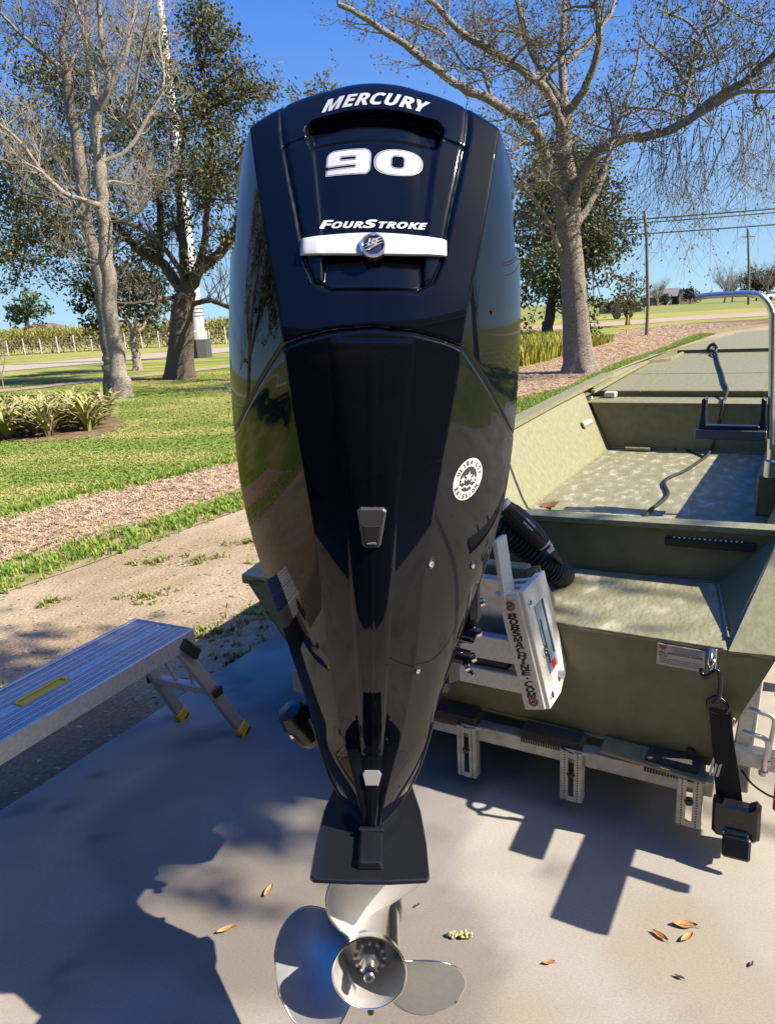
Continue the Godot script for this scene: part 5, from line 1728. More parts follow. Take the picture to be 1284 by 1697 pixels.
func build_trailer() -> void:
	var t := boat_node("boat_trailer", "aluminium boat trailer with carpeted bunks under the olive boat", "trailer")
	var mb := MB.new()
	# cross beam under the stern, C section
	var b0 := L(-0.30, 0.190, -0.03)
	var b1 := L(0.80, 0.190, -0.03)
	mb.bar(b0, b1, 0.045, 0.052, Vector3.UP, 0.003)
	part("cross_beam", mb, M.trailer, t)
	mb = MB.new()
	mb.bar(L(-0.9, 0.19, 2.4), L(1.2, 0.19, 2.4), 0.08, 0.08, Vector3.UP, 0.004)
	part("axle", mb, M.trailer, t)
	for s in [-0.62, 0.86]:
		mb = MB.new()
		mb.bar(L(s, 0.20, -0.02 if s < 0 else 0.02), L(s, 0.20, 6.5), 0.05, 0.09, Vector3.UP, 0.004)
		part("frame_rail", mb, M.trailer, t)
	mb = MB.new()
	mb.bar(L(-0.62, 0.22, 6.4), L(0.2, 0.25, 9.4), 0.05, 0.09, Vector3.UP, 0.004)
	mb.bar(L(0.86, 0.22, 6.4), L(0.2, 0.25, 9.4), 0.05, 0.09, Vector3.UP, 0.004)
	part("tongue", mb, M.trailer, t)
	mb = MB.new()
	mb.lathe([Vector2(0, 0), Vector2(0.04, 0), Vector2(0.03, 0.05), Vector2(0.03, 0.25), Vector2(0, 0.25)], 12, Transform3D(Basis(), L(0.2, 0.0, 9.3)))
	part("tongue_jack", mb, M.trailer, t)
	# bunks with ribbed carpet
	for s in [[-0.055, 0.105], [0.255, 0.44], [0.62, 0.76]]:
		mb = MB.new()
		var s0: float = s[0]
		var s1: float = s[1]
		mb.box(L((s0 + s1) * 0.5, 0.230, 2.45), Vector3(s1 - s0, 0.034, 5.02), Basis(), 0.004)
		var k := int((s1 - s0) / 0.0075)
		for i in k:
			var x := s0 + (i + 0.5) * (s1 - s0) / k
			mb.tube([L(x, 0.246, -0.061), L(x, 0.206, -0.063)], [0.0032], 5)
		part("bunk", mb, M.carpet, t)
	# slotted perforated brackets
	for s in [[0.077, 0.036, 0.218], [0.415, 0.050, 0.218], [0.745, 0.070, 0.218]]:
		var w := 0.062
		var lo: float = s[1]
		var hi: float = s[2]
		mb = MB.new()
		var z := -0.072
		var x0: float = s[0] - w / 2
		var x1: float = s[0] + w / 2
		var slot := 0.0085
		# face plate left and right of the slot, with bridging pieces
		for sd in [-1.0, 1.0]:
			var a: float = s[0] + sd * slot
			var e: float = s[0] + sd * w / 2
			mb.box(L((a + e) / 2, (lo + hi) / 2, z), Vector3(abs(e - a), hi - lo, 0.005), Basis(), 0.001)
			mb.box(L(e, (lo + hi) / 2, z + 0.015), Vector3(0.005, hi - lo, 0.03), Basis(), 0.001)
		for hh in [lo + 0.008, lo + (hi - lo) * 0.55, hi - 0.014]:
			mb.box(L(s[0], hh, z), Vector3(slot * 2.2, 0.017, 0.0045), Basis())
		var br := part("bunk_bracket", mb, M.trailer, t)
		mb = MB.new()
		var n := int((hi - lo) / 0.0085)
		for i in n:
			for sd in [-1.0, 1.0]:
				mb.box(L(s[0] + sd * 0.0195, lo + (i + 0.5) * (hi - lo) / n, z - 0.0024), Vector3(0.0042, 0.0042, 0.001), Basis())
		var holes := part("punched_holes", mb, M.black, br)
		holes.set_meta("kind", "stuff")
		mb = MB.new()
		mb.lathe([Vector2(0, 0), Vector2(0.013, 0), Vector2(0.013, 0.008), Vector2(0.008, 0.009), Vector2(0.008, 0.016), Vector2(0, 0.016)], 6, Transform3D(Basis(Vector3.RIGHT, PI / 2), L(s[0], lo + (hi - lo) * 0.55, z - 0.003 + 0.006)))
		part("bolt", mb, M.satin, br)
		mb = MB.new()
		mb.prism(PackedVector2Array([Vector2(x1 - 0.005, hi - 0.012), Vector2(x1 + 0.028, hi + 0.005), Vector2(x0 + 0.01, hi + 0.005)]), 0.0, 0.004, Transform3D(Basis(), L(0, 0, -0.066)))
		part("bracket_ear", mb, M.trailer, t)
	# right hand guide: leaning post, arm, U bolts
	mb = MB.new()
	plate(mb, [L(0.836, 0.13, 0.0), L(0.864, 0.135, 0.0), L(0.897, 0.565, 0.02), L(0.862, 0.555, 0.02), L(0.848, 0.35, 0.01)], Vector3(0.0, 0.0, -0.06))
	part("guide_post", mb, M.alu_white, t)
	mb = MB.new()
	mb.bar(L(0.815, 0.295, -0.01), L(1.15, 0.255, 0.05), 0.045, 0.045, Vector3.UP, 0.003)
	part("side_arm", mb, M.alu_white, t)
	mb = MB.new()
	mb.bar(L(0.93, 0.47, 0.12), L(1.2, 0.45, 0.12), 0.06, 0.10, Vector3.UP, 0.01)
	part("guide_arm", mb, M.alu_white, t)
	mb = MB.new()  # the upright that carries the added side guide, well forward
	mb.bar(L(1.26, 0.19, 1.06), L(1.26, 0.585, 1.06), 0.04, 0.04, Vector3(0, 0, 1), 0.003)
	mb.bar(L(0.86, 0.19, 1.06), L(1.27, 0.19, 1.06), 0.04, 0.04, Vector3.UP, 0.003)
	part("added_guide_upright", mb, M.trailer, t)
	for k in 2:
		mb = MB.new()
		var o := Vector3(-0.010 * k, -0.062 * k, 0.012 * k)
		mb.tube(smooth([L(0.872, 0.445, -0.03) + o, L(0.90, 0.443, -0.035) + o, L(0.926, 0.438, -0.036) + o, L(0.934, 0.42, -0.036) + o, L(0.930, 0.37, -0.036) + o, L(0.925, 0.305, -0.034) + o * 0.5], 4), [0.0065], 8)
		part("u_bolt", mb, M.alu, t)
		mb = MB.new()
		mb.lathe([Vector2(0, 0), Vector2(0.012, 0), Vector2(0.012, 0.012), Vector2(0, 0.012)], 6, Transform3D(Basis(), L(0.924, 0.296, -0.034) + o * 0.5))
		part("nut", mb, M.alu, t)
	mb = MB.new()
	mb.box(L(0.985, 0.20, -0.02), Vector3(0.075, 0.075, 0.05), Basis(), 0.006)
	part("tail_light", mb, M.red, t)
	mb = MB.new()
	mb.tube(smooth([L(0.865, 0.24, 0.0), L(0.895, 0.21, -0.01), L(0.93, 0.19, -0.01), L(0.95, 0.185, -0.01)], 4), [0.003], 5)
	part("light_wire", mb, M.black, t)
	# side guide board and cross arms added out of view for their striped shadow
	mb = MB.new()
	mb.box(L(1.225, 0.60, 0.36), Vector3(0.115, 0.035, 1.40), Basis(), 0.004)
	part("added_guide_board", mb, M.carpet, t)
	for d in [-0.10, 0.14]:
		mb = MB.new()
		mb.bar(L(1.23, 0.57, d), L(1.42, 0.585, d), 0.035, 0.03, Vector3.UP, 0.003)
		part("added_guide_bracket", mb, M.trailer, t)
	for k in 3:  # stacked carpet strips on the hull's right corner
		mb = MB.new()
		mb.bar(L(0.792 + k * 0.009, 0.245, -0.06), L(0.815 + k * 0.012, 0.40, -0.02), 0.006, 0.03, Vector3(0, 0, 1), 0.001)
		part("guide_strip", mb, M.alu_white, t)
	for s in [-0.98, 1.20]:
		mb = MB.new()
		mb.lathe([Vector2(0.19, -0.10), Vector2(0.29, -0.10), Vector2(0.315, -0.07), Vector2(0.315, 0.07), Vector2(0.29, 0.10), Vector2(0.19, 0.10)], 28, Transform3D(Basis(Vector3(0, 0, 1), PI / 2), L(s, 0.315, 2.4)))
		var tyre := part("tyre", mb, M.rubber, t)
		mb = MB.new()
		mb.lathe([Vector2(0, -0.05), Vector2(0.19, -0.08), Vector2(0.19, 0.08), Vector2(0, 0.05)], 20, Transform3D(Basis(Vector3(0, 0, 1), PI / 2), L(s, 0.315, 2.4)))
		part("rim", mb, M.trailer, tyre)
	# tie-down strap hanging from the tow eye
	t = boat_node("tie_down_strap", "black tie-down strap with a ratchet buckle hooked into the transom's tow eye", "strap")
	mb = MB.new()
	mb.tube(smooth([L(0.752, 0.545, -0.045), L(0.758, 0.530, -0.055), L(0.772, 0.534, -0.060), L(0.788, 0.552, -0.058), L(0.800, 0.54, -0.055), L(0.803, 0.50, -0.055), L(0.798, 0.468, -0.055), L(0.786, 0.452, -0.055)], 5), [0.0062], 8)
	part("hook", mb, M.satin, t)
	mb = MB.new()
	mb.tube(smooth([L(0.775, 0.462, -0.055), L(0.796, 0.476, -0.055), L(0.820, 0.458, -0.055), L(0.823, 0.436, -0.055), L(0.80, 0.428, -0.055), L(0.778, 0.438, -0.055), L(0.775, 0.462, -0.055)], 4), [0.005], 8)
	part("ring", mb, M.satin, t)
	mb = MB.new()
	var web_m := tri_mat(0.012, 0.012, 0.013, 0.9, noise_tex(0.2, 2, lin(0.6, 0.6, 0.6), lin(1, 1, 1), 91), 30.0)
	var rows := []
	var n := 14
	for i in n + 1:
		var k := float(i) / n
		var c := L(lerpf(0.804, 0.848, k), lerpf(0.445, 0.150, k), -0.056 - 0.006 * sin(k * 3.0))
		var wd := lerpf(0.026, 0.034, k)
		for j in 7:
			var f := (j - 3) / 3.0
			rows.append(c + Vector3(f * wd, 0, 0.004 * (1 - f * f) + 0.002 * sin(f * 5.0 + k * 9.0)))
	mb.grid(mirrored(rows, 7), n + 1, 7)
	part("webbing", mb, web_m, t)
	mb = MB.new()
	var body := PackedVector2Array([Vector2(-0.058, -0.045), Vector2(-0.045, -0.058), Vector2(0.045, -0.058), Vector2(0.060, -0.045), Vector2(0.060, 0.045), Vector2(0.048, 0.058), Vector2(0.030, 0.046), Vector2(-0.026, 0.046), Vector2(-0.044, 0.058), Vector2(-0.058, 0.048)])
	mb.prism(body, -0.018, 0.022, Transform3D(Basis(Vector3(0, 0, 1), 0.02), L(0.864, 0.140, -0.075)), 0.008)
	part("buckle_cover", mb, M.satin, t)
	mb = MB.new()
	mb.box(L(0.868, 0.098, -0.098), Vector3(0.062, 0.034, 0.022), Basis.from_euler(Vector3(0.25, 0, 0.02)), 0.003)
	part("ratchet", mb, M.steel, t)
	mb = MB.new()
	mb.box(L(0.872, 0.078, -0.118), Vector3(0.070, 0.060, 0.016), Basis.from_euler(Vector3(-0.35, 0, 0.03)), 0.006)
	for k in 3:
		mb.box(L(0.872, 0.062 + k * 0.011, -0.128 + k * 0.004), Vector3(0.044, 0.004, 0.006), Basis.from_euler(Vector3(-0.35, 0, 0.03)), 0.001)
	part("lever", mb, M.satin, t)
	mb = MB.new()  # a pale pressed mark on the cover
	for k in 2:
		mb.tube([L(0.842, 0.134 - k * 0.012, -0.0975), L(0.884, 0.138 - k * 0.010, -0.0975)], [0.0009], 4)
	mb.tube([L(0.846, 0.123, -0.0975), L(0.852, 0.135, -0.0975), L(0.868, 0.130, -0.0975), L(0.880, 0.137, -0.0975)], [0.0009], 4)
	part("mark", mb, M.grey_pale, t)


func build_jack_plate() -> void:
	var t := boat_node("jack_plate", "silver aluminium jack plate with a lettered decal between motor and boat", "motor bracket")
	# right side plate, leaning as the transom does
	var a := L(0.270, 0.742, -0.2)
	var b := L(0.348, 0.408, -0.2)
	var dn := (b - a).normalized()
	var rt := Vector3(dn.y * -1.0, dn.x, 0).normalized()
	var mid := (a + b) * 0.5
	var bs := Basis(rt, -dn, Vector3(0, 0, 1))
	var xf := Transform3D(bs, mid)
	var hl := a.distance_to(b) * 0.5
	var mb := MB.new()
	mb.box(mid + Vector3(0, 0, -0.009), Vector3(0.062, hl * 2, 0.018), bs, 0.003)
	part("face_plate", mb, M.alu_white, t)
	mb = MB.new()
	var side := PackedVector2Array([Vector2(-0.19, hl), Vector2(0, hl), Vector2(0, -hl), Vector2(-0.10, -hl), Vector2(-0.19, -hl * 0.75)])
	mb.prism(side, 0.0, 0.014, xf * Transform3D(Basis(Vector3(0, 0, 1), Vector3(0, 1, 0), Vector3(-1, 0, 0)), Vector3(0.045 - 0.002, 0, -0.006)) * Transform3D(Basis.from_scale(Vector3(1, 1, 1)), Vector3.ZERO), 0.002)
	part("side_plate", mb, M.alu_white, t)
	# top plate with dark slots
	mb = MB.new()
	for k in 3:
		mb.box(xf * Vector3(-0.012, hl - 0.008, -0.032 - k * 0.05), Vector3(0.075, 0.014, 0.020), bs, 0.002)
	mb.box(xf * Vector3(0.025, hl - 0.008, -0.10), Vector3(0.014, 0.014, 0.17), bs, 0.002)
	part("top_plate", mb, M.alu_white, t)
	# sliding plate that rises above it
	mb = MB.new()
	mb.bar(L(0.236, 0.89, -0.165), L(0.262, 0.70, -0.165), 0.014, 0.075, Vector3(0, 0, 1), 0.002)
	part("slider", mb, M.alu_white, t)
	mb = MB.new()
	mb.bar(L(0.215, 0.875, -0.12), L(0.246, 0.68, -0.12), 0.018, 0.06, Vector3(0, 0, 1), 0.002)
	part("slider", mb, M.black, t)
	# cross bars
	for e in [[0.462, 0.055], [0.56, 0.075]]:
		mb = MB.new()
		mb.bar(L(-0.16, e[0] - 0.012, -0.14), L(0.315, e[0] - 0.012, -0.14), 0.03, e[1], Vector3.UP, 0.003)
		part("cross_bar", mb, M.alu_white, t)
	mb = MB.new()
	mb.box(L(0.02, 0.60, -0.05), Vector3(0.42, 0.26, 0.03), Basis(), 0.004)
	part("back_plate", mb, M.alu, t)
	mb = MB.new()
	mb.box(L(-0.16, 0.57, -0.11), Vector3(0.02, 0.34, 0.16), Basis(), 0.003)
	part("side_plate", mb, M.alu_white, t)
	mb = MB.new()
	mb.box(L(0.18, 0.505, -0.11), Vector3(0.14, 0.055, 0.06), Basis(), 0.01)
	part("dark_block", mb, M.black, t)
	for s in [0.075, 0.135]:
		mb = MB.new()
		mb.lathe([Vector2(0, 0), Vector2(0.016, 0), Vector2(0.016, 0.003), Vector2(0.011, 0.003), Vector2(0.011, 0.012), Vector2(0, 0.012)], 6, Transform3D(Basis(Vector3.RIGHT, PI / 2), L(s, 0.452, -0.156)))
		part("bolt", mb, M.steel, t)
	for e in [[0.052, 0.13, -0.03, 0.010], [0.052, -0.02, -0.055, 0.017], [0.052, -0.14, -0.03, 0.010]]:
		mb = MB.new()
		mb.lathe([Vector2(0, 0), Vector2(e[3], 0), Vector2(e[3], 0.006), Vector2(e[3] * 0.55, 0.007), Vector2(e[3] * 0.5, 0.004), Vector2(0, 0.004)], 16, xf * Transform3D(Basis(Vector3(0, 0, 1), -PI / 2), Vector3(0.043, e[1], e[2])))
		part("bolt", mb, M.chrome, t)
	mb = MB.new()
	mb.tube([L(0.355, 0.47, -0.08), L(0.395, 0.468, -0.08)], [0.012], 6)
	mb.tube([L(0.365, 0.47, -0.08), L(0.372, 0.47, -0.08)], [0.018], 12)
	part("side_bolt", mb, M.alu, t)
	# printed side decal
	mb = MB.new()
	mb.box(xf * Vector3(0.0445, 0.01, -0.095), Vector3(0.001, 0.20, 0.075), bs)
	var sd := part("side_decal", mb, mat(0.16, 0.22, 0.28, 0.35), t)
	mb = MB.new()
	mb.box(xf * Vector3(0.0455, 0.03, -0.12), Vector3(0.001, 0.16, 0.012), bs)
	mb.box(xf * Vector3(0.0455, 0.0, -0.075), Vector3(0.001, 0.13, 0.008), bs)
	part("decal_stripe", mb, M.print, sd)
	mb = MB.new()
	mb.box(xf * Vector3(0.0455, -0.075, -0.10), Vector3(0.001, 0.022, 0.03), bs)
	part("decal_spot", mb, M.red, sd)
	# front decal: ring, stacked letters, ring
	mb = MB.new()
	mb.box(xf * Vector3(-0.001, -0.004, 0.0006), Vector3(0.046, hl * 2 - 0.03, 0.0012), bs, 0.0003)
	var dec := part("decal", mb, M.sticker, t)
	var word := "BOBSMACHINE.COM"
	var top := hl - 0.062
	var step := (hl * 2 - 0.108) / (word.length() - 1)
	for i in word.length():
		var cy := top - i * step
		var dot := word[i] == "."
		var wf := func(x: float, y: float) -> Array: return [xf * Vector3(x, y + cy, 0.0018), Vector3(0, 0, 1)]
		part_mesh("letter", fit_text(word[i], 0.007 if dot else (0.015 if word[i] == "I" else 0.026), 0.006 if dot else 0.0165, 0.25, wf, not dot), M.print, dec)
	for e in [hl - 0.033, -hl + 0.026]:
		mb = MB.new()
		for k in 24:
			var an := TAU * k / 24
			var bn := TAU * (k + 1) / 24
			for rr in [[0.0145, 0.0115], [0.0105, 0.007]]:
				mb.col = Color(0.16, 0.03, 0.03) if rr[0] > 0.012 else Color(0.10, 0.06, 0.06)
				mb.quad(xf * Vector3(cos(an) * rr[1], sin(an) * rr[1] + e, 0.0018), xf * Vector3(cos(an) * rr[0], sin(an) * rr[0] + e, 0.0018), xf * Vector3(cos(bn) * rr[0], sin(bn) * rr[0] + e, 0.0018), xf * Vector3(cos(bn) * rr[1], sin(bn) * rr[1] + e, 0.0018))
		mb.col = Color(0.16, 0.03, 0.03)
		mb.quad(xf * Vector3(-0.0075, e - 0.004, 0.0018), xf * Vector3(0.0035, e - 0.004, 0.0018), xf * Vector3(0.0075, e + 0.004, 0.0018), xf * Vector3(-0.0035, e + 0.004, 0.0018))
		var vm := mat(1, 1, 1, 0.5)
		vm.vertex_color_use_as_albedo = true
		part("ring", mb, vm, dec)


# cowl sections from bottom to top: height, centre setback, centre panel half width, corner half width, corner setback, side half width, side setback
var cowl_rows := [
	[0.188, -0.100, 0.010, 0.017, -0.105, 0.055, -0.200],
	[0.206, -0.100, 0.011, 0.017, -0.104, 0.066, -0.204],
	[0.235, -0.105, 0.013, 0.024, -0.107, 0.083, -0.210],
	[0.263, -0.115, 0.015, 0.031, -0.115, 0.090, -0.202],
	[0.295, -0.129, 0.018, 0.040, -0.131, 0.099, -0.194],
	[0.323, -0.125, 0.019, 0.050, -0.129, 0.104, -0.185],
	[0.362, -0.098, 0.021, 0.055, -0.110, 0.112, -0.172],
	[0.423, -0.065, 0.023, 0.065, -0.091, 0.127, -0.150],
	[0.477, -0.040, 0.025, 0.070, -0.067, 0.144, -0.145],
	[0.532, -0.020, 0.027, 0.074, -0.048, 0.161, -0.140],
	[0.583, 0.000, 0.030, 0.077, -0.030, 0.178, -0.135],
	[0.631, 0.015, 0.032, 0.082, -0.015, 0.193, -0.130],
	[0.678, 0.030, 0.034, 0.086, 0.001, 0.206, -0.125],
	[0.706, 0.036, 0.035, 0.089, 0.007, 0.214, -0.125],
	[0.749, 0.046, 0.037, 0.096, 0.018, 0.222, -0.124],
	[0.784, 0.054, 0.039, 0.101, 0.026, 0.228, -0.123],
	[0.819, 0.058, 0.043, 0.106, 0.031, 0.230, -0.123],
	[0.853, 0.062, 0.047, 0.112, 0.036, 0.233, -0.122],
	[0.886, 0.066, 0.051, 0.117, 0.041, 0.236, -0.121],
	[0.920, 0.067, 0.055, 0.122, 0.043, 0.238, -0.121],
	[0.951, 0.068, 0.058, 0.126, 0.045, 0.240, -0.120],
	[0.980, 0.066, 0.061, 0.128, 0.044, 0.240, -0.120],
	[1.021, 0.063, 0.062, 0.135, 0.041, 0.241, -0.120],
	[1.047, 0.060, 0.062, 0.140, 0.038, 0.241, -0.120],
	[1.096, 0.052, 0.063, 0.150, 0.030, 0.239, -0.120],
	[1.153, 0.043, 0.064, 0.161, 0.021, 0.237, -0.120],
	[1.198, 0.035, 0.065, 0.169, 0.013, 0.233, -0.120],
	[1.244, 0.025, 0.066, 0.178, 0.000, 0.228, -0.120],
	[1.279, 0.015, 0.066, 0.185, -0.011, 0.224, -0.120],
	[1.309, 0.005, 0.066, 0.190, -0.023, 0.219, -0.120],
	[1.331, -0.005, 0.067, 0.193, -0.034, 0.212, -0.120],
	[1.356, -0.020, 0.068, 0.196, -0.050, 0.205, -0.120],
]
var cowl_u := []  # height of each row of the cowl grid
var cowl_pts := []
var cowl_cols := 0
var cowl_mid := 0


func sst(a: float, b: float, x: float) -> float:
	return smoothstep(a, b, x)


func seg_dist(p: Vector2, a: Vector2, b: Vector2) -> float:
	return p.distance_to(Geometry2D.get_closest_point_to_segment(p, a, b))


func poly_at(poly: Array, x: float) -> float:  # y of an x-sorted polyline
	for i in poly.size() - 1:
		var a: Vector2 = poly[i]
		var b: Vector2 = poly[i + 1]
		if x <= b.x:
			return lerpf(a.y, b.y, clamp((x - a.x) / (b.x - a.x), 0, 1))
	return (poly[-1] as Vector2).y


var seam_line := [Vector2(0, 0.984), Vector2(0.06, 0.979), Vector2(0.10, 0.971), Vector2(0.131, 0.961), Vector2(0.172, 0.917), Vector2(0.224, 0.853), Vector2(0.30, 0.80), Vector2(0.5, 0.80)]
var panel_line := [Vector2(0.0, 1.038), Vector2(0.060, 1.038), Vector2(0.084, 1.052), Vector2(0.096, 1.08), Vector2(0.121, 1.21), Vector2(0.1365, 1.318), Vector2(0.140, 1.37)]


func panel_half(uu: float) -> float:
	if uu < 1.038:
		return -1.0
	for i in range(1, panel_line.size() - 1):
		var a: Vector2 = panel_line[i]
		var b: Vector2 = panel_line[i + 1]
		if uu <= b.y:
			return lerpf(a.x, b.x, clamp((uu - a.y) / (b.y - a.y), 0, 1))
	return 0.14


func cowl_depth(s: float, uu: float) -> float:  # how far the aft face is let in at this spot
	var d := 0.0
	var p := Vector2(s, uu)
	# joint between the two halves of the cowl
	if s < 0.26:
		var dy := (uu - poly_at(seam_line, s)) * (1.0 if s < 0.12 else 0.72)
		d += 0.0055 * exp(-pow(dy / 0.0026, 2.0))
		d -= 0.0012 * sst(-0.030, -0.004, dy) * (1.0 - sst(-0.004, -0.001, dy))
	# joint round the upper panel
	if uu > 1.0 and s < 0.17:
		var best := 1.0
		for i in panel_line.size() - 1:
			best = min(best, seg_dist(p, panel_line[i], panel_line[i + 1]))
		d += 0.0055 * exp(-pow(best / 0.0027, 2.0))
		if s > 0.100 and s < 0.134:
			d += 0.003 * exp(-pow((uu - 1.283) / 0.0022, 2.0))
		# let-in field under the hood
		var hw := 0.0
		if uu > 1.255:
			hw = lerpf(0.0885, 0.1005, clamp((uu - 1.255) / 0.05, 0, 1)) - 0.008 * pow(sst(1.298, 1.313, uu), 2.0)
		else:
			hw = lerpf(0.0745, 0.0885, clamp((uu - 1.125) / 0.13, 0, 1))
		var inside := 1.0 - sst(hw - 0.0028, hw + 0.0028, s)
		if uu > 1.258 and uu < 1.33:
			d += inside * (0.003 + 0.017 * sst(1.258, 1.274, uu)) * (1.0 - sst(1.3095, 1.3135, uu))
		elif uu > 1.118 and uu <= 1.258:
			d += inside * 0.003
		# handle pocket under the bar
		var hi := (1.0 - sst(0.0685, 0.0735, s)) * sst(1.041, 1.045, uu) * (1.0 - sst(1.094, 1.098, uu))
		d += hi * lerpf(0.004, 0.013, clamp((uu - 1.042) / 0.045, 0, 1)) * (1.0 - 0.25 * exp(-pow(s / 0.02, 2.0)))
	# centre moulding line
	d -= 0.0011 * exp(-pow(s / 0.0013, 2.0)) * (1.0 - sst(1.03, 1.04, uu))
	return d


func build_motor() -> void:
	var lean := deg_to_rad(3.62)
	var tl := deg_to_rad(T_TILT)
	var up := Vector3(sin(lean), cos(tl), -sin(tl)).normalized()
	var aft := Vector3(0, sin(tl), cos(tl))
	aft = (aft - up * aft.dot(up)).normalized()
	var side := up.cross(aft)
	var t := thing("outboard_motor", "big glossy black outboard motor with silver lettering and a steel propeller", "outboard motor")
	t.transform = Transform3D(Basis(side, up, aft), Vector3(-0.0684, 0.5073, -0.93))
	build_cowl(t)
	build_cowl_trim(t)
	build_lower_unit(t)
	build_propeller(t)


func build_cowl(t: Node3D) -> void:
	# resample the table evenly, then smooth it so that reflections run clean
	var n := 449
	var u0: float = cowl_rows[0][0]
	var u1: float = cowl_rows[-1][0]
	var tab := []
	var k := 0
	for i in n:
		var u := lerpf(u0, u1, float(i) / (n - 1))
		while k < cowl_rows.size() - 2 and u > cowl_rows[k + 1][0]:
			k += 1
		var f: float = clamp((u - cowl_rows[k][0]) / (cowl_rows[k + 1][0] - cowl_rows[k][0]), 0, 1)
		var row := PackedFloat32Array()
		for j in 7:
			row.append(lerpf(cowl_rows[k][j], cowl_rows[k + 1][j], f))
		tab.append(row)
	for pass_n in 3:
		var prefix := []
		var acc := PackedFloat64Array([0, 0, 0, 0, 0, 0, 0])
		prefix.append(acc.duplicate())
		for i in n:
			for j in 7:
				acc[j] += tab[i][j]
			prefix.append(acc.duplicate())
		var nt := []
		for i in n:
			var w := 13
			if i < 70:
				w = 4
			w = min(w, min(i, n - 1 - i))
			var row := PackedFloat32Array()
			for j in 7:
				row.append((prefix[i + w + 1][j] - prefix[i - w][j]) / (2 * w + 1))
			nt.append(row)
		tab = nt
	# columns of the half section
	var c1 := 9
	var c2 := 36
	var c3 := 64
	var c4 := 14
	cowl_mid = c1 + c2 + c3 + c4
	cowl_cols = cowl_mid * 2 + 1
	var pts := []
	var rowinfo := []
	for i in n:
		var r: PackedFloat32Array = tab[i]
		var uu: float = r[0]
		cowl_u.append(uu)
		var w := sst(1.15, 1.34, uu)
		var step := (u1 - u0) / (n - 1)
		var xk: float = max(0.0, i - 1.84 * r[3] * r[3] * w / step)
		var xs: float = max(0.0, i - 0.074 * w / step)
		r = PackedFloat32Array([r[0], r[1], r[2], tab_at(tab, xk, 3), tab_at(tab, xk, 4), tab_at(tab, xs, 5), tab_at(tab, xs, 6)])
		var half := []
		var front: float = lerpf(-0.44, -0.76, sst(0.2, 0.7, uu))
		for j in cowl_mid + 1:
			var s := 0.0
			var a := 0.0
			var inw := 0.0
			if j <= c1:
				s = r[2] * j / c1
				a = r[1] - 0.004 * pow(float(j) / c1, 3.0)
			elif j <= c1 + c2:
				var q := float(j - c1) / c2
				s = lerpf(r[2], r[3], q)
				a = lerpf(r[1] - 0.004, r[4], q) + 0.004 * q * (1 - q)
			elif j <= c1 + c2 + c3:
				var q := float(j - c1 - c2) / c3
				var p1 := Vector2(r[3] + (r[5] - r[3]) * 0.72, r[4] - (r[4] - r[6]) * 0.56)
				var v := Vector2(r[3], r[4]).lerp(p1, q).lerp(p1.lerp(Vector2(r[5], r[6]), q), q)
				s = v.x
				a = v.y
				# two hollow scoops in the upper flanks
				inw = 0.014 * exp(-pow((uu - 1.262) / 0.030, 4.0)) * exp(-pow((q - 0.95 + (uu - 1.262) * 2.0) / 0.20, 4.0))
				inw += 0.013 * exp(-pow((uu - 1.185) / 0.036, 4.0)) * exp(-pow((q - 0.88 + (uu - 1.185) * 1.2) / 0.13, 4.0))
			else:
				var q := float(j - c1 - c2 - c3) / c4
				var b0 := Vector2(r[5], r[6])
				var b1 := Vector2(r[5] * 1.0, front * 0.98)
				var b2 := Vector2(r[5] * 0.45, front)
				var v := b0.lerp(b1, q).lerp(b1.lerp(b2, q), q)
				s = v.x
				a = v.y
				inw = 0.014 * exp(-pow((uu - 1.262) / 0.030, 4.0)) * exp(-pow((q + 0.05) / 0.12, 4.0))
			var d := cowl_depth(s, uu) if j <= c1 + c2 + c3 else 0.0
			if uu < 0.972 and uu > 0.30 and s < 0.1:
				d -= 0.0016 * (1.0 - sst(r[2] - 0.0016, r[2] + 0.0016, s)) * (1.0 - sst(0.960, 0.972, uu))
			half.append(Vector3(s - inw, uu - min(1.84 * s * s, 0.074) * w, a - d))
		var full := []
		for j in range(cowl_mid, 0, -1):
			var p: Vector3 = half[j]
			full.append(Vector3(-p.x, p.y, p.z))
		full.append_array(half)
		pts.append_array(full)
	# rounded lid
	var top := pts.slice((n - 1) * cowl_cols)
	for e in [[0.985, 0.007], [0.955, 0.0125], [0.90, 0.017], [0.75, 0.021], [0.45, 0.025], [0.0, 0.027]]:
		for p in top:
			pts.append(Vector3(p.x * e[0], p.y + e[1], -0.3 + (p.z + 0.3) * e[0]))
	var rows := n + 6
	cowl_pts = pts
	# normals over the whole, then sort the faces into the three mouldings
	var nm := PackedVector3Array()
	nm.resize(pts.size())
	for i in rows:
		for j in cowl_cols:
			var a: Vector3 = pts[i * cowl_cols + min(j + 1, cowl_cols - 1)] - pts[i * cowl_cols + max(j - 1, 0)]
			var b: Vector3 = pts[min(i + 1, rows - 1) * cowl_cols + j] - pts[max(i - 1, 0) * cowl_cols + j]
			nm[i * cowl_cols + j] = a.cross(b).normalized()
	var out := [MB.new(), MB.new(), MB.new()]
	var maps := [{}, {}, {}]
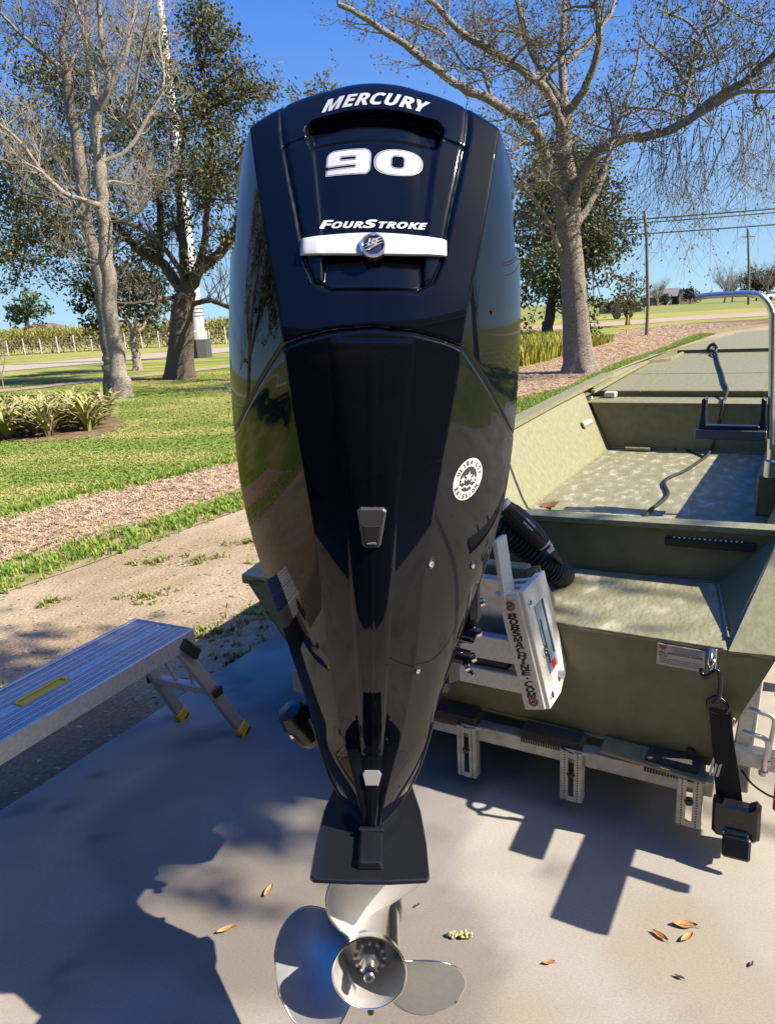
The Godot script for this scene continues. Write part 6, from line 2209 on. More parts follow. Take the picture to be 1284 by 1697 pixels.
	for i in rows - 1:
		for j in cowl_cols - 1:
			var p: Vector3 = pts[i * cowl_cols + j]
			var uu: float = cowl_u[min(i, n - 1)]
			var s := absf(p.x + (pts[i * cowl_cols + j + 1] as Vector3).x) * 0.5
			var which := 1
			var aftside: bool = p.z > -0.30
			if uu < poly_at(seam_line, s if aftside else 0.4):
				which = 0
			elif i < n - 1 and aftside and s < panel_half(uu):
				which = 2
			var mb: MB = out[which]
			var mp: Dictionary = maps[which]
			var ids := []
			for q in [i * cowl_cols + j, i * cowl_cols + j + 1, (i + 1) * cowl_cols + j + 1, (i + 1) * cowl_cols + j]:
				if not mp.has(q):
					mp[q] = mb.vert(pts[q], nm[q])
				ids.append(mp[q])
			mb.tri(ids[0], ids[1], ids[2])
			mb.tri(ids[0], ids[2], ids[3])
	part("lower_cowl", out[0], M.gloss, t)
	part("upper_cowl", out[1], M.gloss, t)
	var lid := part("access_panel", out[2], M.panel_gloss, t)
	lid.set_meta("label", "recessed rear panel that carries the lettering")


func tab_at(tab: Array, x: float, j: int) -> float:
	var i: int = clamp(int(x), 0, tab.size() - 2)
	return lerpf(tab[i][j], tab[i + 1][j], clamp(x - i, 0, 1))


func cowl(s: float, uu: float, off: float) -> Array:  # a point on the aft face, lifted by off, with its normal
	var x: float = clamp((uu - cowl_u[0]) / (cowl_u[-1] - cowl_u[0]) * (cowl_u.size() - 1), 0, cowl_u.size() - 1.001)
	var i := int(x)
	var a := row_point(i, s)
	var b := row_point(i + 1, s)
	var p := a.lerp(b, x - i)
	var e := 0.004
	var px := row_point(i, s + e) - row_point(i, s - e)
	var py := row_point(min(i + 3, cowl_u.size() - 1), s) - row_point(max(i - 3, 0), s)
	var nm := px.cross(py).normalized()
	return [p + nm * off, nm]


func row_point(i: int, s: float) -> Vector3:
	var base := i * cowl_cols
	var lo := cowl_mid - 108
	var hi := cowl_mid + 108
	while hi - lo > 1:
		var m := (lo + hi) / 2
		if (cowl_pts[base + m] as Vector3).x < s:
			lo = m
		else:
			hi = m
	var a: Vector3 = cowl_pts[base + lo]
	var b: Vector3 = cowl_pts[base + hi]
	return a.lerp(b, clamp((s - a.x) / max(b.x - a.x, 1e-6), 0, 1))


func conform(mb: MB, s0: float, s1: float, ua: Callable, ub: Callable, off: float, nx: int, ny: int) -> void:
	var rows := []
	for j in ny + 1:
		for i in nx + 1:
			var s := lerpf(s0, s1, float(i) / nx)
			rows.append(cowl(s, lerpf(ua.call(s), ub.call(s), float(j) / ny), off)[0])
	var base := mb.v.size()
	mb.grid(rows, ny + 1, nx + 1)
	for j in ny + 1:
		for i in nx + 1:
			mb.u[base + j * (nx + 1) + i] = Vector2(float(i) / nx, 1.0 - float(j) / ny)


func rr_dist(p: Vector2, c: Vector2, h: Vector2, r: float) -> float:  # signed distance to a rounded rectangle
	var q := (p - c).abs() - h + Vector2(r, r)
	return min(max(q.x, q.y), 0.0) + Vector2(max(q.x, 0.0), max(q.y, 0.0)).length() - r


func digits_image() -> ImageTexture:  # the printed number with its fine outline
	var w := 640
	var h := 192
	var im := Image.create(w, h, false, Image.FORMAT_RGBA8)
	for y in h:
		for x in w:
			# design space: 0..770 by 0..231
			var p := Vector2(x + 0.5, y + 0.5) * (770.0 / w)
			p.x += (p.y - 115.0) * 0.05
			# zero
			var q := (p - Vector2(576, 115)) / Vector2(192, 110)
			var e := pow(pow(absf(q.x), 2.5) + pow(absf(q.y), 2.5), 1.0 / 2.5)
			var d0: float = (e - 1.0) * 118.0
			var hole := rr_dist(p, Vector2(572, 112), Vector2(48, 48), 26)
			d0 = max(d0, -hole)
			# nine: bowl, tail slot cut in from the left
			var d9 := rr_dist(p, Vector2(184, 113), Vector2(176, 109), 62)
			var foot := rr_dist(p, Vector2(150, 198), Vector2(140, 26), 4)
			d9 = min(d9, foot)
			d9 = max(d9, p.y - 222.0 + (p.x - 10.0) * 0.02)
			var slot := rr_dist(p, Vector2(92, 153 - (p.x - 92) * 0.04), Vector2(146, 8.5), 8)
			var ctr := rr_dist(p, Vector2(178, 79), Vector2(58, 10), 9)
			var notch := rr_dist(p, Vector2(0, 156), Vector2(26, 16), 10)
			d9 = max(d9, -slot)
			d9 = max(d9, -ctr)
			d9 = max(d9, -notch)
			var d: float = min(d0, d9)
			var c := Color(0.60, 0.61, 0.66, 0.0)
			if d < 0.0:
				var v := 0.90 - 0.05 * (p.y / 231.0)
				c = Color(v, v, v + 0.03, 1.0)
				if d > -5.0:
					c = Color(0.78, 0.79, 0.83, 1.0)
				elif d > -9.5:
					c = Color(0.05, 0.06, 0.12, 1.0)
			im.set_pixel(x, y, c)
	return ImageTexture.create_from_image(im)


func build_cowl_trim(t: Node3D) -> void:
	# maker's name along the top, following the arch
	var arc := func(x: float, y: float) -> Array: return cowl(x + 0.002, 1.3335 + y, 0.0008)
	part_mesh("lettering", fit_text("MERCURY", 0.152, 0.0225, 0.42, arc, true), M.letter, t)
	var four := func(x: float, y: float) -> Array: return cowl(x, 1.1335 + y, 0.0008)
	for e in [["F", -0.0690, 0.0145, 0.0124], ["OUR", -0.0385, 0.0455, 0.0096], ["S", -0.0065, 0.0165, 0.0124], ["TROKE", 0.0385, 0.069, 0.0096]]:
		var seg := func(x: float, y: float) -> Array: return four.call(x + e[1] + 0.002, y + (e[3] - 0.0096) * 0.5)
		part_mesh("lettering", fit_text(e[0], e[2], e[3], 0.5, seg, true), M.letter_white, t)
	var mb := MB.new()
	conform(mb, -0.0705, 0.0705, func(_s): return 1.2070, func(_s): return 1.2505, 0.0008, 24, 8)
	var dm := mat(1, 1, 1, 0.42, 0.25)
	dm.albedo_texture = digits_image()
	dm.transparency = BaseMaterial3D.TRANSPARENCY_ALPHA_SCISSOR
	dm.alpha_scissor_threshold = 0.5
	part("number_print", mb, dm, t)
	# silver bar across the panel
	mb = MB.new()
	var top := func(s: float) -> float: return 1.1215 - 0.0065 * pow(absf(s) / 0.1, 1.6)
	var bot := func(s: float) -> float: return 1.0885 + 0.0015 * pow(absf(s) / 0.1, 2.0)
	var rows := []
	var nx := 40
	var bar_z: float = (cowl(0.0, 1.125, 0.0)[0] as Vector3).z
	for j in 8:
		for i in nx + 1:
			var s := lerpf(-0.1045, 0.1045, clamp((i - 1.0) / (nx - 2.0), 0, 1))
			var k: float = [0.0, 0.0, 0.035, 0.35, 0.65, 0.965, 1.0, 1.0][j]
			var lift: float = [-0.004, 0.0035, 0.005, 0.0054, 0.0054, 0.005, 0.0035, -0.004][j]
			if i == 0 or i == nx:
				lift = -0.004
			var uu := lerpf(bot.call(s), top.call(s), k)
			var x := s
			var flat := cowl(x, 1.115, 0.0)
			var base: Vector3 = cowl(x, 1.125, 0.0)[0]
			var p := Vector3(x, uu, base.z + (1.112 - uu) * 0.30)
			p.z += lift + 0.002 + 0.35 * (bar_z - base.z) - max(0.0, absf(s) - 0.072) * 0.12
			rows.append(p)
	mb.grid(rows, 8, nx + 1)
	part("silver_bar", mb, M.silver, t)
	# round badge in the middle of the bar
	var bp := Vector3(0, 1.1005, 0)
	bp.z = (cowl(0.0, 1.125, 0.0)[0] as Vector3).z + 0.0125
	var bx := Transform3D(Basis(Vector3.RIGHT, PI / 2 - 0.25), bp)
	mb = MB.new()
	mb.lathe([Vector2(0.0185, -0.008), Vector2(0.0190, 0.001), Vector2(0.0178, 0.0035), Vector2(0.0155, 0.0038), Vector2(0.0142, 0.0015)], 40, bx)
	var badge := part("badge", mb, mat(0.62, 0.62, 0.63, 0.26, 0.9), t)
	mb = MB.new()
	mb.lathe([Vector2(0.0143, 0.001), Vector2(0.0, 0.0022)], 32, bx)
	part("badge_face", mb, mat(0.035, 0.04, 0.05, 0.3, 0.3), badge)
	mb = MB.new()
	for k in 3:
		var cv := []
		for i in 10:
			var a := i / 9.0
			cv.append(bx * Vector3(-0.012 + a * 0.026, 0.0035, 0.0065 - 0.0045 * k + 0.004 * sin(a * 2.6 + 2.4) - 0.006 * a * a))
		mb.tube(cv, [0.0006, 0.0011, 0.0015, 0.0018, 0.0019, 0.0018, 0.0015, 0.0012, 0.0008, 0.0004], 6)
	for e in [[-0.006, -0.004], [-0.001, 0.003], [0.004, -0.002]]:
		mb.tube([bx * Vector3(e[0] - 0.0015, 0.003, 0.001), bx * Vector3(e[0] + 0.001, 0.0036, -0.0085)], [0.0013], 6)
	part("badge_mark", mb, mat(0.6, 0.6, 0.62, 0.3, 0.7), badge)
	# water outlet with its grey bezel
	var o := cowl(0.0, 0.7005, 0.0)
	var o2: Vector3 = cowl(0.0, 0.735, 0.0)[0]
	var o3: Vector3 = cowl(0.0, 0.668, 0.0)[0]
	var oy := (o2 - o3).normalized()
	var ox := Vector3.RIGHT
	var oz := ox.cross(oy)
	var xf := Transform3D(Basis(ox, oy, oz), (o2 + o3) * 0.5)
	var bez := PackedVector2Array([Vector2(-0.0215, 0.026), Vector2(-0.0165, 0.0305), Vector2(0.0165, 0.0305), Vector2(0.0215, 0.026), Vector2(0.0135, -0.026), Vector2(0.0095, -0.0305), Vector2(-0.0095, -0.0305), Vector2(-0.0135, -0.026)])
	mb = MB.new()
	mb.prism(bez, -0.01, 0.006, xf, 0.0025)
	var outlet := part("water_outlet", mb, M.grey, t)
	mb = MB.new()
	mb.prism(PackedVector2Array([Vector2(-0.0130, 0.0035), Vector2(0.0130, 0.0035), Vector2(0.0086, -0.0255), Vector2(-0.0086, -0.0255)]), 0.0045, 0.0066, xf, 0.0004)
	part("outlet_hole", mb, M.black, outlet)
	mb = MB.new()
	mb.prism(PackedVector2Array([Vector2(-0.0070, -0.0225), Vector2(0.0055, -0.0205), Vector2(0.0072, -0.0245), Vector2(-0.0075, -0.0245)]), 0.005, 0.0072, xf, 0.0004)
	part("outlet_lip", mb, M.grey_pale, outlet)
	# sunk screws
	for e in [[0.0915, 0.644, 0.0085, 0.012], [0.164, 0.632, 0.007, 0.012], [0.0755, 0.459, 0.007, 0.010], [-0.178, 1.025, 0.0042, 0.006], [0.178, 1.025, 0.0042, 0.006]]:
		var c := cowl(e[0], e[1], 0.0)
		var nz: Vector3 = c[1]
		var nx2 := Vector3.UP.cross(nz).normalized()
		var sx := Transform3D(Basis(nx2, nz.cross(nx2), nz), c[0])
		var disc := Transform3D(sx.basis * Basis(Vector3.RIGHT, PI / 2), sx.origin)
		mb = MB.new()
		mb.lathe([Vector2(e[2] * 1.18, -0.001), Vector2(e[2] * 1.12, 0.0012), Vector2(e[2], 0.0004), Vector2(e[2] * 0.7, 0.0003), Vector2(0, 0.0003)], 24, disc)
		var scr := part("screw_hole", mb, M.black, t)
		mb = MB.new()
		mb.lathe([Vector2(e[2] * 0.62, 0.0003), Vector2(e[2] * 0.55, 0.0018), Vector2(e[2] * 0.25, 0.0020), Vector2(e[2] * 0.22, 0.0009), Vector2(0, 0.0009)], 16, Transform3D(disc.basis, disc.origin - nx2 * e[2] * 0.18 - Vector3.UP * e[2] * 0.25))
		part("screw", mb, M.chrome if e[1] < 1.0 else M.satin, scr)
	# emissions sticker: pale ring with lettering, three stars and a wave
	var ss := 0.146
	var su := 0.7725
	var spot := func(x: float, y: float, off: float) -> Array: return cowl(ss + x * 0.74 + y * 0.18, su + y + x * 0.10, off)
	var ring := func(r0: float, r1: float, off: float) -> MB:
		var m := MB.new()
		for k in 48:
			var a := TAU * k / 48
			var b := TAU * (k + 1) / 48
			var q := []
			for e in [[r0, a], [r1, a], [r1, b], [r0, b]]:
				q.append(spot.call(cos(e[1]) * e[0], sin(e[1]) * e[0], off)[0])
			m.face(q if r0 > 0.0001 else [q[0], q[1], q[2]])
		return m
	var sm := mat(0.55, 0.56, 0.57, 0.4)
	var st := part("round_sticker", ring.call(0.0195, 0.0325, 0.0006), sm, t)
	st.set_meta("label", "round pale sticker with three stars")
	part("sticker_field", ring.call(0.0, 0.0195, 0.0005), mat(0.03, 0.035, 0.04, 0.3), st)
	for e in [[0.0, 0.004, 0.0088], [-0.0125, -0.0005, 0.0075], [0.0115, -0.0005, 0.0075]]:
		mb = MB.new()
		for k in 5:
			var a := PI / 2 + TAU * k / 5
			var tip: Vector3 = spot.call(e[0] + cos(a) * e[2], e[1] + sin(a) * e[2], 0.0011)[0]
			var l: Vector3 = spot.call(e[0] + cos(a - PI / 5) * e[2] * 0.42, e[1] + sin(a - PI / 5) * e[2] * 0.42, 0.0011)[0]
			var r: Vector3 = spot.call(e[0] + cos(a + PI / 5) * e[2] * 0.42, e[1] + sin(a + PI / 5) * e[2] * 0.42, 0.0011)[0]
			var c: Vector3 = spot.call(e[0], e[1], 0.0011)[0]
			mb.face([c, l, tip]); mb.face([c, tip, r])
		part("star", mb, sm, st)
	mb = MB.new()
	for k in 6:
		var x0 := -0.017 + k * 0.0057
		var y0 := -0.0115 + (0.0035 if k % 2 == 0 else 0.0)
		var y1 := -0.0115 + (0.0 if k % 2 == 0 else 0.0035)
		mb.face([spot.call(x0, y0 - 0.003, 0.001)[0], spot.call(x0 + 0.0057, y1 - 0.003, 0.001)[0], spot.call(x0 + 0.0057, y1, 0.001)[0], spot.call(x0, y0, 0.001)[0]])
	part("wave", mb, sm, st)
	for e in [["ULTRA-LOW", 1.0], ["EMISSION", -1.0]]:
		var word: String = e[0]
		for i in word.length():
			var an: float = PI / 2 * e[1] - e[1] * (i - (word.length() - 1) * 0.5) * 0.30
			var wf := func(x: float, y: float) -> Array:
				var rad: float = 0.0262 + y * e[1]
				var a2: float = an - e[1] * x / 0.0262
				return spot.call(cos(a2) * rad, sin(a2) * rad, 0.0012)
			part_mesh("letter", fit_text(word[i], 0.0022 if word[i] in "I-" else 0.0052, 0.0018 if word[i] == "-" else 0.0072, 0.0, wf), M.print, st)


func build_lower_unit(t: Node3D) -> void:
	# rim of the lower moulding
	var mb := MB.new()
	for sg in [-1.0, 1.0]:
		var ln := []
		for i in range(0, 60, 3):
			var p: Vector3 = cowl_pts[i * cowl_cols + cowl_mid + int(sg * 109)]
			ln.append(Vector3(p.x * 1.0, p.y, p.z))
		mb.tube(ln, [0.0032], 6)
	part("cowl_rim", mb, M.satin, t)
	# grey button on the tail of the leg
	var b0: Vector3 = cowl(0.0, 0.276, 0.0)[0]
	var b1: Vector3 = cowl(0.0, 0.251, 0.0)[0]
	var by := (b0 - b1).normalized()
	var xf := Transform3D(Basis(Vector3.RIGHT, by, Vector3.RIGHT.cross(by)), (b0 + b1) * 0.5)
	mb = MB.new()
	mb.prism(PackedVector2Array([Vector2(-0.0165, 0.006), Vector2(-0.012, 0.0125), Vector2(0.012, 0.0125), Vector2(0.0165, 0.006), Vector2(0.011, -0.013), Vector2(-0.011, -0.013)]), -0.004, 0.003, xf, 0.0015)
	part("anode_cap", mb, M.grey_pale, t)
	# anti-ventilation plate with its spine
	mb = MB.new()
	var pl := PackedVector2Array([Vector2(-0.091, -0.020), Vector2(-0.086, -0.028), Vector2(-0.03, -0.0335), Vector2(0.03, -0.0335), Vector2(0.086, -0.028), Vector2(0.091, -0.020), Vector2(0.092, 0.08), Vector2(0.088, 0.20), Vector2(0.075, 0.32), Vector2(0.04, 0.45), Vector2(-0.04, 0.45), Vector2(-0.075, 0.32), Vector2(-0.088, 0.20), Vector2(-0.092, 0.08)])
	mb.prism(pl, -0.008, 0.0, Transform3D(Basis(Vector3(1, 0, 0), Vector3(0, 0, -1), Vector3(0, 1, 0)), Vector3(0, 0.168, 0)), 0.002)
	var plate_o := part("anti_ventilation_plate", mb, M.satin, t)
	mb = MB.new()
	mb.prism(PackedVector2Array([Vector2(-0.020, 0.0), Vector2(0.020, 0.0), Vector2(0.0155, 0.013), Vector2(-0.0155, 0.013)]), -0.11, 0.004, Transform3D(Basis(), Vector3(0, 0.168, 0)), 0.002)
	part("spine", mb, M.satin, plate_o)
	mb = MB.new()
	mb.box(Vector3(0, 0.182, -0.098), Vector3(0.041, 0.006, 0.012), Basis(), 0.002)
	part("spine_band", mb, M.satin, plate_o)
	# leg under the cowl down to the plate
	mb = MB.new()
	var leg := PackedVector2Array([Vector2(-0.018, 0.135), Vector2(0.018, 0.135), Vector2(0.045, 0.19), Vector2(0.06, 0.30), Vector2(0.04, 0.44), Vector2(-0.04, 0.44), Vector2(-0.06, 0.30), Vector2(-0.045, 0.18)])
	mb.prism(leg, 0.0, 0.10, Transform3D(Basis(Vector3(1, 0, 0), Vector3(0, 0, -1), Vector3(0, 1, 0)), Vector3(0, 0.166, 0)), 0.003)
	part("leg", mb, M.satin, t)
	# strut, gearcase and skeg under the plate
	mb = MB.new()
	var foil := PackedVector2Array([Vector2(0.0, 0.10), Vector2(0.042, 0.145), Vector2(0.050, 0.24), Vector2(0.036, 0.36), Vector2(0.0, 0.46), Vector2(-0.036, 0.36), Vector2(-0.050, 0.24), Vector2(-0.042, 0.145)])
	mb.prism(foil, -0.14, 0.0, Transform3D(Basis(Vector3(1, 0, 0), Vector3(0, 0, -1), Vector3(0, 1, 0)), Vector3(0, 0.162, 0)), 0.002)
	part("strut", mb, M.satin, t)
	mb = MB.new()
	mb.lathe([Vector2(0.050, -0.135), Vector2(0.0545, -0.16), Vector2(0.0555, -0.26), Vector2(0.050, -0.34), Vector2(0.036, -0.41), Vector2(0.016, -0.46), Vector2(0.0, -0.475)].map(func(v): return Vector2(v.x, -v.y)), 36, Transform3D(Basis(Vector3.RIGHT, -PI / 2), Vector3.ZERO))
	part("gearcase", mb, M.satin, t)
	mb = MB.new()
	mb.prism(PackedVector2Array([Vector2(-0.14, -0.03), Vector2(-0.16, -0.19), Vector2(-0.27, -0.20), Vector2(-0.42, -0.03)]), -0.006, 0.006, Transform3D(Basis(Vector3(0, 0, 1), Vector3(0, 1, 0), Vector3(-1, 0, 0)), Vector3.ZERO), 0.003)
	part("skeg", mb, M.satin, t)
	# swivel and clamp bracket in front of the cowl
	mb = MB.new()
	mb.box(Vector3(0.0, 0.52, -0.50), Vector3(0.16, 0.50, 0.20), Basis(), 0.03)
	mb.box(Vector3(0.05, 0.44, -0.66), Vector3(0.30, 0.36, 0.14), Basis(), 0.03)
	part("swivel_bracket", mb, M.satin, t)
	for s in [-0.12, 0.205]:
		mb = MB.new()
		mb.prism(PackedVector2Array([Vector2(-0.40, 0.48), Vector2(-0.44, 0.63), Vector2(-0.62, 0.70), Vector2(-0.78, 0.70), Vector2(-0.78, 0.34), Vector2(-0.62, 0.38)]), -0.014, 0.014, Transform3D(Basis(Vector3(0, 0, 1), Vector3(0, 1, 0), Vector3(-1, 0, 0)), Vector3(s, 0, 0)), 0.006)
		part("clamp_bracket", mb, M.satin, t)
	mb = MB.new()
	mb.tube([Vector3(0.10, 0.44, -0.60), Vector3(0.13, 0.36, -0.45)], [0.026], 14)
	mb.tube([Vector3(0.175, 0.445, -0.47), Vector3(0.215, 0.435, -0.47)], [0.024], 12)
	mb.tube([Vector3(0.16, 0.395, -0.45), Vector3(0.20, 0.385, -0.45)], [0.018], 12)
	part("trim_cylinder", mb, M.gloss, t)
	for e in [[0.218, 0.436, -0.47, 0.012], [0.205, 0.386, -0.45, 0.012], [0.222, 0.505, -0.45, 0.010], [0.19, 0.37, -0.43, 0.009]]:
		mb = MB.new()
		mb.lathe([Vector2(0, 0), Vector2(e[3], 0), Vector2(e[3], 0.010), Vector2(e[3] * 0.6, 0.012), Vector2(0, 0.012)], 6, Transform3D(Basis(Vector3(0, 0, 1), -PI / 2 + 0.4) * Basis(Vector3.UP, 0.3), Vector3(e[0], e[1], e[2])))
		part("hex_bolt", mb, M.steel, t)
	mb = MB.new()
	mb.lathe([Vector2(0, -0.05), Vector2(0.026, -0.05), Vector2(0.034, -0.03), Vector2(0.036, 0.02), Vector2(0.028, 0.05), Vector2(0, 0.055)], 20, Transform3D(Basis.from_euler(Vector3(0.5, 0.0, 0.5)), Vector3(-0.158, 0.235, -0.46)))
	mb.bar(Vector3(-0.158, 0.25, -0.46), Vector3(-0.10, 0.33, -0.50), 0.035, 0.035, Vector3.UP, 0.008)
	part("trim_ram", mb, M.satin, t)
	mb = MB.new()
	mb.box(Vector3(-0.172, 0.222, -0.438), Vector3(0.02, 0.014, 0.012), Basis.from_euler(Vector3(0.3, 0.2, 0.5)), 0.002)
	part("ram_clip", mb, M.steel, t)


func build_propeller(t: Node3D) -> void:
	var mb := MB.new()
	var ax := Transform3D(Basis(Vector3.RIGHT, PI / 2), Vector3.ZERO)  # lathe axis along aft
	mb.lathe([Vector2(0.0500, -0.135), Vector2(0.0505, -0.10), Vector2(0.0520, -0.05), Vector2(0.0545, -0.02), Vector2(0.0590, -0.002), Vector2(0.0592, 0.0), Vector2(0.0575, 0.001), Vector2(0.0565, 0.0)], 64, ax)
	var hub := part("propeller", mb, M.steel, t)
	hub.set_meta("label", "polished steel three bladed propeller")
	mb = MB.new()
	mb.lathe([Vector2(0.0566, 0.0), Vector2(0.0535, -0.014), Vector2(0.0510, -0.035), Vector2(0.0495, -0.075), Vector2(0.0, -0.075)], 64, ax)
	part("hub_bore", mb, M.blade, hub)
	var pitch := 0.066
	for b in 3:
		var th0 := deg_to_rad([90.0, 206.0, 330.0][b])
		var nr := 26
		var nc := 26
		mb = MB.new()
		var edge_l := []
		var edge_r := []
		for sgn in [1.0, -1.0]:
			var rows := []
			for i in nr + 1:
				var f := float(i) / nr
				var r := lerpf(0.047, 0.165, f)
				# ear shaped outline: angular half widths towards the leading and the trailing edge
				var wl := deg_to_rad(52.0) * sqrt(max(0.0, 1.0 - pow(f, 3.2))) * (0.82 + 0.25 * f)
				var wt := deg_to_rad(46.0) * sqrt(max(0.0, 1.0 - pow(f, 2.6))) * (0.80 + 0.15 * f)
				for j in nc + 1:
					var g := float(j) / nc
					var da := lerpf(-wl, wt, g)
					var th := th0 + da
					var thick := 0.0045 * (1.0 - 0.7 * f) * sin(PI * clamp(g, 0.03, 0.97)) + 0.0010
					var a := -0.075 + pitch * da + (r - 0.05) * 0.22 + 0.02 * pow(max(0.0, da) * 1.1, 2.0)
					a = min(a, 0.012)
					rows.append(Vector3(cos(th) * r, sin(th) * r, a + thick * sgn))
					if sgn > 0 and j == 0:
						edge_l.append(Vector3(cos(th) * r, sin(th) * r, a))
					if sgn > 0 and j == nc:
						edge_r.append(Vector3(cos(th) * r, sin(th) * r, a))
			mb.grid(mirrored(rows, nc + 1) if sgn > 0 else rows, nr + 1, nc + 1)
		part("blade", mb, M.blade, hub)
		var rim := []
		for i in range(2, nr + 1):
			rim.append(edge_l[i])
		for i in range(nr, 1, -1):
			rim.append(edge_r[i])
		mb = MB.new()
		mb.tube(rim, [0.0016], 6)
		part("blade_edge", mb, M.steel, hub)
	# nut, tabbed washer and shaft inside the hub
	mb = MB.new()
	mb.lathe([Vector2(0.0235, -0.088), Vector2(0.0235, -0.045), Vector2(0.015, -0.042)], 24, ax)
	for k in 12:
		var a := TAU * k / 12
		mb.box(Vector3(cos(a) * 0.0235, sin(a) * 0.0235, -0.040), Vector3(0.006, 0.0055, 0.010), Basis(Vector3(0, 0, 1), a), 0.001)
	part("tab_washer", mb, M.alu, hub)
	mb = MB.new()
	mb.lathe([Vector2(0.0165, -0.045), Vector2(0.0165, -0.024), Vector2(0.0145, -0.022), Vector2(0.009, -0.022)], 6, ax)
	part("nut", mb, M.alu, hub)
	mb = MB.new()
	var prof := [Vector2(0.0105, -0.03)]
	for k in 7:
		prof.append(Vector2(0.0105, -0.022 + k * 0.0028))
		prof.append(Vector2(0.0096, -0.0206 + k * 0.0028))
	prof.append_array([Vector2(0.0085, 0.002), Vector2(0.0085, 0.010), Vector2(0.0070, 0.012), Vector2(0.003, 0.012), Vector2(0.0025, 0.008), Vector2(0, 0.008)])
	mb.lathe(prof, 20, ax)
	part("shaft", mb, M.steel, hub)


func build_bench() -> void:
	# aluminium work platform; its own axes: x along the deck towards the camera's left, z across
	var far_mid := Vector3(-0.80, 0.5, -2.405)
	var ln := Vector3(-0.452, 0, 0.892).normalized()
	var ac := Vector3(ln.z, 0, -ln.x)
	var t := thing("work_platform", "folding aluminium work platform bench with a yellow handle slot on the drive's edge", "work platform", Vector3(far_mid.x, 0, far_mid.z))
	var bs := Basis(ln, Vector3.UP, ln.cross(Vector3.UP))
	t.basis = bs
	var w := 0.268
	var length := 1.25
	var mb := MB.new()
	# deck of ribbed planks running lengthwise
	var n := 9
	for i in n:
		var z := (i - (n - 1) * 0.5) * (w - 0.03) / n
		mb = MB.new()
		var pw := (w - 0.03) / n
		if i == 4:
			mb.box(Vector3(0.22, 0.490, z), Vector3(0.42, 0.012, pw - 0.0012), Basis(), 0.0015)
			mb.box(Vector3(0.58 + (length - 0.58) * 0.5, 0.490, z), Vector3(length - 0.60, 0.012, pw - 0.0012), Basis(), 0.0015)
		else:
			mb.box(Vector3(length * 0.5, 0.490, z), Vector3(length - 0.012, 0.012, pw - 0.0012), Basis(), 0.0015)
		for k in 3:
			if i != 4:
				mb.box(Vector3(length * 0.5, 0.4968, z + (k - 1) * 0.007), Vector3(length - 0.014, 0.002, 0.0025), Basis())
		part("plank", mb, M.bench, t)
	for sg in [-1.0, 1.0]:
		mb = MB.new()
		mb.box(Vector3(length * 0.5, 0.470, sg * (w * 0.5 - 0.006)), Vector3(length, 0.062, 0.014), Basis(), 0.003)
		part("side_rail", mb, M.bench, t)
	mb = MB.new()
	mb.box(Vector3(0.002, 0.482, 0), Vector3(0.010, 0.034, w - 0.02), Basis(), 0.002)
	part("end_cap", mb, M.bench, t)
	# yellow handle slot
	mb = MB.new()
	for e in [[Vector3(0.505, 0.4965, -0.018), Vector3(0.165, 0.007, 0.010)], [Vector3(0.505, 0.4965, 0.018), Vector3(0.165, 0.007, 0.010)], [Vector3(0.425, 0.4965, 0), Vector3(0.012, 0.007, 0.044)], [Vector3(0.585, 0.4965, 0), Vector3(0.012, 0.007, 0.044)], [Vector3(0.505, 0.4925, 0), Vector3(0.152, 0.004, 0.03)]]:
		mb.box(e[0], e[1], Basis(), 0.002)
	part("handle_slot", mb, M.yellow, t)
	# legs at both ends, splayed, with yellow rubber feet
	for e in [-1.0, 1.0]:
		var bx: float = 0.06 if e < 0 else length - 0.06
		var fx: float = bx + e * 0.22
		for sg in [-1.0, 1.0]:
			var a := Vector3(bx, 0.455, sg * (w * 0.5 - 0.022))
			var b := Vector3(fx, 0.035, sg * (w * 0.5 + 0.012))
			mb = MB.new()
			mb.bar(a, b, 0.046, 0.024, Vector3(0, 0, 1), 0.004)
			var leg := part("leg", mb, M.bench_leg, t)
			mb = MB.new()
			var dv := (b - a).normalized()
			mb.bar(b - dv * 0.012, b + dv * 0.034, 0.052, 0.031, Vector3(0, 0, 1), 0.004)
			part("foot_cap", mb, M.yellow, leg)
			mb = MB.new()
			mb.bar(b + dv * 0.033, b + dv * 0.042, 0.050, 0.030, Vector3(0, 0, 1), 0.002)
			part("foot_sole", mb, M.rubber, leg)
			mb = MB.new()
			mb.bar(Vector3(bx - e * 0.01, 0.475, sg * (w * 0.5 + 0.006)), Vector3(bx + e * 0.055, 0.405, sg * (w * 0.5 + 0.010)), 0.04, 0.016, Vector3(0, 0, 1), 0.005)
			part("hinge", mb, M.rubber, leg)
			mb = MB.new()
			mb.bar(Vector3(lerpf(bx, fx, 0.60), 0.20, sg * 0.03), Vector3(lerpf(bx, fx, 0.35) - e * 0.02, 0.10 + 0.36, sg * (w * 0.5 - 0.05)), 0.012, 0.012, Vector3(0, 0, 1), 0.002)
			part("brace", mb, M.bench_leg, t)
		mb = MB.new()
		mb.bar(Vector3(lerpf(bx, fx, 0.52), 0.235, -w * 0.5), Vector3(lerpf(bx, fx, 0.52), 0.235, w * 0.5), 0.036, 0.024, Vector3.UP, 0.003)
		part("rung", mb, M.bench_leg, t)
		for sg in [-1.0, 1.0]:
			mb = MB.new()
			mb.box(Vector3(lerpf(bx, fx, 0.52), 0.235, sg * (w * 0.5 + 0.022)), Vector3(0.045, 0.034, 0.014), Basis(), 0.004)
			part("rung_plug", mb, M.rubber, t)


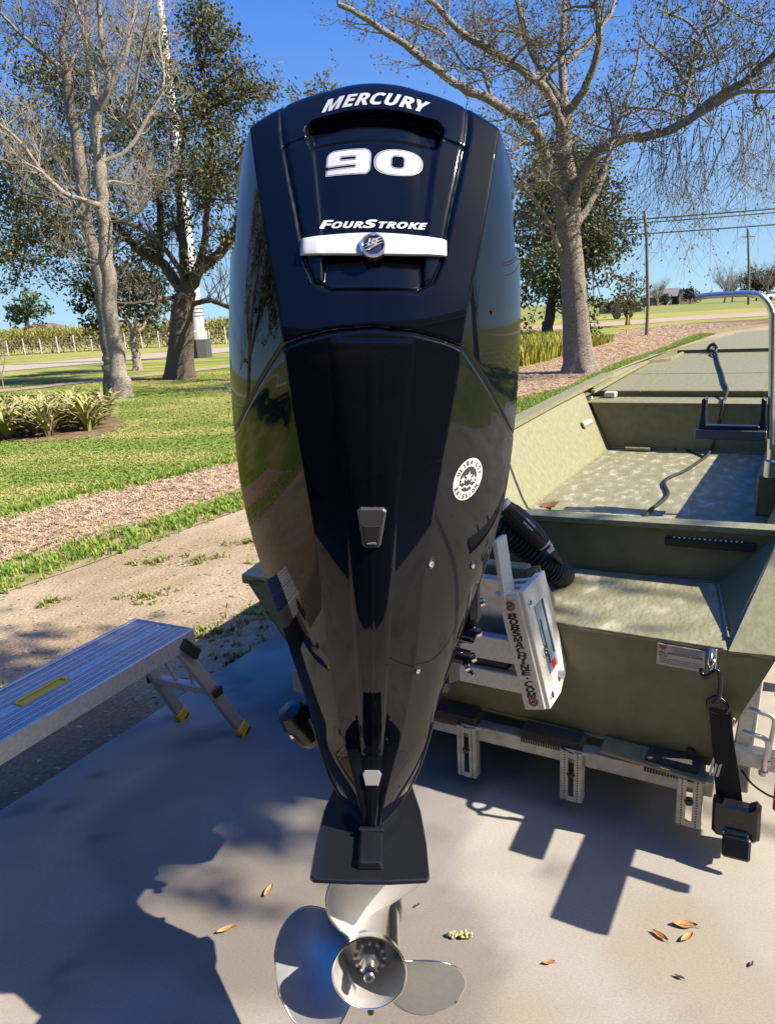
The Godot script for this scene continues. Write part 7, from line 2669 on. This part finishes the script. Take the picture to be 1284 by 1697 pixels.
func build_flower_bed() -> void:
	var q := RandomNumberGenerator.new()
	q.seed = 77
	var spots := [Vector2(-7.5, 13.6), Vector2(-6.9, 13.2), Vector2(-7.1, 14.1), Vector2(-6.4, 12.6), Vector2(-6.5, 13.6), Vector2(-6.3, 14.2), Vector2(-5.9, 12.1), Vector2(-5.9, 12.9), Vector2(-5.8, 13.6), Vector2(-5.5, 11.7), Vector2(-5.4, 12.5), Vector2(-5.4, 13.2), Vector2(-5.1, 11.9), Vector2(-5.0, 12.6), Vector2(-6.8, 12.3), Vector2(-6.1, 11.6), Vector2(-7.7, 12.8), Vector2(-4.75, 12.2), Vector2(-6.0, 14.5), Vector2(-4.9, 13.2), Vector2(-7.6, 12.0), Vector2(-7.2, 11.6), Vector2(-6.6, 11.8), Vector2(-6.5, 11.3), Vector2(-5.7, 11.3), Vector2(-8.0, 13.3), Vector2(-8.2, 12.3), Vector2(-4.65, 11.7), Vector2(-5.1, 11.3), Vector2(-6.2, 12.2), Vector2(-5.6, 12.4)]
	var looks := ["tallest", "broadest", "dense", "loose", "pale tipped", "sprawling", "upright", "small", "yellowing", "deep green"]
	for i in spots.size():
		var p: Vector2 = spots[i]
		var big: float = 1.0 - 0.25 * clamp(-5.3 - p.x, -1, 1) * 0.3
		var t := thing("flax_plant", "strap leaved plant with arching cream edged leaves in the mulch bed on the lawn", "plant", V(p.x, -0.04, p.y), "strap leaved plants in the mulch bed")
		var mb := MB.new()
		var leaves := 64
		for k in leaves:
			var a := q.randf() * TAU
			var h := q.randf_range(0.12, 0.42) * big
			var out := q.randf_range(0.15, 0.52)
			var w := q.randf_range(0.020, 0.034)
			var dir := Vector3(cos(a), 0, sin(a))
			var sd := Vector3(-dir.z, 0, dir.x) * w
			var o := dir * 0.05 * q.randf()
			var g := Color(0.06, 0.09, 0.025).lerp(Color(0.22, 0.23, 0.07), q.randf())
			var tip := Color(0.58, 0.53, 0.22).lerp(Color(0.28, 0.29, 0.09), q.randf())
			if q.randf() < 0.16:
				g = Color(0.36, 0.26, 0.17)
				tip = Color(0.46, 0.36, 0.25)
			var prev0 := o - sd * 0.7
			var prev1 := o + sd * 0.7
			var pc := g
			for m in range(1, 6):
				var f := m / 5.0
				var c := o + dir * out * pow(f, 1.5) * 1.2 + Vector3.UP * h * (1.25 * sin(f * PI * 0.62))
				var wd := 1.0 - pow(f, 3.0)
				var n0 := c - sd * wd
				var n1 := c + sd * wd
				var col := g.lerp(tip, pow(f, 1.3))
				mb.col = pc.lerp(col, 0.5)
				mb.face([prev0, prev1, n1, n0])
				prev0 = n0
				prev1 = n1
				pc = col
		part("leaves", mb, M.leaf, t)
	var r := thing("garden_stone", "pale weathered stump among the strap leaved plants at the left edge", "stump", V(-7.2, -0.05, 12.6))
	var mb := MB.new()
	mb.lathe([Vector2(0.2, 0), Vector2(0.17, 0.1), Vector2(0.15, 0.34), Vector2(0.13, 0.42), Vector2(0.0, 0.44)], 11)
	part("body", mb, M.bark_pale, r)


func build_litter() -> void:
	# fallen leaves on the drive
	var q := RandomNumberGenerator.new()
	q.seed = 5
	var spots := [[-0.38, 1.68, 0.028, 1.2, "rust orange leaf standing on edge on the drive left of the propeller"], [-0.47, 1.555, 0.030, 0.5, "orange leaf on the drive at the edge of the motor's shadow"], [0.675, 1.49, 0.036, -0.2, "longest tan leaf of the four lying right of the propeller"], [0.605, 1.462, 0.026, -0.9, "curled brown leaf beside the longest tan leaf"], [0.665, 1.452, 0.026, 0.5, "orange brown leaf just under the longest tan leaf"], [0.32, 1.405, 0.018, 0.1, "small red brown leaf between the propeller blade and the group of leaves"], [0.605, 1.345, 0.014, -0.6, "dark leaf scrap at the bottom right of the drive"], [0.78, 1.37, 0.012, 0.8, "tiny dark leaf scrap near the right edge of the drive"], [0.02, 1.60, 0.012, 0.8, "tiny leaf scrap behind the propeller hub"]]
	for s in spots:
		var ln: float = s[2] * 0.82
		var t := thing("fallen_leaf", s[4], "leaf", V(s[0], 0.0, s[1]), "fallen leaves on the drive")
		t.rotation = Vector3(q.randf_range(-0.2, 0.2), s[3], 0)
		var mb := MB.new()
		var rows := []
		for i in 9:
			var f := i / 8.0
			var w := ln * 0.36 * sin(PI * clamp(f * 0.96 + 0.03, 0, 1))
			for j in 5:
				var g := (j - 2) / 2.0
				rows.append(Vector3((f - 0.5) * ln * 2.0, 0.004 + ln * 0.16 * g * g + ln * 0.25 * pow(f - 0.5, 2.0) * 2.0, g * w))
		mb.grid(rows, 9, 5)
		for i in mb.n.size():
			mb.n[i] = -mb.n[i] if mb.n[i].y < 0 else mb.n[i]
		var c := Color(0.36, 0.12, 0.035).lerp(Color(0.42, 0.24, 0.09), q.randf())
		if ln < 0.0125:
			c = Color(0.05, 0.04, 0.03)
		part("blade", mb, leaf_mat(c), t)
		mb = MB.new()
		mb.tube([Vector3(-ln, ln * 0.12, 0), Vector3(0, 0.006, 0), Vector3(ln * 1.25, ln * 0.16, 0.002)], [ln * 0.02, ln * 0.03, ln * 0.03], 4)
		part("stalk", mb, leaf_mat(c * 0.7), t)
	var t := thing("seed_spike", "pale green knobbly seed spike lying on the drive right of the propeller", "seed pod", V(0.12, 0.0, 1.495))
	t.rotation.y = -0.05
	var mb := MB.new()
	mb.tube([Vector3(-0.03, 0.008, 0), Vector3(0.03, 0.008, 0.001)], [0.004], 6)
	part("stem", mb, leaf_mat(Color(0.25, 0.26, 0.08)), t)
	mb = MB.new()
	for i in 34:
		var x := q.randf_range(-0.028, 0.030)
		mb.box(Vector3(x, 0.009 + q.randf_range(-0.005, 0.006), q.randf_range(-0.008, 0.008)), Vector3(0.007, 0.006, 0.006), Basis.from_euler(Vector3(q.randf(), q.randf(), q.randf())), 0.0015)
	var pods := part("pods", mb, leaf_mat(Color(0.40, 0.42, 0.20)), t)
	pods.set_meta("kind", "stuff")


func leaf_mat(c: Color) -> StandardMaterial3D:
	var m := StandardMaterial3D.new()
	m.albedo_color = c.linear_to_srgb()
	m.roughness = 0.6
	m.cull_mode = BaseMaterial3D.CULL_DISABLED
	return m


func build_house_behind() -> void:
	# the house behind the photographer, which the glossy cowl reflects: brick front, wide open garage
	var t := thing("brick_house", "brick house with an open garage behind the camera, seen only in the cowl", "house", V(0, 0, -1.25))
	var brick := tri_mat(0.30, 0.145, 0.10, 0.9, noise_tex(0.1, 4, lin(0.6, 0.6, 0.6), lin(1, 1, 1), 95), 0.6, true)
	var mb := MB.new()
	for e in [[-11.0, -3.6, 0.0, 2.9], [3.6, 6.0, 0.0, 2.9], [-3.6, 3.6, 2.4, 2.9]]:
		mb.box(Vector3((e[0] + e[1]) * 0.5, (e[2] + e[3]) * 0.5, 0.15), Vector3(e[1] - e[0], e[3] - e[2], 0.3))
	part("front_wall", mb, brick, t)
	mb = MB.new()
	mb.box(Vector3(-3.55, 1.4, 3.4), Vector3(0.1, 2.8, 6.2))
	mb.box(Vector3(3.55, 1.4, 3.4), Vector3(0.1, 2.8, 6.2))
	mb.box(Vector3(0, 1.4, 6.5), Vector3(7.2, 2.8, 0.1))
	mb.box(Vector3(0, 2.75, 3.4), Vector3(7.0, 0.1, 6.2))
	part("garage_lining", mb, mat(0.35, 0.33, 0.30, 0.9), t)
	mb = MB.new()
	mb.quad(Vector3(-11.8, 2.7, -0.15), Vector3(-11.8, 6.2, 5.5), Vector3(6.5, 6.2, 5.5), Vector3(6.5, 2.7, -0.15))
	mb.quad(Vector3(6.5, 2.7, 11.5), Vector3(6.5, 6.2, 5.5), Vector3(-11.8, 6.2, 5.5), Vector3(-11.8, 2.7, 11.5))
	mb.quad(Vector3(-11.8, 2.69, 11.5), Vector3(-11.8, 2.69, -0.15), Vector3(6.5, 2.69, -0.15), Vector3(6.5, 2.69, 11.5))
	mb.face([Vector3(-11.8, 2.7, -0.15), Vector3(-11.8, 2.7, 11.5), Vector3(-11.8, 6.2, 5.5)])
	mb.face([Vector3(6.5, 2.7, 11.5), Vector3(6.5, 2.7, -0.15), Vector3(6.5, 6.2, 5.5)])
	part("roof", mb, mat(0.09, 0.085, 0.08, 0.9), t)
	for x in [-9.0, -6.0]:
		mb = MB.new()
		mb.box(Vector3(x, 1.5, -0.01), Vector3(1.1, 1.5, 0.06), Basis(), 0.01)
		part("window", mb, M.black, t)
